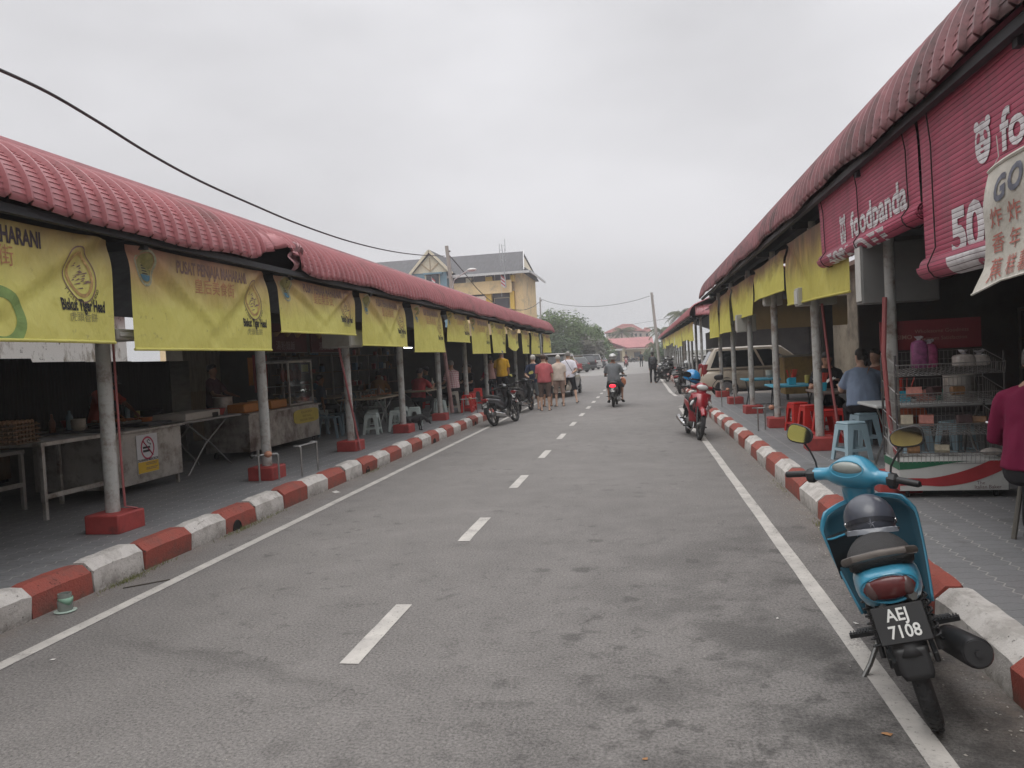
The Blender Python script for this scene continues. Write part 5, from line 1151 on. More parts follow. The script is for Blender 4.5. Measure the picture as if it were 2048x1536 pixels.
# --- low hall with a red roof, and the big house behind it
YH = 146
root = thing('hall_building', 'low cream hall with red roof and gabled porch at the road end', 'building', (-4, YH, 0))
RR = mat('hall_roof_red', (.34, .13, .13), .7, var=.12, ns=.4); WC2 = mat('hall_wall', (.50, .42, .28), .85, var=.1, ns=.5); GB = mat('gable_brown', (.13, .045, .04), .8)
q = lambda px, py, Y=YH: ony(px, py, Y)
a = q(1196, 698); c = q(1259, 700); t_ = q(1221, 687); g0 = q(1220, 724).z
pb('wall', WC2, lambda b: (b.box(q(1240, 710).x, q(1296, 710).x, YH + .5, YH + 12, g0, q(1270, 698).z)))
rr0, rr1, re0, re1 = q(1205, 679, YH + 7), q(1304, 675, YH + 7), q(1197, 699), q(1296, 697)
pb('roof', RR, lambda b: b.add([(re0.x, YH - .6, re0.z), (re1.x + 1.2, YH - .6, re0.z), (re1.x + 1.0, YH + 7, rr0.z), (rr0.x - .5, YH + 7, rr0.z), (re0.x, YH + 15, re0.z), (re1.x + 1.2, YH + 15, re0.z)], [(0, 1, 2, 3), (3, 2, 5, 4)]), thick=.15)
pr = pb('porch', WC2, lambda b: b.box(a.x + .2, q(1245, 700).x + .5, YH - .2, YH + .4, g0, a.z))
for xq in (a.x + .2, q(1245, 700).x): pb('porch_column', WC2, lambda b: b.box(xq, xq + .5, YH - 5.5, YH - 5.1, g0, a.z), pr)
ax_, cx_, tx_ = a.x - .4, c.x*.97 - .4, t_.x
pb('porch_roof', RR, lambda b: (b.add([(ax_ - .3, YH - 6, a.z), (tx_, YH - 6, t_.z + .2), (tx_, YH + 4, t_.z + .2), (ax_ - .3, YH + 4, a.z)], [(0, 1, 2, 3)]), b.add([(cx_ + .3, YH - 6, a.z - .2), (tx_, YH - 6, t_.z + .2), (tx_, YH + 4, t_.z + .2), (cx_ + .3, YH + 4, a.z - .2)], [(3, 2, 1, 0)])), pr, thick=.15)
pb('porch_gable', GB, lambda b: b.add([(ax_ + .3, YH - 5.8, a.z - .05), (cx_ - .4, YH - 5.8, a.z - .05), (tx_, YH - 5.8, t_.z - .15)], [(0, 1, 2)]), pr, thick=.1)
pb('gable_badge', WCR, lambda b: b.lathe([(.33, 0), (.33, .06), (.2, .08)], 18, (tx_, YH - 5.95, t_.z - .75), Matrix.Rotation(PI/2, 3, 'X')), pr)
pb('fascia_sign', mat('sign_grey', (.46, .46, .45), .7, var=.15, ns=3), lambda b: bx_px(b, YH - 6, 1199, 698.5, 1245, 702, 0, .15), pr)
pb('opening', WDK, lambda b: bx_px(b, YH - .4, 1198, 703, 1240, 723, 0, .15), pr)
for px0, px1 in ((1246, 1254), (1268, 1282)):
    f_ = pb('window', mat('window_brown', (.16, .12, .08), .5, var=.3), lambda b: bx_px(b, YH + .3, px0, 703, px1, 717, 0, .15)); pb('pane', WDK, lambda b: bx_px(b, YH + .2, px0 + 1, 705, px1 - 1, 713, 0, .08), f_)
YB = 195
root = thing('large_house', 'big cream house with steep brown red hipped roofs behind the low hall', 'building', (-5, YB, 0))
RB = mat('house_roof_brown', (.20, .055, .045), .8, var=.2, ns=.3); WPK = mat('house_wall', (.55, .45, .40), .85, var=.1, ns=.3)
q = lambda px, py, Y=YB: ony(px, py, Y)
pb('wall', WPK, lambda b: (b.box(q(1212, 670).x, q(1300, 670).x, YB, YB + 14, 0, q(1250, 665).z)))
def hip(b, p0, p1, pt0, pt1, dep):
    b.add([(p0.x, YB - 1, p0.z), (p1.x, YB - 1, p0.z), (p1.x, YB + dep, p0.z), (p0.x, YB + dep, p0.z), (pt0.x, YB + dep/2, pt0.z), (pt1.x, YB + dep/2, pt1.z)], [(0, 1, 5, 4), (1, 2, 5), (2, 3, 4, 5), (3, 0, 4), (0, 3, 2, 1)])
pb('roof', RB, lambda b: hip(b, q(1207, 666), q(1290, 662), q(1245, 648, YB + 8), q(1265, 648, YB + 8), 15))
pb('wing_roof', RB, lambda b: hip(b, q(1283, 664), q(1304, 663), q(1289, 655, YB + 4), q(1298, 655, YB + 4), 8))
pb('dormer', WPK, lambda b: b.prism([(q(1260, 660).x, q(1260, 659).z), (q(1270, 660).x, q(1260, 659).z), (q(1265, 655).x, q(1265, 653).z)], YB - 1.5, YB + 2, 'y'))
for px in (1217, 1224, 1262, 1270, 1279, 1292): pb('window', WDK, lambda b: bx_px(b, YB - .1, px, 667, px + 4, 673, 0, .2))
# --- old whitewashed building and sheet metal fence behind the left stalls
m, n = newmat('old_plaster', .9, .2); c, x, y, z = n.xyz()
st = n.node('ShaderNodeMapping', {0: c, 'Scale': (1, 1.2, .5)}).outputs[0]
k = n.mix(n.rng(n.noise(st, 1.6, 8, .7), .50, .60), (.70, .68, .63), (.28, .24, .19)); k = n.mix(n.rng(n.noise(c, 5, 6, .7), .60, .66), k, (.12, .10, .08)); n.set(n.b.inputs['Base Color'], k)
t = thing('old_building', 'peeling whitewashed wall seen over the dark fence behind the left stalls', 'building', (-15.5, 8, 0))
b = MB(); b.box(-.15, .15, -8, 12.5, 0, 3.6); b.build('wall', MATS['old_plaster'], t)
for y_ in (-1.5, 2.4, 6.3): b = MB(); b.box(.15, .19, y_, y_ + .9, 2.0, 2.9); b.build('shutter', mat('old_wood', (.28, .23, .17), .9, var=.3, ns=5, stretch=(1, 8, 1)), t)
b = MB(); b.box(-.4, .5, -8.2, 12.7, 3.6, 3.68); b.build('roof', mat('zinc_rust', (.22, .15, .12), .8, var=.4, ns=2), t)
def corr(name, label, X, y0, y1, z0, ztops, mt, cat='fence', pitch=.076, amp=.012, gap=None):
    b = MB(); yy = y0; pts = []
    n_ = int((y1 - y0)/(pitch/4)); vs_ = []
    for i in range(n_ + 1):
        y_ = y0 + (y1 - y0)*i/n_; zt = ztops[min(len(ztops) - 1, int((y_ - y0)/(y1 - y0)*len(ztops)))]; dx = amp*math.sin(2*PI*y_/pitch)
        vs_ += [(X + dx, y_, z0), (X + dx, y_, zt)]
    b.add(vs_, [(2*i, 2*i + 2, 2*i + 3, 2*i + 1) for i in range(n_)])
    return tag(b.build(name, mt, None, ang=60, thick=.004), label, cat)
mat('fence_dark', (.030, .028, .028), .75, var=.3, ns=2, stretch=(1, 6, .6)); mat('zinc_pale', (.30, .30, .29), .5, .3, var=.25, ns=3, stretch=(1, 1, 5))
corr('sheet_fence', 'dark corrugated metal fence standing behind the left food stalls', -9.5, 1, 13.95, .2, [2.16, 2.15, 2.13, 2.12, 2.10, 2.09, 2.06, 2.06, 2.0, 1.99, 1.98], MATS['fence_dark'])
corr('zinc_fence', 'pale zinc fence panel between the dark fence and the timber door', -9.6, 14.05, 14.75, .2, [1.98], MATS['zinc_pale'])
t = thing('shed', 'weathered timber and zinc shed at the end of the dark fence', 'shed', (-9.8, 15.6, .2)); b = MB(); b.box(-.4, .0, -.7, .75, 0, 1.1); b.build('timber_door', MATS['old_wood'], t)
b = MB(); b.box(-.42, -.02, -.7, .75, 1.1, 2.3); b.build('zinc_wall', mat('zinc_dirty', (.30, .27, .22), .8, var=.4, ns=2, stretch=(1, 6, 1)), t)
t = thing('back_building', 'low cream building glimpsed beyond the beige van on the right', 'building', (12, 30, 0)); b = MB(); b.box(-4.4, 6, -6, 3, 0, 4.2); b.build('wall', mat('wall_dull', (.30, .26, .20), .9, var=.25, ns=1.2, dirt=(.12, .10, .08), dth=.55, dsc=1.0), t, smooth=False)
for x_ in (-3.6, -1.2, 1.4): b = MB(); b.box(x_, x_ + 1.2, -6.06, -6.003, 1.0, 2.3); f_ = b.build('window', WCR, t, smooth=False); b = MB(); b.box(x_ + .1, x_ + 1.1, -6.10, -6.061, 1.1, 2.2); b.build('pane', WDK, f_, smooth=False)
b = MB(); b.box(-4.9, 6.4, -6.8, 3.4, 4.2, 4.35); b.build('roof', MATS['zinc_rust'], t, smooth=False)
# --- poles, street lamp, wires
PG = mat('pole_concrete', (.30, .285, .26), .85, var=.15, ns=2)
p0 = ony(893, 492, 40); 
t = thing('lamp_post', 'concrete pole with a street lamp arm standing behind the left shelter', 'lamp post', (ony(907, 640, 40).x + .45, 40, 0))
L0 = t.location
b = MB(); b.tube([(0, 0, 0), (p0.x - L0.x, 0, p0.z)], [.16, .10], 12); b.build('pole', PG, t)
pa, pl_ = ony(903, 556, 39.8), ony(940, 541, 38.6)
b = MB(); b.tube([(pa.x - L0.x, -.1, pa.z - .5), (pa.x - L0.x + .15, -.2, pa.z - .1), (pl_.x - L0.x - .3, -1.0, pl_.z + .02), (pl_.x - L0.x, -1.4, pl_.z)], .03, 6); b.tube([(pa.x - L0.x - .1, 0, pa.z + .12), (pa.x - L0.x + .5, -.5, pa.z + .10)], .025, 6); b.build('lamp_arm', GUT, t)
b = MB(); b.ell((pl_.x - L0.x + .12, -1.5, pl_.z + .02), (.26, .14, .09), 16, 8); b.build('lamp_head', mat('lamp_dome', (.55, .55, .53), .4), t)
for dz in (.3, .6): b = MB(); b.cbox((p0.x - L0.x + .14, 0, p0.z - dz), (.12, .06, .08)); b.build('insulator', mat('insulator', (.10, .08, .07), .5), t)
def pole(label, pb0, pt0, Y, r0, r1, cat='pole'):
    a = ony(*pb0, Y); c = ony(*pt0, Y); t = thing('utility_pole', label, cat, (a.x, Y, 0)); b = MB(); b.tube([(0, 0, 0), (0, 0, a.z) if a.z > .3 else (0, 0, .05), (c.x - a.x, 0, c.z)], [r0, r0, r1], 12); b.build('pole_shaft', PG, t)
    b = MB(); b.cbox((c.x - a.x + .1, 0, c.z - .35), (.18, .08, .1)); b.build('bracket', MATS['insulator'], t); return t
pole('thin pole left of the trees, beyond the end of the left shelter', (1083, 680), (1080, 595), 78, .10, .07)
pole('leaning concrete pole beside the far right shelter', (1320, 740), (1303, 585), 75, .17, .12)
WI = mat('cable_black', (.02, .02, .022), .7)
def wire(name, label, pts, r, cat='cable', twist=False):
    b = MB(); P_ = [V(*p) for p in pts]; out_ = []
    for i in range(len(P_) - 1):
        p_, a_, b_, n_ = P_[max(i-1, 0)], P_[i], P_[i+1], P_[min(i+2, len(P_)-1)]
        for k in range(6): t = k/6; out_.append(.5*((2*a_) + (b_ - p_)*t + (2*p_ - 5*a_ + 4*b_ - n_)*t*t + (3*a_ - p_ - 3*b_ + n_)*t**3))
    out_.append(P_[-1]); b.tube([tuple(q_) for q_ in out_], r, 6)
    return tag(b.build(name, WI, None), label, cat)
# bundled cable sweeping from the upper left to the lamp post, in the vertical plane between its two ends
A2, B2 = V(-6.6, 6.0), V(p0.x, 40)
def onplane(px, py):
    d = ray(px, py); nx, ny = -(B2 - A2).y, (B2 - A2).x; t_ = (nx*A2.x + ny*A2.y)/(nx*d.x + ny*d.y); return tuple(d*t_ + V(0, 0, CAMH))
cab = [onplane(*q_) for q_ in [(-60, 118), (0, 140), (100, 187), (200, 246), (300, 308), (400, 362), (500, 407), (600, 449), (700, 483), (780, 502), (840, 510), (889, 512)]]
wire('overhead_cable', 'thick twisted black cable sagging across the sky from upper left to the lamp post', cab, .020)
wire('overhead_cable', 'thin cable drooping from the lamp post to the pole left of the trees', [tuple(ony(px, py, Y)) for px, py, Y in [(896, 508, 40), (925, 541, 45), (955, 578, 51), (985, 604, 57), (1015, 617, 63), (1045, 620, 69), (1065, 614, 74), (1079, 604, 78)]], .028)
wire('overhead_cable', 'thin slack cable crossing between the two far poles', [tuple(ony(px, py, Y)) for px, py, Y in [(1081, 598, 78), (1110, 607, 78), (1150, 612, 77), (1190, 613, 77), (1230, 609, 76), (1270, 601, 75.5), (1299, 592, 75)]], .022)
wire('overhead_cable', 'thin low cable running from the hall to the far right shelter', [tuple(ony(px, py, Y)) for px, py, Y in [(1230, 655, 140), (1280, 646, 120), (1305, 642, 100), (1340, 636, 75)]], .02)
# --- trees
def leafmat(name, col, v=.35): 
    m = mat(name, col, .7, var=v, ns=.9, spec=.3); return m
LF = [leafmat('leaves_mid', (.11, .165, .06)), leafmat('leaves_dark', (.065, .105, .045)), leafmat('leaves_olive', (.10, .115, .055)), leafmat('leaves_greyish', (.13, .13, .105))]
BK = mat('bark', (.13, .10, .075), .9, var=.3, ns=4, bump=.5)
def tree(label, x, y, h, rad, mt, seed, group=None, cat='tree', low=.15, dens=1.0, leaf=.28):
    r = random.Random(seed); t = thing('tree', label, cat, (x, y, 0), group=group)
    b = MB(); b.tube([(0, 0, 0), (.1, 0, h*.25), (.0, .1, h*.5), (.1, .1, h*.75)], [.22, .17, .12, .04], 8)
    blobs = []
    for k in range(16):
        a = r.uniform(0, 2*PI); q = r.uniform(.15, .8); z = h*r.uniform(low + .1, .93); f = math.sqrt(max(.12, 1 - ((z/h - .52)/.52)**2)); c_ = V(rad*q*f*math.cos(a), rad*q*f*math.sin(a), z); blobs.append((c_, rad*r.uniform(.26, .45)))
        if k < 8: b.tube([(.05, .05, h*r.uniform(.25, .5)), tuple(c_*.5 + V(0, 0, h*.25)), tuple(c_)], [.08, .05, .02], 5)
    b.build('trunk', BK, t)
    b = MB(); N_ = int(4200*dens)
    for k in range(N_):
        c_, br = r.choice(blobs); d = V(r.gauss(0, 1), r.gauss(0, 1), r.gauss(0, 1)).normalized(); p = c_ + d*br*(r.random()**.4)*V(1, 1, .8).length/1.62
        s_ = leaf*r.uniform(.5, 1.2); nrm = (d + V(r.uniform(-.6, .6), r.uniform(-.6, .6), r.uniform(-.1, .9))).normalized(); u = nrm.cross(V(0, 0, 1)).normalized(); v_ = nrm.cross(u)
        b.add([p + u*s_*.5, p + v_*s_*.28 + nrm*s_*.08, p - u*s_*.5, p - v_*s_*.28 + nrm*s_*.08], [(0, 1, 2, 3)])
    b.build('crown', mt, t, smooth=False); return t
for i, (px, pyt, Y, rad, mi, lb_) in enumerate([(1075, 640, 112, 3.4, 2, 'sparse greyish tree at the left of the far tree row'), (1108, 620, 104, 4.2, 0, 'tallest leafy tree of the far row, beside the thin pole'), (1140, 634, 112, 4.0, 1, 'dark dense tree in the middle of the far row'), (1168, 640, 106, 3.6, 0, 'bright green rounded tree behind the parked cars'), (1172, 672, 99, 2.6, 3, 'small dry greyish tree in front of the far tree row'), (1192, 646, 116, 3.2, 0, 'green tree at the right end of the far row, beside the hall'), (1125, 668, 98, 3.4, 1, 'low dark tree in front of the far row, behind the dark hatchback'), (1098, 668, 96, 3.2, 1, 'low dark tree just beyond the end of the left shelter'), (1048, 655, 110, 4.0, 1, 'dark tree half hidden by the left shelter roof'), (1205, 676, 122, 2.4, 0, 'small green tree touching the corner of the hall')]):
    p = ony(px, pyt, Y); tree(lb_, p.x, Y, p.z, rad, LF[mi], 50 + i, group='trees of the far row', low=.05, leaf=.42)
def palm(label, px, py, Y, fl, seed, col):
    r = random.Random(seed); c_ = ony(px, py, Y); t = thing('palm_tree', label, 'palm', (c_.x, Y, 0), group='coconut palms'); b = MB(); b.tube([(0, 0, 0), (.15, 0, c_.z*.5), (0, 0, c_.z)], [.22, .16, .13], 8); b.build('trunk', BK, t)
    b = MB()
    for k in range(26):
        a = r.uniform(0, 2*PI); up = r.uniform(-.5, 1.25); pts = []; L_ = fl*r.uniform(.8, 1.1)
        d = V(math.cos(a), math.sin(a), 0)
        for i in range(9): s_ = i/8; pts.append(V(0, 0, c_.z) + d*L_*s_*math.cos(up*(1 - s_))*.95 + V(0, 0, L_*(math.sin(up)*s_ - .75*s_*s_)))
        for i in range(8):
            p0_, p1_ = pts[i], pts[i+1]; sd = d.cross(V(0, 0, 1)); w_ = fl*.20*math.sin(PI*min(1, (i + 1.2)/9)) + .05
            for sg in (-1, 1):
                for q_ in (0, .5): m0 = p0_.lerp(p1_, q_); b.add([m0, m0 + (p1_ - p0_)*.30, m0 + (p1_ - p0_)*.6 + sd*sg*w_ - V(0, 0, w_*r.uniform(.5, .9))], [(0, 1, 2)])
        b.tube([tuple(p) for p in pts], .03, 4)
    b.build('crown', col, t, smooth=False)
LP_ = leafmat('palm_leaf', (.085, .10, .05))
palm('bushy coconut palm in front of the big brown roofed house', 1243, 664, 160, 3.6, 1, LP_)
palm('coconut palm behind the leaning pole', 1322, 662, 118, 2.4, 2, LP_)
palm('coconut palm peeping over the roof of the far right shelter', 1362, 628, 105, 2.3, 3, LP_)
palm('short palm between the leaning pole and the hall', 1306, 690, 112, 1.7, 4, LP_)
for i, (px, pyt, Y, rad) in enumerate([(1297, 704, 135, 1.8), (1312, 700, 118, 1.6), (1328, 694, 110, 2.0)]):
    p = ony(px, pyt, Y); tree('low hedge shrub at the road end, %s' % ('right of the hall', 'below the short palm', 'behind the leaning pole')[i], p.x, Y, p.z, rad, LF[1], 80 + i, cat='shrub', low=.0, dens=.5, leaf=.3)
# distant ground-level tree line closing the view on both sides
for i, (x, y, h, rad) in enumerate([(-40, 135, 9, 7), (-28, 128, 8, 6), (-20, 131, 7.5, 5), (14, 120, 7, 5), (22, 112, 7, 5), (30, 105, 7.5, 5), (12, 60, 6, 4), (18, 52, 6.5, 4.5), (24, 42, 7, 5), (14, 46, 5.5, 3.5), (22, 34, 6, 4.5), (30, 26, 7, 5), (-52, 120, 9, 7), (16, 27, 5.0, 3.0), (19, 18, 5.5, 3.5), (21, 8, 6, 4)]):
    tree('leafy tree standing well behind the %s' % ('left shelter' if x < 0 else 'right shelters'), x, y, h, rad, LF[i % 2], 90 + i, group='trees behind the shelters', low=.0, dens=.6, leaf=.5)
# ================================================================= STALL INTERIORS
SS = mat('stainless', (.50, .48, .45), .42, .6, var=.16, ns=3, dirt=(.20, .16, .13), dth=.56, dsc=3.5, bump=.1, bs=8); SSD = mat('stainless_dull', (.25, .245, .235), .5, .6, var=.2, ns=5)
mat('partition_dark', (.10, .095, .095), .8, var=.4, ns=1.5, dirt=(.09, .07, .06), dth=.6); mat('wood_brown', (.16, .10, .06), .7, var=.3, ns=3, stretch=(1, 6, 1)); DKC = mat('dark_clutter', (.05, .052, .055), .6, var=.6, ns=8)
def partition(label, x0, x1, y0, y1, z1, mt='partition_dark'):
    b = MB(); b.box(x0, x1, y0, y1, PZ, z1); o = tag(b.build('partition_wall', MATS[mt], None, smooth=False), label, 'partition')
    return o
partition('dark back partition of the middle left stalls, behind the diners', -10.2, -10.1, 16.4, 39, 3.3)
partition('dark cross partition at the end of the sheet fence, left stalls', -10.1, -8.6, 16.42, 16.5, 3.0)
partition('dark cross partition closing the far end of the left stalls', -10.1, -7.2, 30.0, 30.1, 3.1)
partition('dark back partition of the near right stalls', 7.4, 7.5, -3, 15.5, 3.6)
partition('dark cross partition right of the diners, near right stalls', 4.2, 7.38, 15.5, 15.6, 3.6)
partition('dark back partition of the farther right shelter', 7.2, 7.3, 32, 86, 3.4)
partition('dark cross partition facing the side entrance of the farther right shelter', 3.4, 7.18, 34.0, 34.1, 3.2)
partition('dark cross partition at the far end of the left shelter, behind the off-roader', -10.1, -5.2, 39.0, 39.1, 3.0)
partition('dark partition behind the left picture edge', -9.5, -6.6, 2.2, 2.3, 3.2)
r_ = random.Random(21)
# back shelves crowded with small dark shapes
def shelf(label, x, y, w_, rot, h=1.9, n_=26, seed=0, cols=None):
    r = random.Random(seed); t = thing('storage_shelf', label, 'shelf', (x, y, PZ), rot); b = MB()
    for sx in (-w_/2, w_/2):
        for sy in (-.2, .2): b.box(sx - .02, sx + .02, sy - .02, sy + .02, 0, h)
    b.box(-w_/2 + .02, w_/2 - .02, .17, .19, h - .06, h); b.box(-w_/2 + .02, w_/2 - .02, .17, .19, .1, .14); b.box(-w_/2 - .005, -w_/2 + .005, -.2, .2, .1, .14); b.box(w_/2 - .005, w_/2 + .005, -.2, .2, .1, .14); b.build('shelf_frame', SSD, t, smooth=False)
    for k in range(4): b = MB(); b.box(-w_/2, w_/2, -.2, .2, .3 + k*(h - .35)/3, .325 + k*(h - .35)/3); b.build('shelf_board', MATS['wood_brown'], t, smooth=False)
    cs_ = cols or [DKC, mat('tub_white', (.35, .35, .33), .5), mat('tub_blue', (.05, .12, .2), .5), mat('tub_red', (.25, .03, .03), .5), mat('tin_brown', (.16, .10, .06), .5)]
    for k in range(n_):
        z_ = .326 + (k % 4)*(h - .35)/3; b = MB(); sx = r.uniform(-w_/2 + .1, w_/2 - .1); hh = r.uniform(.1, .28); rr = r.uniform(.04, .11)
        if r.random() < .5: b.lathe([(rr*.8, 0), (rr, hh*.1), (rr, hh*.9), (rr*.6, hh)], 12, (sx, r.uniform(-.1, .1), z_))
        else: b.cbox((sx, 0, z_ + hh/2), (rr*2, rr*1.8, hh))
        b.build('container', r.choice(cs_), t)
    return t
for i, (x, y) in enumerate([(-9.7, 18.3), (-9.7, 21.0), (-9.7, 24.2), (-9.7, 27.4)]): shelf('tall shelf of tubs in the dark left stalls, %s' % ('behind the plastic chairs', 'behind the red shirted diner', 'behind the checked shirt', 'behind the yellow shirt')[i], x, y, 2.2, PI/2, seed=i)
for i, (x, y) in enumerate([(6.9, 4.5), (6.9, 7.4), (6.9, 10.6), (6.9, 13.6)]): shelf('dim tall shelf in the right stalls, %s' % ('at the right picture edge', 'behind the bread rack', 'behind the woman in light blue', 'behind the man who is eating')[i], x, y, 2.4, PI/2, seed=9 + i)
# --- left: steel table, egg trays, counter
def steel_table(label, x0, x1, y0, y1, h, shelfz=.35, cat='table'):
    t = thing('steel_table', label, cat, (x0, y0, PZ)); b = MB(); w_, l = x1 - x0, y1 - y0
    b.box(0, w_, 0, l, h - .045, h); b.build('tabletop', SS, t, smooth=False, bevel=.004)
    for sx in (.03, w_ - .03):
        for sy in (.03, l - .03): b = MB(); b.box(sx - .02, sx + .02, sy - .02, sy + .02, 0, h - .046); b.build('leg', SS, t, smooth=False)
    b = MB(); b.box(w_ - .045, w_ - .012, .05, l - .05, shelfz - .03, shelfz + .02); b.build('rail', SS, t, smooth=False); return t
steel_table('bare steel frame table under the stacked egg trays, left picture edge', -6.95, -6.27, 6.93, 7.93, .83, .25)
steel_table('dark steel side table behind the egg trays', -8.3, -7.1, 5.6, 7.6, .70, .3)
t = thing('egg_trays', 'brown pile of egg trays on the steel table at left', 'egg trays', (-6.62, 6.93, PZ + .83), R(8))
TRB = mat('tray_pulp', (.17, .115, .075), .9, var=.3, ns=20); EGG = mat('egg_brown', (.42, .25, .15), .5, var=.15, ns=4)
for k in range(5):
    z = k*.046; b = MB(); b.box(-.19, .19, -.19, .19, z, z + .012)
    for i in range(7):
        for j in range(7): b.lathe([(.022, 0), (.008, .024)], 5, (-.165 + i*.055, -.165 + j*.055, z + .010))
    tr = b.build('tray', TRB, t); b = MB()
    for i in range(6):
        for j in range(6):
            if k < 4 and 0 < i < 5 and 0 < j < 5: continue
            b.ell((-.138 + i*.055, -.138 + j*.055, z + .036), (.021, .021, .027), 8, 6)
    o = b.build('egg', EGG, tr); o['kind'] = 'stuff'
b = MB(); b.grid(lambda u, v: (.0 + .20*u, .0 + .11*v + .02*u, .03*math.sin(3*u) * v), 6, 4); o = b.build('paper_sheet', mat('paper_cream', (.60, .56, .42), .9), None, thick=.003); o.location = (-6.42, 7.06, PZ + .834); o.rotation_euler = (R(-25), 0, R(80)); tag(o, 'small curled cream paper lying before the egg trays', 'paper')
t = thing('steel_counter', 'steel food counter with the no smoking sign on its front', 'counter', (-7.35, 7.98, PZ))
b = MB(); b.box(0, 1.05, 0, 1.42, .13, .78); b.build('cabinet', SS, t, smooth=False, bevel=.006)
b = MB(); b.box(-.02, 1.10, -.02, 1.46, .781, .815); b.build('worktop', SS, t, smooth=False, bevel=.006)
b = MB(); b.box(.05, .95, .9, 1.40, .815, .86); b.box(.05, .9, .05, .5, .815, .84); b.build('griddle', DKC, t, smooth=False, bevel=.01)
for sx in (.05, 1.0):
    for sy in (.06, 1.36): b = MB(); b.box(sx - .02, sx + .02, sy - .02, sy + .02, 0, .13); b.build('leg', SS, t, smooth=False)
# no smoking poster
ps = MB(); PX = -6.297; py0, py1, pz1, pz0 = 8.46, 8.87, .935, .445
ps.box(PX, PX + .006, py0, py1, pz0, pz1); po = tag(ps.build('no_smoking_poster', mat('poster_white', (.66, .66, .68), .6, var=.06), None, smooth=False), 'white and yellow no smoking poster stuck on the steel counter', 'poster')
b = MB(); b.box(PX + .006, PX + .009, py0 + .004, py1 - .004, pz0 + .004, pz0 + .145); b.build('yellow_panel', mat('poster_yellow', (.62, .40, .03), .6, var=.06), po, smooth=False)
cy_, cz_ = (py0 + py1)/2, pz1 - .175; b = MB(); n_ = 40
b.add([(PX + .009, cy_ + q*.9*math.cos(2*PI*i/n_), cz_ + q*math.sin(2*PI*i/n_)) for q in (.125, .148) for i in range(n_)], [(i, (i+1) % n_, n_ + (i+1) % n_, n_ + i) for i in range(n_)])
b.build('red_ring', mat('sign_red', (.50, .06, .12), .6, var=.06), po, smooth=False); b = MB(); b.bar((PX + .0105, cy_ - .095, cz_ + .10), (PX + .0105, cy_ + .095, cz_ - .10), .004, .022, (1, 0, 0)); b.T = Matrix(); b.build('red_slash', MATS['sign_red'], po, smooth=False)
b = MB(); b.box(PX + .007, PX + .0085, cy_ - .09, cy_ + .05, cz_ - .005, cz_ + .02); b.box(PX + .007, PX + .0085, cy_ - .09, cy_ + .05, cz_ - .05, cz_ - .022); b.build('cigarette_symbol', INKK, po, smooth=False)
b = MB(); b.tube([(PX + .0085, cy_ + .05, cz_ + .03), (PX + .0085, cy_ + .065, cz_ + .05), (PX + .0085, cy_ + .02, cz_ + .06), (PX + .0085, cy_ - .005, cz_ + .085), (PX + .0085, cy_ + .025, cz_ + .11), (PX + .0085, cy_ + .05, cz_ + .085)], .005, 4); b.build('smoke_symbol', INKK, po, smooth=False)
b = MB(); put_text(b, 'DILARANG MEROKOK', lambda x_, y_: (PX + .009, cy_ + x_, pz0 + .165 + y_), .044, bold=.0012, sx=.92); b.build('poster_lettering', INKK, po, smooth=False)
for k_, z_ in enumerate((.118, .100, .058, .040)): b = MB(); b.box(PX + .009, PX + .0105, cy_ - .05, py1 - .03 - .02*(k_ % 2), pz0 + z_, pz0 + z_ + .008); b.build('small_print', INKF, po, smooth=False)
# folding table between the counters, white board box on it
def fold_table(label, x, y, w_, l, h, topm, rz=0, legm=SSD, group=None, top_t=.035, base=PZ, taper=None):
    t = thing('folding_table', label, 'table', (x, y, base), rz, group); b = MB(); b.box(-w_/2, w_/2, -l/2, l/2, h - top_t, h); b.build('tabletop', topm, t, smooth=False, bevel=.012, seg=2)
    for s in (-1, 1):
        for q in (-1, 1): b = MB(); b.tube([(s*w_*.38, q*l*.36, .0), (s*w_*.34, q*l*.05, h*.5), (s*w_*.36, -q*l*.34, h - top_t)], .013, 6); b.build('leg', legm, t)
    b = MB(); b.tube([(-w_*.36, -l*.2, h*.22), (w_*.36, -l*.2, h*.22)], .01, 6); b.build('cross_bar', legm, t); return t
fold_table('folding table with a white flat box between the two steel counters', -6.85, 10.5, .75, 1.65, .80, mat('table_grey', (.30, .29, .28), .6, var=.15))
t = thing('foam_box', 'flat off white box with a black price tag on the folding table', 'box', (-6.80, 10.35, PZ + .80), R(6)); b = MB(); b.box(-.25, .25, -.55, .55, 0, .11); b.build('carton', mat('carton_white', (.50, .47, .43), .8, var=.12, ns=5), t, smooth=False, bevel=.012); b = MB(); b.box(.251, .258, .28, .46, .0, .07); b.build('price_tag', INKK, t, smooth=False)
t = thing('steel_tray', 'shallow steel tray of brown fritters on the left food counter', 'tray', (-7.0, 9.05, PZ + .862)); b = MB(); b.box(-.3, .25, -.2, .2, 0, .03); b.build('tray_pan', SSD, t, smooth=False, bevel=.008)
b = MB(); r = random.Random(2)
for k in range(26): b.ell((r.uniform(-.25, .2), r.uniform(-.16, .16), .045), (.04, .03, .02), 8, 5)
o = b.build('fritters', mat('fritter', (.30, .12, .05), .8, var=.4, ns=12), t); o['kind'] = 'stuff'
t = thing('plastic_tub', 'orange tub on the far corner of the left food counter', 'tub', (-6.75, 9.3, PZ + .816)); b = MB(); b.lathe([(.07, 0), (.09, .09), (.095, .10), (.08, .10), (.065, .02)], 16); b.build('tub', mat('tub_orange', (.45, .14, .03), .5), t)
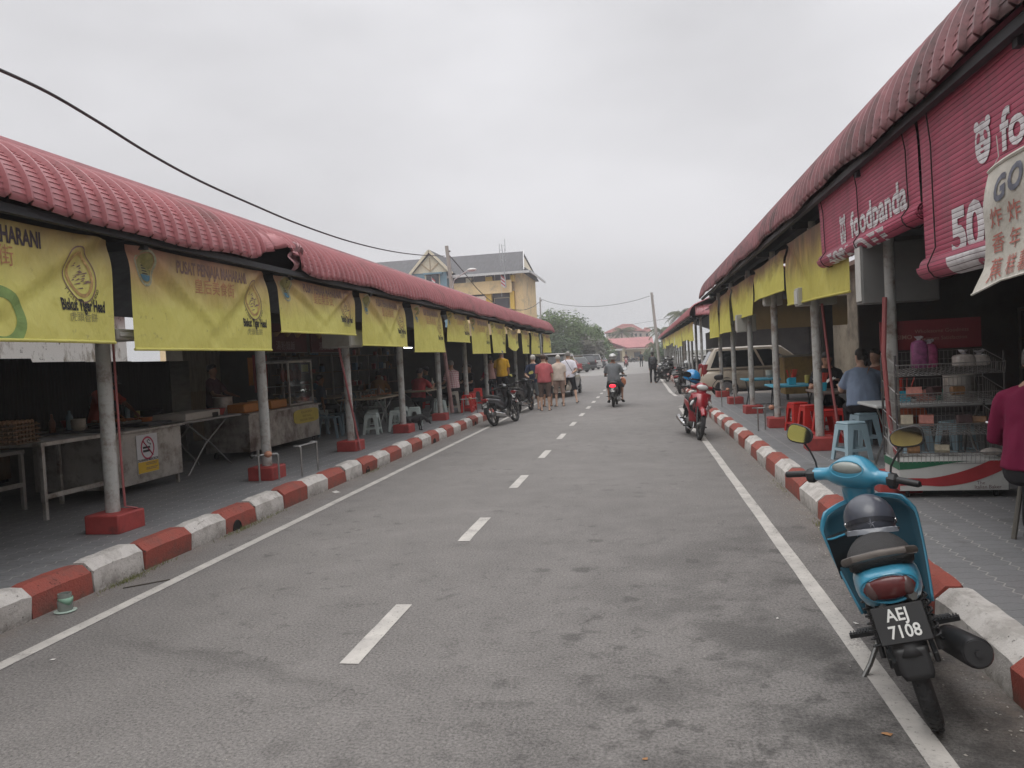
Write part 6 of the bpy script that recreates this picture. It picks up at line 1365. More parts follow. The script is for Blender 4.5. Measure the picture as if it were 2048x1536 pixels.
# second counter: hawker cart with glass case
t = thing('hawker_cart', 'stainless hawker cart on castors with a glass display case', 'cart', (-7.3, 11.55, PZ)); T0 = Matrix.Rotation(0, 4, 'Z')
b = MB(); b.box(0, .82, 0, 2.75, .13, .74); b.build('cabinet', mat('stainless_stained', (.46, .43, .39), .45, .5, var=.25, ns=2.5, dirt=(.13, .09, .075), dth=.52, dsc=2.2), t, smooth=False, bevel=.006)
b = MB(); b.box(-.03, .86, -.03, 2.8, .741, .775); b.build('worktop', SS, t, smooth=False, bevel=.006)
for sx in (.1, .75):
    for sy in (.15, 2.6): b = MB(); b.lathe([(.05, -.015), (.055, 0), (.05, .015)], 12, (sx, sy, .055), Matrix.Rotation(PI/2, 3, 'Y')); b.box(sx - .02, sx + .02, sy - .02, sy + .02, .06, .13); b.build('castor', TYRE, t)
GLC = mat('case_glass', (.75, .78, .78), .03, var=.02, trans=1.0)
fr = MB(); x0, x1, y0, y1, z0, z1 = .10, .72, 1.72, 2.72, .776, 1.62
for sx in (x0, x1):
    for sy in (y0, y1): fr.box(sx - .014, sx + .014, sy - .014, sy + .014, z0, z1)
for z_ in (z0 + .03, z1):
    fr.box(x0, x1, y0 - .014, y0 + .014, z_ - .014, z_ + .014); fr.box(x0, x1, y1 - .014, y1 + .014, z_ - .014, z_ + .014); fr.box(x0 - .014, x0 + .014, y0 + .014, y1 - .014, z_ - .014, z_ + .014); fr.box(x1 - .014, x1 + .014, y0 + .014, y1 - .014, z_ - .014, z_ + .014)
fr = fr.build('case_frame', SS, t, smooth=False)
b = MB(); b.box(x0 - .02, x1 + .02, y0 - .02, y1 + .02, z1 + .015, z1 + .04); b.build('case_roof', SSD, fr, smooth=False)
b = MB(); b.box(x1 - .003, x1 + .003, y0 + .016, y1 - .016, z0 + .05, z1 - .016); b.build('glass_pane', GLC, fr, smooth=False)
b = MB(); b.box(x0 + .02, x1 - .02, y0 + .02, y1 - .02, 1.15, 1.16); b.build('case_shelf', SSD, fr, smooth=False)
b = MB(); r = random.Random(5)
for k in range(22): b.ell((r.uniform(x0 + .1, x1 - .08), r.uniform(y0 + .1, y1 - .1), .84 + .06*r.random()), (.06, .05, .045), 8, 6)
o = b.build('noodle_piles', mat('noodles', (.38, .30, .17), .8, var=.4, ns=16), fr); o['kind'] = 'stuff'
for k in range(5): b = MB(); b.ell((x1 - .2, y0 + .18 + k*.17, 1.36), (.05, .045, .12), 10, 8); b.build('roast_meat', mat('roast', (.24, .06, .03), .45, var=.4, ns=8), fr)
b = MB(); b.box(x1 - .05, x1 - .04, y1 - .33, y1 - .05, 1.42, 1.56); b.build('yellow_note', mat('note_yellow', (.5, .48, .16), .8), fr, smooth=False)
# oval yellow notice
n_ = 32; yc, zc = 2.17, .565
b = MB(); 
def supq(i, a, c_, e_=.45): t_ = 2*PI*i/n_; return a*(abs(math.cos(t_))**e_)*(1 if math.cos(t_) > 0 else -1), c_*(abs(math.sin(t_))**e_)*(1 if math.sin(t_) > 0 else -1)
b.add([(.823, yc + supq(i, .55, .135)[0], zc + supq(i, .55, .135)[1]) for i in range(n_)] + [(.829, yc + supq(i, .55, .135)[0], zc + supq(i, .55, .135)[1]) for i in range(n_)], [tuple(range(n_)), tuple(range(n_, 2*n_))] + [(i, (i+1) % n_, n_ + (i+1) % n_, n_ + i) for i in range(n_)])
nb = b.build('yellow_notice', mat('notice_yellow', (.50, .40, .07), .6, var=.08), t, smooth=False)
b = MB()
for k_, w_ in enumerate(('ADALAH BERSIH', 'DAN HALAL', 'MAKANAN TERBAIK')): put_text(b, w_, lambda x_, y_: (.831, yc + x_, zc + .075 - .075*k_ + y_), .068, sx=1.0)
b.build('notice_lettering', mat('ink_ochre', (.22, .15, .03), .7), nb, smooth=False)
for i, (y_, l_) in enumerate([(12.05, .78), (12.90, .62)]):
    o = MB(); o.box(-.24, .24, -l_/2, l_/2, 0, .15); o = o.build('plastic_crate', mat('crate_orange', (.50, .19, .03), .5, var=.1), None, smooth=False, bevel=.015, seg=2); o.location = (-6.85, y_, PZ + .778); tag(o, ('longer orange plastic box at the near end of the hawker cart', 'shorter orange plastic box beside the glass case')[i], 'box', 'orange boxes on the hawker cart')
# hanging red cloths, water pipe of shed, hanging lamp
def cloth_hang(name, label, x, y, z, w_, h, mt, cat='cloth'):
    b = MB(); b.grid(lambda u, v: (x + .02*math.sin(u*14), y + (u - .5)*w_*(1 - .1*v), z - h*v), 14, 8); return tag(b.build(name, mt, None, thick=.006), label, cat)
cloth_hang('hanging_cloth', 'red cloth hanging behind the orange boxes', -7.6, 14.1, 2.0, .55, .75, mat('cloth_red', (.28, .035, .03), .85, var=.2))
cloth_hang('hanging_cloth', 'orange cloth beside the red one behind the glass case', -7.62, 13.75, 1.95, .16, .55, mat('cloth_orange', (.42, .16, .03), .85, var=.2))
# dark signboards of the stall behind
for i, (y_, l_) in enumerate([(15.35, 1.9), (17.5, 1.9)]):
    t = thing('menu_signboard', ('dark maroon menu signboard with bowl pictures above the glass case', 'dark maroon menu signboard above the plastic chairs')[i], 'signboard', (-7.6, y_, 2.05)); b = MB(); b.box(-.02, .02, -l_/2, l_/2, 0, .62); b.build('board', mat('board_maroon', (.11, .025, .035), .6, var=.2), t, smooth=False)
    b = MB(); put_text(b, '湯粉麵飯', lambda x_, y2: (.025, x_ - .1, .14 + y2), .20, sx=1.1); b.build('board_lettering', mat('ink_pale', (.36, .30, .30), .7), t, smooth=False)
    for k in range(3): b = MB(); b.lathe([(.03, 0), (.10, .08), (.11, .09), (.09, .075)], 14, (.03, -.55 + k*.5, .34), Matrix.Rotation(0, 3, 'X')); b.build('bowl_picture', mat('bowl_tan', (.35, .22, .12), .6), t)
    b = MB(); b.tube([(.02, -l_/2, .0), (.02, l_/2, 0)], .012, 6); b.build('board_rail', SSD, t)
# grey electrical boxes on the posts
BXM = mat('box_beige', (.36, .35, .31), .6, var=.1, ns=3, dirt=(.22, .2, .17), dth=.62)
def meter(label, x, y, z0, z1, w_, l, lip=None, side=1, mt=None):
    t = thing('meter_box', label, 'meter box', (x, y, z0)); b = MB(); b.box(-w_/2, w_/2, -l/2, l/2, 0, z1 - z0); b.build('box_shell', mt or BXM, t, smooth=False, bevel=.01)
    b = MB(); s = side; b.box(min(s*w_/2, s*(w_/2 + .012)), max(s*w_/2, s*(w_/2 + .012)), -l/2 + .03, l/2 - .03, .03, z1 - z0 - .03); b.build('box_door', mat('box_white', (.50, .50, .47), .5, var=.08), t, smooth=False, bevel=.004)
    return t
meter('beige meter box under the third left banner, clamped to its post', -5.05, 12.28, 2.0, 2.30, .50, .60)
meter('grey cable trunking box at the first left post top', -5.0, 6.42, 2.02, 2.12, .55, .45)
meter('large grey meter box below the nearer pink blind', 2.46, 7.78, 2.0, 2.58, .68, .22, side=-1, mt=mat('box_shaded', (.13, .13, .125), .6, var=.15, ns=3))  # shade put into the colour, so this shell is darker than the other boxes
meter('grey meter box under the grimy yellow banner', 2.40, 10.9, 2.17, 2.42, .50, .25, side=-1)
meter('grey meter box on the post before the beige van', 2.30, 17.1, 1.98, 2.36, .40, .26, side=-1)
meter('small dark meter box high on the post by the blue table', 2.36, 14.0, 2.36, 2.60, .30, .25, side=-1)
# louvred grey shutters behind the first gap in the banners
t = thing('shutter_unit', 'pale grey slatted shutter seen between the first two banners', 'shutter', (-5.6, 6.6, 2.1)); b = MB()
for k in range(6): b.box(-.03, .03, -.24 + k*.08, -.17 + k*.08, 0, .55)
b.build('slat', mat('shutter_grey', (.40, .40, .37), .6, var=.2), t, smooth=False); b = MB(); b.box(-.06, .06, -.3, .3, -.05, 0); b.box(-.06, .06, -.3, .3, .55, .6); b.build('shutter_frame', SSD, t, smooth=False)
# pipes leaning along posts
def pipe(label, pts, r, mt, name='water_pipe', cat='pipe'): b = MB(); b.tube(pts, r, 8); return tag(b.build(name, mt, None), label, cat)
pipe('thin red pipe tied along the first left post', [(-5.01, 6.50, 2.3), (-5.015, 6.505, .9), (-5.01, 6.51, .42), (-4.93, 6.58, .385)], .011, MATS['pipe_red'])
pipe('red pipe leaning against the left post below the beige meter box', [(-5.06, 12.12, 2.0), (-5.0, 12.28, 1.2), (-4.93, 12.42, .42), (-4.88, 12.32, .36), (-4.85, 12.30, .21)], .02, MATS['pipe_red'])
pipe('red pipe leaning on the right post by the red stools', [(2.44, 10.72, 2.18), (2.50, 10.66, 1.2), (2.56, 10.6, .5), (2.62, 10.50, .38), (2.62, 10.48, .21)], .018, MATS['pipe_red'])
pipe('thick red pipe leaning on the nearest right post', [(2.30, 7.62, 2.05), (2.26, 7.58, 1.5), (2.29, 7.58, .9), (2.38, 7.55, .25)], .022, MATS['pipe_red'])
# forked dead branch / pole tied to the fourth left post
t = thing('forked_pole', 'pinkish pole with a forked dry top tied to the left post before the checked shirt', 'pole', (-4.87, 18.3, PZ)); b = MB(); b.tube([(.05, .35, .17), (0, 0, 1.95)], .05, 8); b.build('pole_shaft', mat('pole_pink', (.26, .15, .14), .8, var=.3, ns=5), t)
b = MB(); b.tube([(0, 0, 1.9), (-.02, -.22, 2.35), (-.02, -.30, 2.6)], [.03, .02, .01], 6); b.tube([(0, 0, 1.95), (0, .13, 2.2), (0, .16, 2.45), (0, .10, 2.62)], [.03, .03, .045, .01], 6); b.build('dry_fork', MATS['wood_brown'], t)
# standpipes
def standpipe(label, x, y, pts2, valve=True):
    t = thing('standpipe', label, 'water pipe', (x, y, PZ)); b = MB()
    for (dx, dy, h) in pts2: b = MB(); b.tube([(dx, dy, 0), (dx, dy, h - .02), (dx - .02, dy - .01, h), (dx - .09, dy - .02, h)], .013, 8); b.build('riser', MATS['pipe_steel'], t)
    (a0, a1, ah), (c0, c1, ch) = pts2[0], pts2[-1]
    b = MB(); b.tube([(a0 - .05, a1, ah - .005), (c0, c1, ch - .005)], .013, 8); b.build('cross_pipe', MATS['pipe_steel'], t)
    if valve:
        b = MB(); m_ = V(a0, a1, ah).lerp(V(c0, c1, ch), .5); b.ell(tuple(m_), (.05, .06, .045), 10, 8); b.build('valve', MATS['valve_clay'], t); b = MB(); b.tube([tuple(m_ - V(.1, .08, 0)), tuple(m_ - V(.1, .08, -.07))], .02, 6); b.build('tap', SSD, t)
standpipe('steel standpipes with a clay coloured valve before the second left post', -4.95, 9.15, [(-.08, 0, .36), (.12, .15, .36)])
standpipe('bent steel standpipe with a tap between the second and third left posts', -4.62, 9.55, [(.0, .0, .42), (-.02, .55, .42)], False)
standpipe('pair of steel standpipes with a valve by the blue folding table post', 2.05, 13.5, [(-.12, -.15, .40), (.02, -.0, .38), (.33, -.2, .40)])
standpipe('steel standpipes with a valve before the beige van', 1.98, 19.2, [(-.05, 0, .42), (.30, .4, .40)])
standpipe('steel standpipes beside the red stools on the left', -4.75, 20.2, [(-.12, -.1, .42), (.18, .3, .42)])
# --- stools and chairs
def stool(label, x, y, mt, rz=0, h=.45, group=None, base=PZ):
    t = thing('plastic_stool', label, 'stool', (x, y, base), rz, group); w0, w1 = .125, .175; b = MB()
    b.box(-w0, w0, -w0, w0, h - .03, h); b.build('seat', mt, t, smooth=False, bevel=.014, seg=2)
    for sx in (-1, 1):
        for sy in (-1, 1):
            b = MB(); p = lambda z_: (w0 + (w1 - w0)*(1 - z_/h))
            rings = []
            for z_, wd in ((h - .031, .115), (h - .09, .085), (h*.4, .066), (0, .055)):
                q = p(z_); c_ = V(sx*q, sy*q, z_); rings.append([c_, c_ - V(sx*wd, 0, 0), c_ - V(sx*wd, sy*.012, 0), c_ - V(sx*.012, sy*.012, 0), c_ - V(sx*.012, sy*wd, 0), c_ - V(0, sy*wd, 0)])
            b.loft(rings); b.build('leg', mt, t, smooth=False)
    for ax in (0, 1):
        for s in (-1, 1):
            z_ = h*.28; q = p(z_) - .008; b = MB()
            if ax: b.box(-q + .03, q - .03, s*q - .008, s*q + .008, z_ - .015, z_ + .018)
            else: b.box(s*q - .008, s*q + .008, -q + .03, q - .03, z_ - .015, z_ + .018)
            b.build('stretcher', mt, t, smooth=False)
            b = MB(); z2 = h - .06; q2 = p(z2) - .006
            if ax: b.box(-q2 + .05, q2 - .05, s*q2 - .007, s*q2 + .007, z2 - .035, z2 + .03)
            else: b.box(s*q2 - .007, s*q2 + .007, -q2 + .05, q2 - .05, z2 - .035, z2 + .03)
            b.build('apron', mt, t, smooth=False)
    return t
STW = mat('stool_white', (.46, .52, .50), .45, var=.06); STR = mat('stool_red', (.50, .025, .02), .4, var=.08); STB = mat('stool_blue', (.34, .47, .53), .45, var=.06); STO = mat('stool_orange', (.42, .10, .04), .45, var=.06)
G1 = 'white plastic stools on the left pavement'; G2 = 'red plastic stools on the right pavement'; G3 = 'light blue plastic stools on the right pavement'; G4 = 'red plastic stools on the left pavement'
stool('white plastic stool nearest the leaning red pipe', -5.75, 15.35, STW, .1, group=G1); stool('white plastic stool just left of the black dog', -5.42, 15.95, STW, .3, group=G1)
stool('white plastic stool directly behind the black dog', -5.28, 16.9, STW, .2, group=G1); stool('white plastic stool touching the post behind the dog', -5.7, 17.2, STW, .0, group=G1)
for x, y, lb_ in ((-5.35, 19.5, 'white plastic stool under the table of the red shirted diner'), (-5.7, 20.4, 'white plastic stool deep under the diners table'), (-6.2, 16.6, 'white plastic stool pushed under the table with plates')): stool(lb_, x, y, STW, .4, group=G1)
stool('tall beige stool carrying the man in the checked shirt', -5.33, 20.9, mat('stool_beige', (.42, .38, .33), .5), .2, .62)
stool('red plastic stool by the left standpipes, nearest the road', -4.95, 20.9, STR, .1, .5, G4); stool('red plastic stool behind the left standpipes', -5.05, 21.7, STR, .0, .5, G4); stool('red plastic stool stacked tall beside the black moped', -4.95, 22.4, STR, .2, .62, G4)
stool('red plastic stool left of the right hand red pipe, farther one', 2.56, 13.2, STR, .25, .48, G2); stool('red plastic stool left of the right hand red pipe, nearer one', 2.62, 12.55, STR, .15, .48, G2)
stool('red plastic stool right behind the post with the red pipe', 2.62, 11.55, STR, .1, .48, G2); stool('red plastic stool under the diners table on the right', 2.95, 11.6, STR, .3, .48, G2)
stool('light blue stool standing nearest the blue moped handlebar', 2.50, 9.75, STB, .35, .47, G3); stool('light blue stool under the woman in light blue', 2.98, 10.95, STB, .2, .47, G3)
stool('light blue stool seen through the bread rack, left one', 3.0, 9.1, STB, .1, .47, G3); stool('light blue stool seen through the bread rack, right one', 3.55, 9.4, STB, .5, .47, G3); stool('orange stool dim behind the bread rack', 3.75, 11.4, STO, .2, .47)
def pchair(label, x, y, mt, rz, group=None):
    t = thing('plastic_chair', label, 'chair', (x, y, PZ), rz, group); b = MB(); b.box(-.21, .21, -.20, .22, .42, .445); b.build('seat', mt, t, smooth=False, bevel=.012, seg=2)
    for sx in (-1, 1):
        b = MB(); b.bar((sx*.20, .20, .42), (sx*.24, .25, 0), .035, .05); b.build('leg', mt, t, smooth=False); b = MB(); b.bar((sx*.19, -.18, .42), (sx*.23, -.26, 0), .035, .05); b.build('leg', mt, t, smooth=False)
    b = MB(); arch = [(-.21, -.19, .44), (-.215, -.23, .62), (-.19, -.28, .80), (-.10, -.30, .87), (.10, -.30, .87), (.19, -.28, .80), (.215, -.23, .62), (.21, -.19, .44)]
    b.tube(arch, .018, 6)
    for dx in (-.11, -.04, .04, .11): b.bar((dx, -.20, .445), (dx*1.1, -.29, .86), .022, .01)
    b.build('backrest', mt, t); return t
CH = mat('chair_bluegrey', (.15, .21, .25), .5, var=.12); GC = 'blue grey plastic chairs of the left stalls'
pchair('blue grey plastic chair right beside the hawker cart', -6.55, 14.85, CH, R(-80), GC); pchair('blue grey plastic chair behind the one beside the hawker cart', -7.2, 15.5, CH, R(-110), GC)
pchair('blue grey plastic chair at the table with plates, behind the red pipe', -6.7, 16.0, CH, R(160), GC); pchair('pale plastic chair behind the table with plates', -6.6, 18.0, mat('chair_pale', (.24, .26, .25), .5), R(200), GC)
# --- tables with food
TT = mat('table_tan', (.34, .27, .19), .5, var=.2, ns=4); 
fold_table('worn tan table with plates of leftovers on the left', -6.2, 16.55, .95, 1.7, .75, TT); fold_table('long tan table before the red shirted diner', -6.0, 20.2, .9, 2.6, .75, TT)
fold_table('dim tan table behind the plates, left stalls', -7.9, 18.2, .9, 1.8, .74, TT); fold_table('dim tan table at the back of the left stalls', -8.2, 21.6, .9, 1.8, .74, TT)
def plate(label, x, y, z, rad, n_, seed, food=True):
    r = random.Random(seed); t = thing('food_plate', label, 'plate', (x, y, z)); b = MB(); b.lathe([(rad*.55, 0), (rad, .02), (rad*.96, .024), (rad*.5, .008)], 18); b.build('plate', mat('plate_cream', (.5, .46, .40), .4), t)
    b = MB()
    for k in range(n_): b.ell((r.gauss(0, rad*.35), r.gauss(0, rad*.35), .03 + r.random()*.03), (.03, .025, .018), 7, 5)
    o = b.build('food_bits', mat('food_orange', (.42, .17, .09), .8, var=.5, ns=20), t); o['kind'] = 'stuff'
plate('heaped plate of orange leftovers at the road end of the tan table', -5.98, 16.9, PZ + .752, .17, 22, 1); plate('plate of scraps in the middle of the tan table', -6.15, 16.4, PZ + .752, .14, 14, 2); plate('small plate at the near corner of the tan table', -6.1, 15.95, PZ + .752, .12, 8, 3)
for i, (x, y, lb_) in enumerate([(-6.3, 16.15, 'plain drinking glass left of the plates'), (-6.35, 16.3, 'second drinking glass among the plates')]):
    o = MB(); o.lathe([(.028, 0), (.036, .14), (.032, .14), (.025, .01)], 12); o = o.build('drinking_glass', mat('cup_cloudy', (.45, .46, .44), .15, trans=.5), None); o.location = (x, y, PZ + .752); tag(o, lb_, 'glass')
t = thing('bottle', 'pale bottle with a spout in front of the red shirted diner', 'bottle', (-5.9, 20.75, PZ + .752)); b = MB(); b.lathe([(.04, 0), (.045, .02), (.045, .16), (.02, .21), (.015, .27), (.02, .28), (.0, .29)], 12); b.build('bottle_body', mat('bottle_cream', (.5, .47, .40), .4), t)
# right: blue tables with cutlery boxes, white table, black tops
TBL = mat('table_blue', (.05, .30, .42), .5, var=.06); CUT = mat('cutlery_box_blue', (.03, .36, .50), .45, var=.06); CHS = mat('chopstick_red', (.50, .05, .03), .5, var=.1); WT = mat('table_white', (.48, .49, .48), .5, var=.06)
fold_table('blue folding table beyond the right post, in front of the beige van', 2.62, 17.6, .75, .95, .73, TBL, legm=DKC); fold_table('blue folding table near the yellow stall box', 2.70, 14.35, .85, .85, .73, TBL, legm=DKC)
fold_table('table of the two diners on the right', 2.90, 12.05, .7, .95, .73, mat('table_brown', (.16, .13, .11), .5)); fold_table('white folding table behind the bread rack', 3.12, 9.05, 1.25, .75, .74, WT)
def cutlery(label, x, y, z, rz=0):
    t = thing('cutlery_box', label, 'cutlery box', (x, y, z), rz); b = MB(); b.loft([[V(-.06*q, -.09, z_), V(.06*q, -.09, z_), V(.06*q, .09*q, z_ - (.04 if z_ > .1 else 0)), V(-.06*q, .09*q, z_ - (.04 if z_ > .1 else 0))] for z_, q in ((0, 1), (.13, 1.15))]); b.build('holder', CUT, t, smooth=False, bevel=.006)
    r = random.Random(int(abs(x*10)))
    for k in range(12): a, c_ = r.uniform(-.04, .04), r.uniform(-.06, .05); b = MB(); b.tube([(a, c_, .03), (a*2 + r.uniform(-.04, .04), c_*1.6, .27)], .007, 5); b.build('chopstick' if k % 3 else 'spoon', CHS, t)
cutlery('bright blue cutlery box with red chopsticks on the nearer blue table', 2.66, 14.2, PZ + .731); cutlery('bright blue cutlery box beside the eating man', 2.66, 11.95, PZ + .731); cutlery('bright blue cutlery box on the white table behind the rack', 2.88, 9.05, PZ + .741); 
for i, (x, y, mt_, lb_) in enumerate([(3.10, 9.0, mat('snack_pink', (.50, .20, .16), .4, var=.3, ns=20), 'pink snack packets on the white table'), (3.32, 9.05, mat('snack_green', (.08, .30, .22), .4, var=.4, ns=20), 'green snack packets on the white table'), (3.20, 9.12, mat('snack_pink2', (.45, .16, .15), .4, var=.3, ns=20), 'pinkish snack packet behind the green ones')]):
    b = MB(); b.loft([[V(-.09*q, -.02*p_, z_), V(.09*q, -.02*p_, z_), V(.09*q, .02*p_, z_), V(-.09*q, .02*p_, z_)] for z_, q, p_ in ((0, 1, .3), (.03, .95, 1.4), (.10, .95, 1.5), (.13, 1, .2))]); o = b.build('snack_packet', mt_, None); o.location = (x, y, PZ + .741); o.rotation_euler = (0, 0, .2*i); tag(o, lb_, 'packet')
# yellow-brown stall box beside the van, dark column
t = thing('stall_box', 'battered yellow brown box stall standing beside the beige van', 'stall box', (4.2, 21.0, PZ)); b = MB(); b.box(-.48, .42, -.3, .4, .15, 1.12); b.build('box_panel', mat('ply_yellow', (.34, .23, .08), .8, var=.3, ns=3, dirt=(.12, .08, .04), dth=.56), t, smooth=False); b = MB(); b.box(-.55, .5, -.36, .46, 1.121, 1.17); b.build('box_top', mat('ply_pale', (.28, .26, .2), .7), t, smooth=False)
for sx in (-.42, .36): b = MB(); b.box(sx - .03, sx + .03, -.28, -.22, 0, .15); b.build('leg', DKC, t, smooth=False)
t = thing('stall_column', 'thick dark column right of the yellow brown box stall', 'column', (4.55, 19.6, PZ)); b = MB(); b.box(-.12, .12, -.12, .12, 0, 3.3); b.build('column_shaft', mat('column_dark', (.05, .05, .05), .7), t, smooth=False)
# brown tarpaulin across the shelter end
b = MB(); p0, p1 = ony(1482, 661, 24.6), ony(1641, 657, 24.6); zt_ = ony(1560, 618, 24.6).z + .3; b.grid(lambda u, v: (p0.x - .2 + (p1.x - p0.x + 1.0)*u, 24.6 + .04*math.sin(u*9 + v*2), p0.z + (zt_ - p0.z)*v), 30, 8)
tag(b.build('tarpaulin', banner_mat('tarp_brown', .7, top=(.20, .14, .06), low=(.30, .21, .10), z0=2.1, z1=2.9), None), 'long brown tarpaulin hung across the shelter end above the beige van', 'tarpaulin')
# bread rack with flag-coloured waves
t = thing('bread_rack', 'wheeled wire bread rack with green white and red wave base', 'rack', (2.72, 7.5, PZ), R(-3)); W2 = .44; D2 = .25
b = MB(); b.box(-W2, W2, -D2, D2, .07, .335); rb = b.build('rack_base', mat('rack_white', (.50, .50, .48), .6, var=.08, dirt=(.25, .24, .22), dth=.66), t, smooth=False)
def wave(u, ph): return .03*math.sin(u*5.2 + ph)
def band(nm, f0, f1, mt_, off):
    b = MB(); n2 = 40; b.add([(-W2 + 2*W2*i/n2, -D2 - off, min(.333, max(.072, f(i/n2)))) for f in (f0, f1) for i in range(n2 + 1)], [(i, i + 1, n2 + 2 + i, n2 + 1 + i) for i in range(n2)]); b.build(nm, mt_, rb, smooth=False)
GW, RWV = mat('wave_green', (.02, .12, .06), .6), mat('wave_red', (.33, .03, .035), .6)
band('green_wave', lambda u: .30 - .035*math.cos(u*4.2)*(1 if u < .75 else 1) + .02*(u > 2), lambda u: .334, GW, .003)
band('red_wave', lambda u: .10 + .02*math.sin(u*5 + 1) + .16*max(0, u - .35)**1.4*2, lambda u: .165 + .02*math.sin(u*5 + 1) + .17*max(0, u - .25)**1.3*2.2, RWV, .0035)
b = MB(); put_text(b, 'The', lambda x_, y_: (.22 + x_, -D2 - .005, .135 + y_), .042); put_text(b, 'Italian Baker', lambda x_, y_: (.275 + x_, -D2 - .005, .098 + y_), .048, sx=.9); b.build('baker_lettering', mat('ink_rack', (.14, .08, .08), .7), rb, smooth=False)
b = MB(); b.box(-W2 - .004, -W2 - .001, -D2, D2, .26, .333); b.build('green_wave', GW, rb, smooth=False); b = MB(); b.box(-W2 - .004, -W2 - .001, -D2, D2, .075, .14); b.build('red_wave', RWV, rb, smooth=False)
for sx in (-.36, .36):
    for sy in (-.18, .18): b = MB(); b.lathe([(.03, -.012), (.034, 0), (.03, .012)], 12, (sx, sy, .034), Matrix.Rotation(PI/2, 3, 'Y')); b.build('castor', TYRE, t)
WIRE = mat('wire_grey', (.30, .29, .28), .4, .6, var=.2); WRD = mat('wire_dark', (.09, .085, .085), .5, .4)
for sx in (-W2, W2):
    for sy in (-D2 + .02, D2): b = MB(); b.tube([(sx, sy, .33), (sx, sy, 1.30)], .011, 6); b.build('upright', WRD, t)
for k, z_ in enumerate((.36, .62, .90, 1.16)):
    b = MB(); tl = .05
    for i in range(25): x_ = -W2 + 2*W2*i/24; b.tube([(x_, D2, z_ + .16), (x_, D2, z_), (x_, -D2, z_ - tl), (x_, -D2 - .02, z_ + .05)], .0022, 4)
    for j in range(6): y_ = D2 - 2*D2*j/5; b.tube([(-W2, y_, z_ - tl*j/5), (W2, y_, z_ - tl*j/5)], .0028, 4)
    for z2 in (.08, .16): b.tube([(-W2, D2, z_ + z2), (W2, D2, z_ + z2)], .0028, 4)
    b.tube([(-W2, -D2 - .02, z_ + .05), (W2, -D2 - .02, z_ + .05)], .004, 4)
    for sx in (-W2, W2):
        for j in range(11): y_ = D2 - 2*D2*j/10; zz = z_ - tl*j/10; h_ = .16 - .011*j; b.tube([(sx, y_, zz), (sx, y_, zz + h_)], .0022, 4)
        b.tube([(sx, D2, z_ + .16), (sx, -D2 - .02, z_ + .05)], .004, 4)
    b.build('wire_basket', WIRE, t)
b = MB(); b.box(-W2, W2, D2 + .01, D2 + .03, 1.34, 1.62); hb_ = b.build('header_board', mat('board_red', (.16, .02, .025), .6, var=.15), t, smooth=False)
b = MB(); put_text(b, 'MASSIMO', lambda x_, y_: (-.28 + x_, D2 + .006, 1.46 + y_), .058, bold=.001); put_text(b, 'Wholesome Goodness', lambda x_, y_: (.10 + x_, D2 + .006, 1.51 + y_), .050); put_text(b, 'Maximum Satisfaction', lambda x_, y_: (.10 + x_, D2 + .006, 1.44 + y_), .050); b.build('header_lettering', mat('ink_tan', (.32, .20, .16), .7), hb_, smooth=False)
for i, (x, y, z, mt_, sz, lb_) in enumerate([(2.56, 7.55, PZ + 1.17, mat('bread_purple', (.20, .06, .14), .4, var=.5, ns=20), (.07, .06, .14), 'purple wrapped loaf on the top shelf of the bread rack'), (2.66, 7.57, PZ + 1.17, mat('bread_magenta', (.25, .05, .12), .4, var=.5, ns=20), (.06, .06, .12), 'magenta wrapped loaf beside the purple one'), (2.92, 7.5, PZ + 1.17, mat('bag_clear', (.40, .36, .33), .25, var=.3, ns=20), (.09, .07, .06), 'clear bag of buns at the right of the top rack shelf'), (3.06, 7.52, PZ + 1.17, MATS['bag_clear'], (.08, .07, .055), 'clear bag of bread at the very right of the top rack shelf')]):
    t2 = thing('bread_bag', lb_, 'bread', (x, y, z)); rq = random.Random(int(x*1000)); b = MB(); b.loft([[V(sz[0]*q_*(abs(math.cos(a))**.6)*(1 if math.cos(a) > 0 else -1)*(1 + rq.uniform(-.07, .07)), sz[1]*q_*(abs(math.sin(a))**.6)*(1 if math.sin(a) > 0 else -1), sz[2]*z_) for a in [2*PI*j/16 for j in range(16)]] for z_, q_ in ((0, .85), (.15, 1), (.8, 1.03), (1.4, .98), (1.7, .8), (1.85, .35))]); b.build('bag_body', mt_, t2)
    b = MB(); b.loft([[V((.045*q_ + rq.uniform(-.012, .012))*math.cos(a), (.03*q_ + rq.uniform(-.008, .008))*math.sin(a), sz[2]*1.8 + z_ + rq.uniform(-.008, .008)) for a in [2*PI*j/12 for j in range(12)]] for z_, q_ in ((0, .4), (.01, .3), (.028, .7), (.04, .95))]); b.build('bag_ruffle', mat('bag_white', (.5, .48, .50), .4), t2)
t2 = thing('bread_bag', 'limp clear bag in the lowest wire basket, right corner', 'bread', (3.08, 7.36, PZ + .36)); b = MB(); b.ell((0, 0, .035), (.10, .07, .035), 12, 6); b.build('bag_body', MATS['bag_clear'], t2)
# metal trestle leg at the right picture edge
t = thing('trestle_chair', 'thin metal chair frame with a worn leg at the right picture edge', 'chair', (2.53, 5.76, PZ)); b = MB(); b.tube([(0, 0, 0), (.12, .06, .60)], .018, 8); b.build('leg', mat('worn_metal', (.16, .15, .13), .5, .4), t); b = MB(); b.tube([(.12, .06, .60), (.16, .08, .84)], .014, 8); b.build('leg_sleeve', mat('sleeve_tan', (.30, .27, .22), .6), t); b = MB(); b.tube([(-.03, .3, .80), (.3, .0, .74)], .012, 8); b.build('arm_rail', CHR, t)
b = MB(); b.tube([(.32, -.02, 0), (.30, .0, .76)], .016, 8); b.build('leg', MATS['worn_metal'], t)
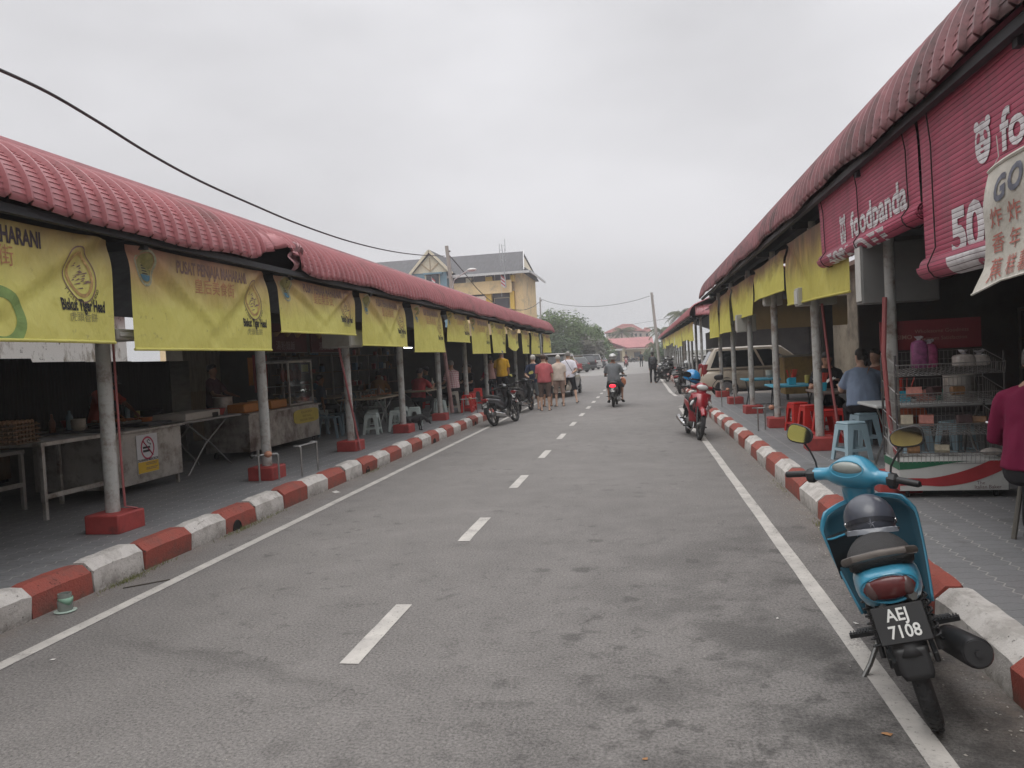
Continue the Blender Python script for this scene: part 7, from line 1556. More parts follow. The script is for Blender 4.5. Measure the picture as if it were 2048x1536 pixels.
# litter: jar with green paper, stick, packets
t = thing('plastic_cup', 'crumpled clear cup with a green label at the foot of the left kerb', 'cup', (-4.17, 4.72, 0)); b = MB(); b.lathe([(.045, .01), (.05, .02), (.052, .075), (.045, .10), (.046, .135), (.04, .135), (.036, .02)], 16); b.build('cup_wall', mat('cup_clear', (.30, .33, .30), .2, trans=.3, var=.1), t)
b = MB(); b.add([(.053*math.cos(a), .053*math.sin(a), .102 - (.05*(1 - abs(i - 4)/4)) ) for i, a in enumerate([R(-110 + 22*k) for k in range(9)])] + [(.053*math.cos(a), .053*math.sin(a), .106) for a in [R(-110 + 22*k) for k in range(9)]], [(i, i + 1, 10 + i, 9 + i) for i in range(8)]); b.build('green_label', mat('label_green', (.22, .38, .28), .5), t, thick=.002)
b = MB(); b.lathe([(.072, .004), (.075, .010), (.06, .012)], 18); b.build('cup_lid', mat('lid_pale', (.40, .50, .44), .35), t)
o = MB(); o.tube([(-.13, -.10, .006), (.13, .12, .009)], .005, 5); o = o.build('bamboo_skewer', mat('stick_dark', (.06, .05, .04), .8), None); o.location = (-3.98, 5.35, 0); tag(o, 'thin dark skewer lying between the kerb and the white line', 'skewer')
r = random.Random(8)
for i, (px, py, s_, lb_) in enumerate([(1641, 1056, .022, 'white pebble like scrap beside the right kerb'), (1555, 1238, .012, 'white cigarette end right of the centre line'), (1712, 1248, .018, 'crushed white scrap on the right edge line'), (1774, 1470, .022, 'small brown scrap near the bottom right'), (105, 1321, .016, 'tiny white scrap right of the left edge line'), (1478, 977, .03, 'flat pale paper scrap on the right lane'), (672, 985, .07, 'crumpled pale plastic sheet beside the left line'), (1290, 1520, .012, 'tiny orange scrap at the bottom edge')]):
    p = onz(px, py); b = MB(); s2 = s_*.6; b.add([(-s_, -s2, .006), (s_*.8, -s2*.7, .004), (s_, s2, .008), (-s_*.7, s2*.8, .005), (0, .1*s2, .006 + s_*.3)], [(0, 1, 4), (1, 2, 4), (2, 3, 4), (3, 0, 4)]); o = b.build('paper_scrap', mat('scrap_white', (.55, .53, .50), .8) if i not in (3, 7) else mat('scrap_brown', (.35, .18, .08), .8), None, smooth=False); o.location = (p.x, p.y, 0); o.rotation_euler = (0, 0, i*.9); tag(o, lb_, 'litter')
# scattered hanging things and fluorescent tubes under the roofs
for i, (x, y, z, l_) in enumerate([(-7.2, 12.6, 2.55, .9), (-8.5, 24.5, 2.35, 1.0), (-8.8, 27.8, 2.3, 1.0), (5.2, 12.5, 2.7, 1.0)]):
    t = thing('tube_light', 'lit fluorescent tube hanging under the roof, %s' % ('behind the third left banner', 'behind the checked shirt', 'deep behind the yellow shirt', 'deep in the right stalls')[i], 'light', (x, y, z)); b = MB(); b.box(-.04, .04, -l_/2, l_/2, .02, .06); b.build('housing', GUT, t, smooth=False); b = MB(); b.tube([(0, -l_/2, 0), (0, l_/2, 0)], .015, 8); b.build('tube', mat('tube_glow', (.9, .9, .9), .5, emit=(1, 1, 1, 6)), t)
    b = MB(); b.tube([(0, -l_/3, .06), (0, -l_/3, .7)], .004, 4); b.build('hanger', DKC, t)

# --- back counter and cooking clutter of the left stalls
t = thing('back_counter', 'long dim back counter between the sheet fence and the steel counters', 'counter', (-9.2, 7.6, PZ)); b = MB(); b.box(0, .6, 0, 5.6, .68, .74); b.build('worktop', SSD, t, smooth=False)
for y_ in (.1, 1.9, 3.7, 5.5): b = MB(); b.box(.05, .55, y_ - .03, y_ + .03, 0, .68); b.build('leg', SSD, t, smooth=False)
b = MB(); b.box(.06, .10, .2, 5.4, .1, .6); b.build('back_board', MATS['wood_brown'], t, smooth=False)
CL = [('wok', 'black wok', DKC, [(.10, 0), (.22, .07), (.25, .12), (.235, .12), (.1, .02)]), ('stock_pot', 'steel stock pot', SS, [(.15, 0), (.16, .02), (.16, .28), (.17, .29), (.155, .29), (.15, .03)]), ('bowl_stack', 'stack of pale bowls', mat('bowl_pale', (.50, .48, .42), .4), [(.04, 0), (.08, .05), (.085, .07), (.08, .08), (.085, .12), (.08, .13), (.085, .17), (.07, .165)]), ('sauce_bottle', 'brown sauce bottle', mat('sauce_brown', (.16, .06, .03), .3), [(.035, 0), (.038, .02), (.038, .15), (.015, .20), (.014, .25), (.0, .255)]), ('plastic_basin', 'red plastic basin', mat('basin_red', (.36, .05, .04), .5), [(.12, 0), (.16, .10), (.17, .105), (.15, .1), (.11, .015)]), ('water_bottle', 'clear bottle with a blue cap', mat('bottle_blue', (.20, .30, .36), .2), [(.04, 0), (.042, .02), (.042, .19), (.016, .24), (.016, .27), (.0, .275)]), ('tin', 'yellow tin', mat('tin_yellow', (.45, .36, .08), .4), [(.05, 0), (.05, .14), (.048, .145), (.0, .145)])]
def clutter(kind, lab_, x, y, z): nm, _, mt_, pr_ = CL[kind]; b = MB(); b.lathe(pr_, 18); o = b.build(nm, mt_, None); o.location = (x, y, z); tag(o, lab_, nm.replace('_', ' '))
zb_, zc_, zk_ = PZ + .741, PZ + .816, PZ + .776
for k_, x, y, z, lb_ in [(0, -9.0, 8.0, zb_, 'black wok at the near end of the dim back counter'), (1, -8.95, 8.7, zb_, 'steel stock pot next to the black wok on the back counter'), (2, -8.9, 9.2, zb_, 'stack of pale bowls on the back counter behind the stallholder'), (4, -9.0, 10.6, zb_, 'red basin on the back counter right of the stallholder'), (1, -8.95, 11.2, zb_, 'steel stock pot beside the red basin on the back counter'), (5, -8.8, 11.65, zb_, 'clear bottle on the back counter beside the second stock pot'), (6, -8.8, 11.9, zb_, 'yellow tin near the far end of the back counter'), (0, -9.0, 12.5, zb_, 'black wok at the far end of the dim back counter'),
    (3, -7.2, 8.15, zc_, 'brown sauce bottle at the near end of the steel counter'), (2, -7.0, 8.35, zc_, 'stack of pale bowls at the near end of the steel counter'), (5, -7.25, 8.5, zc_, 'clear bottle on the steel counter behind the bowls'),
    (1, -7.05, 11.75, zk_, 'steel stock pot at the near end of the hawker cart'), (6, -7.15, 12.55, zk_, 'yellow tin behind the orange boxes on the cart'), (3, -7.1, 13.1, zk_, 'brown sauce bottle beside the glass case'), (2, -7.15, 12.9, zk_, 'stack of pale bowls behind the shorter orange box'),
    (4, -6.8, 11.1, PZ + .802, 'red basin at the far end of the white box table'), (3, -6.2, 17.1, PZ + .752, 'brown sauce bottle at the far end of the table with plates'), (6, -6.1, 19.7, PZ + .752, 'yellow tin on the table of the red shirted diner'), (2, -8.0, 18.0, PZ + .742, 'stack of pale bowls on the dim table behind the plates'), (3, -8.2, 21.4, PZ + .742, 'brown sauce bottle on the rearmost dim table'),
    (3, 3.3, 12.2, PZ + .732, 'brown sauce bottle on the table of the right hand diners'), (1, 3.4, 8.85, PZ + .742, 'steel stock pot dim on the white table behind the rack'), (2, 2.85, 17.7, PZ + .732, 'stack of pale bowls on the far blue table'), (6, 3.0, 14.5, PZ + .732, 'yellow tin on the nearer blue table')]: clutter(k_, lb_, x, y, z)
# more packets in the bread rack baskets
r = random.Random(31); RC = [mat('pack_brown', (.28, .15, .07), .5, var=.4, ns=20), mat('pack_cream', (.45, .40, .30), .5, var=.3, ns=20), MATS['snack_pink'], mat('pack_dark', (.10, .06, .06), .5, var=.4, ns=20)]
PKL = ['brown', 'cream', 'pink', 'dark']; SHL = ['lowest', 'second', 'third']
for k, (z_, xs) in enumerate(((.362, (2.5, 2.75)), (.622, (2.45, 2.62, 2.95, 3.07)), (.902, (2.52, 2.70, 2.9)))):
    for q, x in enumerate(xs):
        ci = (k + q) % 4; b = MB(); w_, h_ = r.uniform(.05, .07), r.uniform(.07, .12); b.loft([[V(w_*q2, -.03*p_, zz), V(-w_*q2, -.03*p_, zz), V(-w_*q2, .03*p_, zz), V(w_*q2, .03*p_, zz)] for zz, q2, p_ in ((0, 1, .4), (.02, .95, 1.3), (h_*.85, .95, 1.3), (h_, 1, .2))]); o = b.build('bread_packet', RC[ci], None); o.location = (x, 7.60, PZ + z_); o.rotation_euler = (R(-10), 0, r.uniform(-.5, .5)); tag(o, '%s packet lying in the %s basket of the bread rack, number %s from the left' % (PKL[ci], SHL[k], ('one', 'two', 'three', 'four')[q]) if 0 else '%s packet in the %s wire basket of the rack, %s along' % (PKL[ci], SHL[k], ('first', 'second', 'third', 'fourth')[q]), 'packet')
# ================================================================= VEHICLES IN PLACE
blue = moped('sky blue moped leaning on its stand at the right kerb, plate AEJ 7108', (1.299, 4.006, 0), R(-12), -.27, BLUE, steer=-30, mt=(-12, -11.5), plate=('AEJ', '7108'), spokes=True, taill=mat('tail_smoked', (.10, .022, .022), .15, var=.4, ns=6), sh=BLUE)
# grey open-face helmet resting in front of the blue moped's saddle
HM_ = Matrix.Translation((1.299, 4.006, 0)) @ Matrix.Rotation(R(-12), 4, 'Z') @ Matrix.Rotation(-.27, 4, 'Y')
HG = mat('helmet_slate', (.060, .066, .085), .35, var=.15, ns=5, coat=.3)
def helmet(label, loc, rot, shell, sc=1.0, visor=True):
    t = thing('helmet', label, 'helmet', loc, rot=rot); t.scale = (sc, sc, sc); b = MB()
    b.lathe([(.118*math.cos(a), .125*math.sin(a)) for a in [R(q) for q in (-30, -20, -8, 0, 12, 25, 40, 55, 70, 82, 89)]], 28, (0, 0, .06), sy=1.12); b.build('helmet_shell', shell, t)
    b = MB(); b.tube([(.119*math.cos(a), .133*math.sin(a), .004 + .012*math.sin(a)) for a in [2*PI*k/30 for k in range(30)]], .006, 6, closed=True); b.build('helmet_rim', BLK, t)
    b = MB(); b.loft([[V(.121*math.cos(a)*s_, -.134*math.sin(a)*s_*1.0, z_ + .03*math.sin(a)) for a in [R(18 + 12*k) for k in range(13)]] + [V(.121*math.cos(a)*(s_ - .03), -.134*math.sin(a)*(s_ - .03), z_ + .03*math.sin(a)) for a in [R(162 - 12*k) for k in range(13)]] for s_, z_ in ((1.015, .018), (1.02, .040))]); b.build('visor_band', mat('visor_dark', (.03, .032, .04), .2), t)
    if visor:
        b = MB(); b.loft([[V(.121*math.cos(a)*s_, -.134*math.sin(a)*s_, z_) for a in [R(25 + 10*k) for k in range(14)]] + [V(.121*math.cos(a)*(s_ - .02), -.134*math.sin(a)*(s_ - .02), z_ + .004) for a in [R(155 - 10*k) for k in range(14)]] for s_, z_ in ((1.02, .01), (1.06, -.012))]); b.build('peak', mat('visor_clear', (.16, .17, .19), .15), t)
        b = MB()
        for k in range(5):
            a0, a1 = R(90 + 72*k), R(90 + 72*k + 36); b.add([(0, -.146, .035), (.022*math.cos(a0), -.145, .035 + .030*math.sin(a0)), (.008*math.cos(a1), -.145, .035 + .008*math.sin(a1))], [(0, 1, 2)])
        b.build('star_badge', mat('badge_steel', (.16, .17, .20), .4), t)
    for s_ in (-1, 1): b = MB(); b.ell((s_*.112, -.055, .045), (.008, .008, .008), 8, 6); b.build('rivet', CHR, t)
    return t
p_ = HM_ @ V(.005, -.14, .735); helmet('matt slate half helmet lying on the saddle of the blue moped', tuple(p_), (R(-14), R(-9), R(-12)), HG, 1.0)
red = moped('red underbone moped facing the camera at the white edge line', (.915, 14.62, 0), R(186), -.15, REDP, style='sport', spokes=False)
p_ = ony(1381, 757, 14.55); helmet('glossy blue helmet with a dark visor hanging on the red moped', (p_.x, 14.55, p_.z - .05), (R(20), R(10), R(60)), mat('helmet_blue', (.02, .20, .45), .2, coat=.6), 1.25, visor=False)
b1 = moped('black moped with silver side panels parked half on the left edge line', (-3.50, 19.0, 0), R(-16), -.22, BLKP, style='sport', spokes=False, plate=('AKC', '1382'), taill=REDL)
b2 = moped('second black moped, parked beside the man in the navy shirt', (-3.62, 23.1, 0), R(-10), -.12, BLKP, style='sport', spokes=False, plate=('WUT', '5808'))
q1 = onz(1357, 788)
GM = 'mopeds parked in a row along the far right kerb'
b3 = moped('black moped with a white tag, nearest of the far right row', (q1.x + .2, q1.y + .6, 0), R(-12), -.15, BLKP, style='sport', spokes=False, plate=('AHD', '52'), group=GM)
for i, (px, py, rz_, lb_) in enumerate([(1324, 764, 150, 'black moped turned towards the camera beside the backpack walker'), (1335, 752, 160, 'dark moped third in the far right row'), (1342, 745, -20, 'dark moped fourth in the far right row'), (1336, 741, 20, 'dark moped fifth in the far right row'), (1331, 738, 160, 'dark moped sixth in the far right row, near the leaning pole')]):
    q_ = onz(px, py); c_ = copy_tree(b3, (q_.x, q_.y, 0), (Matrix.Rotation(R(rz_), 4, 'Z') @ Matrix.Rotation(-.14, 4, 'Y')).to_euler(), lb_)
# mopeds standing under the farther right shelter
for i in range(5): copy_tree(b3, (4.0 + .3*(i % 2), 38 + 4.2*i, PZ), (Matrix.Rotation(R(100 + 10*i), 4, 'Z') @ Matrix.Rotation(-.12, 4, 'Y')).to_euler(), 'dark moped standing inside the farther right shelter behind its posts')
for o in [x for x in bpy.data.objects if x.get('label', '').startswith('dark moped standing inside')]: o['group'] = 'mopeds inside the farther right shelter'
BEIGE = paintm('car_beige', (.50, .43, .34)); SUVP = paintm('car_brown', (.13, .11, .09)); CRED = paintm('car_red', (.26, .015, .02)); CBLK = paintm('car_black', (.022, .024, .026)); CGRN = paintm('car_darkgreen', (.03, .045, .042)); CSIL = paintm('car_silver', (.40, .40, .39))
car('beige people carrier parked across the side entrance behind the right posts', 'van', 'parked_van', (4.02, 26.3, 0), R(-90), BEIGE, kind='mpv', L=4.15, W=1.68, H=1.68, plate='AHL 2772')
car('dark brown off-roader parked beyond the group of standing men', 'car', 'parked_car', (-3.62, 32.2, 0), R(-2), SUVP, kind='suv', L=4.5, W=1.76, H=1.80, lamps='tall', bar=paintm('bumper_tan', (.30, .26, .21)))
GCAR = 'cars parked in the row left of the road'
for i, (px, py, kind, pt, L_, H_, lb_, nm) in enumerate([(1150, 747, 'sedan', CRED, 4.4, 1.42, 'red saloon nearest in the far parked row', 'parked_car'), (1168, 745, 'hatch', CGRN, 4.1, 1.50, 'dark green hatchback right beside the red saloon', 'parked_car'), (1181, 741, 'mpv', CBLK, 4.3, 1.75, 'black people carrier in the middle of the far parked row', 'parked_car'), (1192, 739, 'suv', CSIL, 4.5, 1.75, 'silver off-roader beyond the black people carrier', 'parked_car'), (1201, 736, 'sedan', CBLK, 4.3, 1.4, 'black saloon beyond the silver off-roader', 'parked_car'), (1207, 734, 'hatch', CSIL, 4.0, 1.5, 'small pale hatchback at the far end of the parked row', 'parked_car')]):
    q_ = onz(px, py); car(lb_, 'car', nm, (q_.x - 1.2, q_.y + 1.7, 0), R(35), pt, kind=kind, L=L_, H=H_, W=1.7, lamps='wide' if kind in ('sedan', 'hatch') else 'tall', belt=.9 if kind in ('sedan', 'hatch') else .98, hood=.84 if kind in ('sedan', 'hatch') else .95, group=GCAR, detail=False, plate='AGS 418' if i < 2 else None)
# ================================================================= PEOPLE IN PLACE
C = cloth
TB2 = ((-.10, -.28, -1), (.75, -.25, -.45)); 
handsback = [((-.22, -.30, -1), (.80, -.15, -.50)), ((.22, -.30, -1), (-.80, -.15, -.50))]
relax = [((-.10, .05, -1), (-.02, .22, -1)), ((.10, .02, -1), (.02, .18, -1))]
def P(label, x, y, face, **k): k.setdefault('vox', .018); return person(label, (x, y, k.pop('z', 0)), face, **k)
GP = 'men standing by the brown off-roader'
P('man in a navy polo and grey shorts, hands clasped behind his back', -3.42, 23.9, -8, h=1.72, skin=SK2, top=C('shirt_navy', (.022, .03, .055)), bottom=C('shorts_grey', (.10, .11, .115)), hair=HAIRW, arms=handsback, fat=1.12, shorts='knee', headturn=30)
P('man in a faded red T-shirt and brown shorts, seen from behind', -2.98, 23.1, 4, h=1.72, skin=SK2, top=C('shirt_faded_red', (.40, .10, .11)), bottom=C('shorts_brown', (.10, .07, .06)), hair=mat('hair_brown', (.06, .035, .025), .6), arms=[((-.12, .1, -1), (.1, .75, -.5)), ((.14, .1, -1), (-.1, .8, -.4))], fat=1.18, shorts='knee', loose=1.3)
P('white haired man in a cream shirt and khaki shorts behind the red T-shirt', -2.72, 24.9, 15, h=1.68, skin=SK2, top=C('shirt_cream', (.52, .44, .38)), bottom=C('shorts_khaki', (.22, .15, .12)), hair=HAIRW, arms=relax, shorts='knee', fat=1.1)
pr, inf = P('man in a white T-shirt and black shorts with legs astride and a sling bag', -2.50, 26.1, 8, h=1.78, skin=SK2, top=C('shirt_white', (.66, .64, .70)), bottom=C('shorts_black', (.015, .015, .018)), hair=HAIRG, legs=[((-.24, .12, -1), (-.06, -.05, -1)), ((.22, -.22, -1), (.10, -.30, -1))], arms=[((-.2, .2, -1), (.6, .6, -.1)), ((.25, -.25, -1), (-.85, -.2, -.45))], fat=1.1, shorts='knee', headturn=-15)
strap(pr, inf, -1, mat('strap_black', (.02, .02, .02), .8))
P('partly hidden man in a brown shirt between the navy and red shirts', -3.15, 25.1, 20, h=1.68, skin=SK1, top=C('shirt_brown', (.24, .12, .09)), bottom=C('shorts_black', (.015, .015, .018)), hair=HAIRB, arms=relax, shorts='knee')
P('man in a bright yellow T-shirt and dark trousers, seen from behind', -4.62, 24.8, 5, z=PZ, h=1.74, skin=SK1, top=C('shirt_yellow', (.55, .31, .025)), bottom=C('trousers_black', (.018, .018, .022)), hair=HAIRG, arms=[((-.12, .05, -1), (.0, .7, -.6)), ((.12, .05, -1), (.0, .35, -.9))], shorts='long', fat=1.08)
P('woman in a pale pink blouse standing left of the yellow shirt', -5.15, 25.6, 20, z=PZ, h=1.56, skin=SK1, top=C('blouse_pink', (.50, .30, .27)), bottom=C('trousers_black', (.018, .018, .022)), female=True, shorts='long', arms=relax)
P('person in a yellow and red patterned shirt beside the yellow T-shirt man', -5.0, 26.8, 160, z=PZ, h=1.6, skin=SK1, top=C('shirt_pattern', (.45, .16, .06), dirt=(.50, .38, .10), dth=.5, dsc=9), bottom=C('trousers_black', (.018, .018, .022)), arms=relax, shorts='long')
for i, (x, y, f, mt_, lb_) in enumerate([(-5.7, 24.6, 150, C('shirt_dark', (.03, .03, .035)), 'diner in dark clothes nearest the red stools'), (-6.2, 26.0, 200, C('shirt_charcoal', (.05, .05, .055)), 'diner in charcoal clothes farther in'), (-5.6, 27.4, 170, C('shirt_crimson', (.28, .03, .05)), 'diner in a crimson top beside the dark clothed ones'), (-6.8, 28.6, 160, C('shirt_dark', (.03, .03, .035)), 'diner in dark clothes deepest in the left stalls'), (-6.9, 23.6, 100, C('shirt_teal', (.03, .07, .09)), 'diner in a dark teal shirt behind the checked shirt')]):
    P(lb_ + ', sitting', x, y, f, z=PZ, pose='sit', top=mt_, bottom=C('trousers_black', (.018, .018, .022)), shorts='long', group='diners sitting in the dim left stalls', vox=.024, arms=[((-.2, .5, -.8), (.2, 1, .0)), ((.2, .5, -.8), (-.2, 1, .0))])
for x, y, lb_ in ((-5.7, 24.6, 'dark stool under the diner nearest the red stools'), (-6.2, 26.0, 'dark stool under the charcoal clothed diner'), (-5.6, 27.4, 'dark stool under the diner in crimson'), (-6.8, 28.6, 'dark stool under the deepest diner'), (-6.9, 23.6, 'dark stool under the teal shirted diner')): stool(lb_, x, y, STR, .2, group='stools under the dim diners')
# checked shirt man on the tall stool
m, n = newmat('cloth_check', .85, .2); c, x, y, z = n.xyz()
ck = lambda v, pp: n.m1('GREATER_THAN', n.m1('FRACT', n.m1('DIVIDE', v, pp)), .55)
k = n.mix(n.m1('MULTIPLY', n.m1('ADD', ck(x, .06), ck(z, .06)), .42), (.58, .47, .47), (.36, .10, .13)); n.set(n.b.inputs['Base Color'], k); n.bump(n.noise(c, 14, 4), .3, .01)
P('elderly man in a pink checked shirt sitting on the tall beige stool', -5.33, 20.9, 55, z=PZ, h=1.66, pose='sit', seat=.62, skin=SK1, top=MATS['cloth_check'], bottom=C('trousers_dark', (.03, .03, .033)), hair=HAIRG, shorts='long', fat=1.2, lean=4, headtilt=8, arms=[((-.12, .35, -1), (.1, 1, -.3)), ((.12, .30, -1), (-.1, .9, -.4))], legs=[((-.22, 1, -.30), (0, -.1, -1)), ((.22, 1, -.25), (0, .25, -1))])
P('diner in a red T-shirt sitting with his back to the road', -5.95, 19.45, -15, z=PZ, h=1.70, pose='sit', skin=SK1, top=C('shirt_red', (.36, .045, .05)), bottom=C('trousers_dark', (.03, .03, .033)), hair=HAIRB, hairlen='short', shorts='long', fat=1.2, lean=14, arms=[((-.25, .55, -.8), (.2, 1, .2)), ((.30, .6, -.7), (-.3, .9, .4))])
P('diner in a tan top sitting behind the table with plates', -7.35, 20.3, 10, z=PZ, h=1.66, pose='sit', skin=SK3, top=C('shirt_tan', (.32, .17, .08)), bottom=C('trousers_dark', (.03, .03, .033)), shorts='long', vox=.022, lean=8, arms=[((-.25, .55, -.8), (.2, 1, .2)), ((.30, .6, -.7), (-.3, .9, .4))])
stool('white stool under the diner in the tan top', -7.35, 20.3, STW, .2, group=G1)
P('dim figure in blue grey sitting behind the plastic chairs', -7.8, 17.4, -60, z=PZ, h=1.6, pose='sit', skin=SK3, top=C('shirt_bluegrey', (.10, .12, .15)), bottom=C('trousers_dark', (.03, .03, .033)), shorts='long', vox=.022)
stool('white stool under the dim blue grey figure', -7.8, 17.4, STW, .3, group=G1)
pr, inf = P('stallholder in an orange red T-shirt and cap bending over the steel counter', -7.95, 9.9, -95, z=PZ, h=1.58, skin=SK3, top=C('shirt_orange_red', (.40, .07, .045)), bottom=C('trousers_dark', (.03, .03, .033)), hair=HAIRB, shorts='long', lean=12, bend=14, headtilt=22, arms=[((-.25, .7, -.7), (.3, .8, -.45)), ((.25, .7, -.7), (-.3, .8, -.5))], cap=(mat('cap_grey', (.12, .12, .13), .8), 'cap'), eyes=True)
b = MB(); b.grid(lambda u, v: (-.12 + .24*u, .17 + .0*v + .05*math.sin(PI*u), 1.15 - .35*v), 8, 8); 
P('cook in a dark shirt standing behind the hawker cart', -8.1, 13.2, -90, z=PZ, h=1.62, skin=SK3, top=C('shirt_maroon_dark', (.08, .03, .04)), bottom=C('trousers_dark', (.03, .03, .033)), shorts='long', arms=[((-.25, .5, -.8), (.3, .9, -.2)), ((.25, .5, -.8), (-.3, .9, -.2))], vox=.022)
# rider
rd = moped('black moped ridden away from the camera along the road', (-.87, 24.1, 0), R(-3), .03, BLKP, style='sport', spokes=False, plate=('AJP', '3386'), stand=False, lit=True, mirrors=True)
P('rider in a grey T-shirt and silver helmet on the moving black moped', -.87, 24.1 - .36, -3, h=1.74, pose='ride', seat=.72, skin=SK3, top=C('shirt_grey', (.16, .17, .18)), bottom=C('trousers_bluegrey', (.07, .08, .09)), hair=None, cap=(mat('helmet_silver', (.42, .42, .41), .3, .3, coat=.4), 'helmet'), shorts='knee', fat=1.08, legs=[((-.30, 1, -.45), (.02, -.35, -1)), ((.34, 1, -.42), (.02, -.35, -1))], arms=[((-.30, .35, -1), (.02, 1, .05)), ((.34, .42, -.9), (.05, 1, -.05))], loose=1.3)
t = thing('carrier_bag', 'orange carrier bag hanging from the handlebar of the moving moped', 'bag', (-.60, 24.5, .62)); b = MB(); b.ell((0, 0, .12), (.10, .12, .15), 12, 8); b.build('bag_body', mat('bag_orange', (.55, .20, .10), .5, var=.2), t); b = MB(); b.tube([(0, -.05, .22), (0, 0, .34), (0, .05, .22)], .008, 5); b.build('bag_handle', MATS['bag_orange'], t)
q_ = onz(1307, 766)
pr, inf = P('woman in black walking away with a dark patterned backpack', q_.x, q_.y, 0, h=1.64, skin=SK3, top=C('top_black', (.03, .032, .036)), bottom=C('trousers_jet', (.012, .012, .014)), hair=HAIRB, hairlen='bun', shorts='long', female=True, sleeves='long', arms=relax, legs=[((-.08, .12, -1), (0, -.03, -1)), ((.08, -.12, -1), (0, -.15, -1))])
b = MB(); b.ell((0, -.20, 1.20), (.15, .10, .21), 14, 10); b.build('backpack', mat('pack_grey', (.06, .062, .068), .8, var=.6, ns=18), pr)
q_ = ony(1283, 733, 88); P('man in a dark T-shirt and black trousers walking towards the camera', q_.x, 88, 170, h=1.72, skin=SK3, top=C('shirt_slate', (.035, .045, .055)), bottom=C('trousers_jet', (.012, .012, .014)), shorts='long', arms=[((-.2, .1, -1), (-.1, .2, -1)), ((.3, .1, -1), (.2, .3, -1))], vox=.03)
q_ = onz(1253, 734); rm = moped('small red and white moped coming towards the camera at the road end', (q_.x, q_.y, 0), R(178), 0, paintm('moped_red_dark', (.30, .04, .04)), style='sport', spokes=False, stand=False)
P('rider in dark clothes on the distant red moped', q_.x, q_.y + .36, 178, pose='ride', seat=.72, skin=SK3, top=C('shirt_maroon', (.07, .03, .03)), bottom=C('trousers_jet', (.012, .012, .014)), shorts='long', legs=[((-.30, 1, -.45), (.02, -.35, -1)), ((.34, 1, -.42), (.02, -.35, -1))], arms=[((-.30, .35, -1), (.02, 1, .05)), ((.34, .42, -.9), (.05, 1, -.05))], hair=HAIRG, vox=.03)
for i, px in enumerate((1262, 1268)): q_ = ony(px, 724, 135); copy_tree(b3, (q_.x, 135, 0), (0, 0, R(70 + 30*i)), 'tiny dark moped parked before the hall, %s' % ('left one', 'right one')[i])
# right stalls
P('man with short dark hair eating at the table, facing the camera', 2.95, 12.85, 172, z=PZ, h=1.66, pose='sit', skin=SK1, top=C('shirt_jet', (.02, .02, .022)), bottom=C('trousers_jet', (.012, .012, .014)), hair=HAIRB, shorts='long', lean=14, headtilt=18, eyes=True, vox=.013, arms=[((-.30, .45, -.8), (.45, .8, .45)), ((.30, .45, -.8), (-.35, .8, .35), .9)])
stool('red plastic stool under the man who is eating', 2.95, 12.95, STR, .2, .47, G2)
pr, inf = P('woman in a light blue T-shirt with a tan sling bag, seen from behind', 3.0, 10.98, -8, z=PZ, h=1.66, pose='sit', seat=.47, skin=SK2, top=C('shirt_light_blue', (.27, .34, .46)), bottom=C('trousers_dark', (.03, .03, .033)), hair=HAIRB, hairlen='bun', female=True, shorts='long', fat=1.32, lean=10, bend=6, headturn=25, vox=.013, arms=[((-.30, .50, -.85), (.0, 1, .25)), ((.30, .45, -.85), (-.1, 1, .15))], loose=1.3)
strap(pr, inf, 1, mat('strap_tan', (.30, .17, .11), .7))
t = thing('paper_packet', 'crumpled white food wrapper held above the table by the eating man', 'wrapper', (2.78, 12.25, PZ + .77)); b = MB(); r = random.Random(3); b.grid(lambda u, v: ((u - .5)*.30, (v - .5)*.26, .07 + .05*noise.noise(V(u*5, v*5, 1)) + .12*abs(u - .5)), 12, 12); b.build('wrapper_sheet', mat('wrapper_white', (.60, .58, .55), .8), t, thick=.003)
P('bare armed diner half hidden behind the light blue T-shirt', 3.55, 12.3, 120, z=PZ, h=1.62, pose='sit', skin=SK2, top=C('shirt_rust', (.25, .10, .07)), bottom=C('trousers_jet', (.012, .012, .014)), shorts='long', arms=[((-.30, .45, -.8), (.45, .8, .45)), ((.30, .45, -.8), (-.35, .8, .35))])
stool('dark red stool under the half hidden diner', 3.55, 12.3, STR, .2, .45, G2)
q_ = ony(2052, 752, 5.35); P('grey haired man in a maroon shirt sitting at the right picture edge', q_.x + .045, 5.35, -45, z=PZ, h=1.70, pose='sit', seat=.47, skin=SK1, top=C('shirt_maroon_bright', (.16, .012, .045)), bottom=C('trousers_dark', (.03, .03, .033)), hair=mat('hair_greying', (.07, .065, .06), .7, var=.5, ns=40), shorts='long', fat=1.15, lean=4, headtilt=10, vox=.012, arms=[((-.30, .15, -1), (.1, 1, -.15)), ((.30, .15, -1), (-.1, 1, -.15))], sleeves='long', eyes=True)
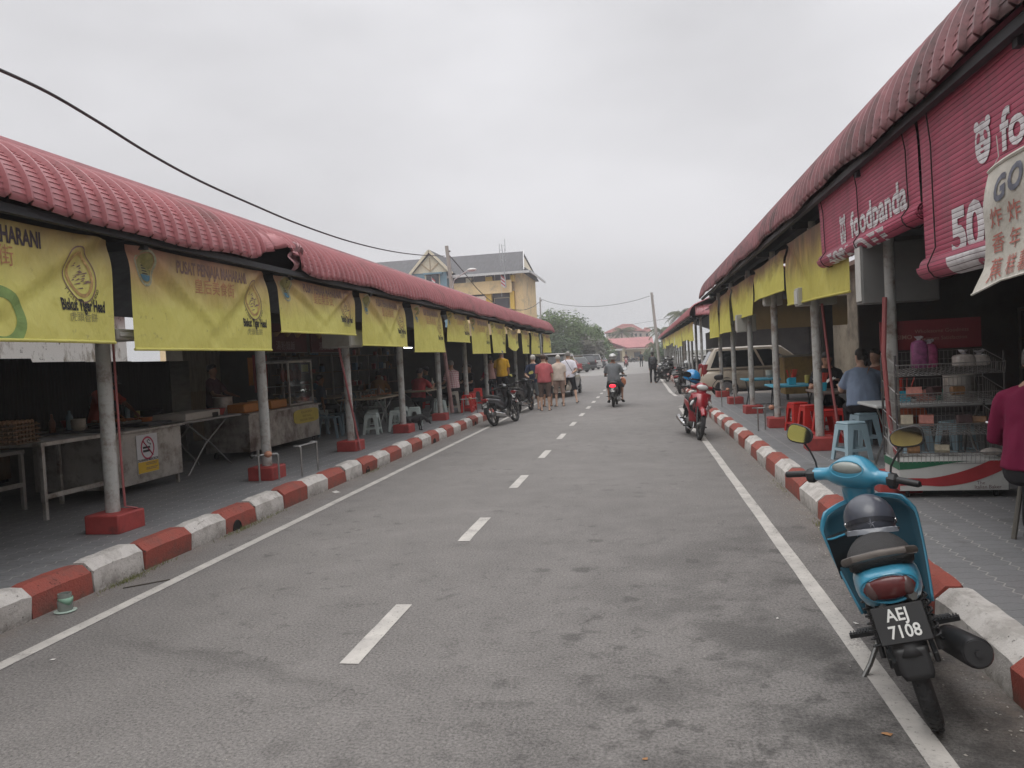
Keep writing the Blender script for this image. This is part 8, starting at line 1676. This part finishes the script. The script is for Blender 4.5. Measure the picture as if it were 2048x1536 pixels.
# black dog lying over the left footing
DG_ = mat('dog_black', (.012, .012, .013), .7, var=.4, ns=30, bump=.6, bs=120)
t = thing('dog', 'black dog standing over the red footing with its head lowered', 'dog', (-4.95, 15.75, PZ), R(-50)); t.scale = (.7, .7, .7); b = MB()
b.loft([ring(V(0, y_, z_), a, c_, V(1, 0, 0), V(0, 0, 1), 14) for y_, z_, a, c_ in ((-.30, .36, .05, .06), (-.24, .37, .085, .10), (-.10, .37, .085, .10), (.05, .36, .10, .125), (.18, .37, .105, .14), (.27, .40, .08, .11), (.34, .40, .055, .075))])
limb(b, [(V(0, .28, .42), .07), (V(0, .38, .38), .058), (V(0, .44, .32), .055)]); b.ell((0, .47, .28), (.055, .07, .055), 12, 8); limb(b, [(V(0, .50, .26), .038), (V(0, .57, .19), .026)])
for s in (-1, 1):
    b.ell((s*.045, .45, .335), (.015, .02, .045), 8, 6)
    limb(b, [(V(s*.07, .20, .34), .055), (V(s*.075, .19, .20), .032), (V(s*.075, .22, .10), .020), (V(s*.075, .21, .02), .020)]); b.ell((s*.075, .235, .018), (.024, .036, .018), 8, 5)
    limb(b, [(V(s*.06, -.20, .34), .075), (V(s*.07, -.13, .22), .045), (V(s*.07, -.25, .13), .024), (V(s*.07, -.23, .02), .019)]); b.ell((s*.07, -.205, .018), (.023, .035, .018), 8, 5)
limb(b, [(V(0, -.30, .40), .025), (V(0, -.42, .34), .018), (V(.02, -.50, .24), .01)])
o = remesh(b, 'body', DG_, t, .010, 3)
# ================================================================= AIR
m = bpy.data.materials.new('haze_air'); m.use_nodes = True; t = m.node_tree; t.nodes.clear(); o_ = t.nodes.new('ShaderNodeOutputMaterial'); v_ = t.nodes.new('ShaderNodeVolumePrincipled')
v_.inputs['Color'].default_value = (.86, .87, .90, 1); v_.inputs['Density'].default_value = .0015; v_.inputs['Anisotropy'].default_value = .2
t.links.new(v_.outputs[0], o_.inputs['Volume'])
b = MB(); b.box(-170, 170, -40, 260, -1.03, 24); h = b.build('haze', m, None, smooth=False); tag(h, kind='stuff')
SC.cycles.volume_bounces = 1; SC.cycles.volume_step_rate = 4; SC.cycles.volume_max_steps = 64
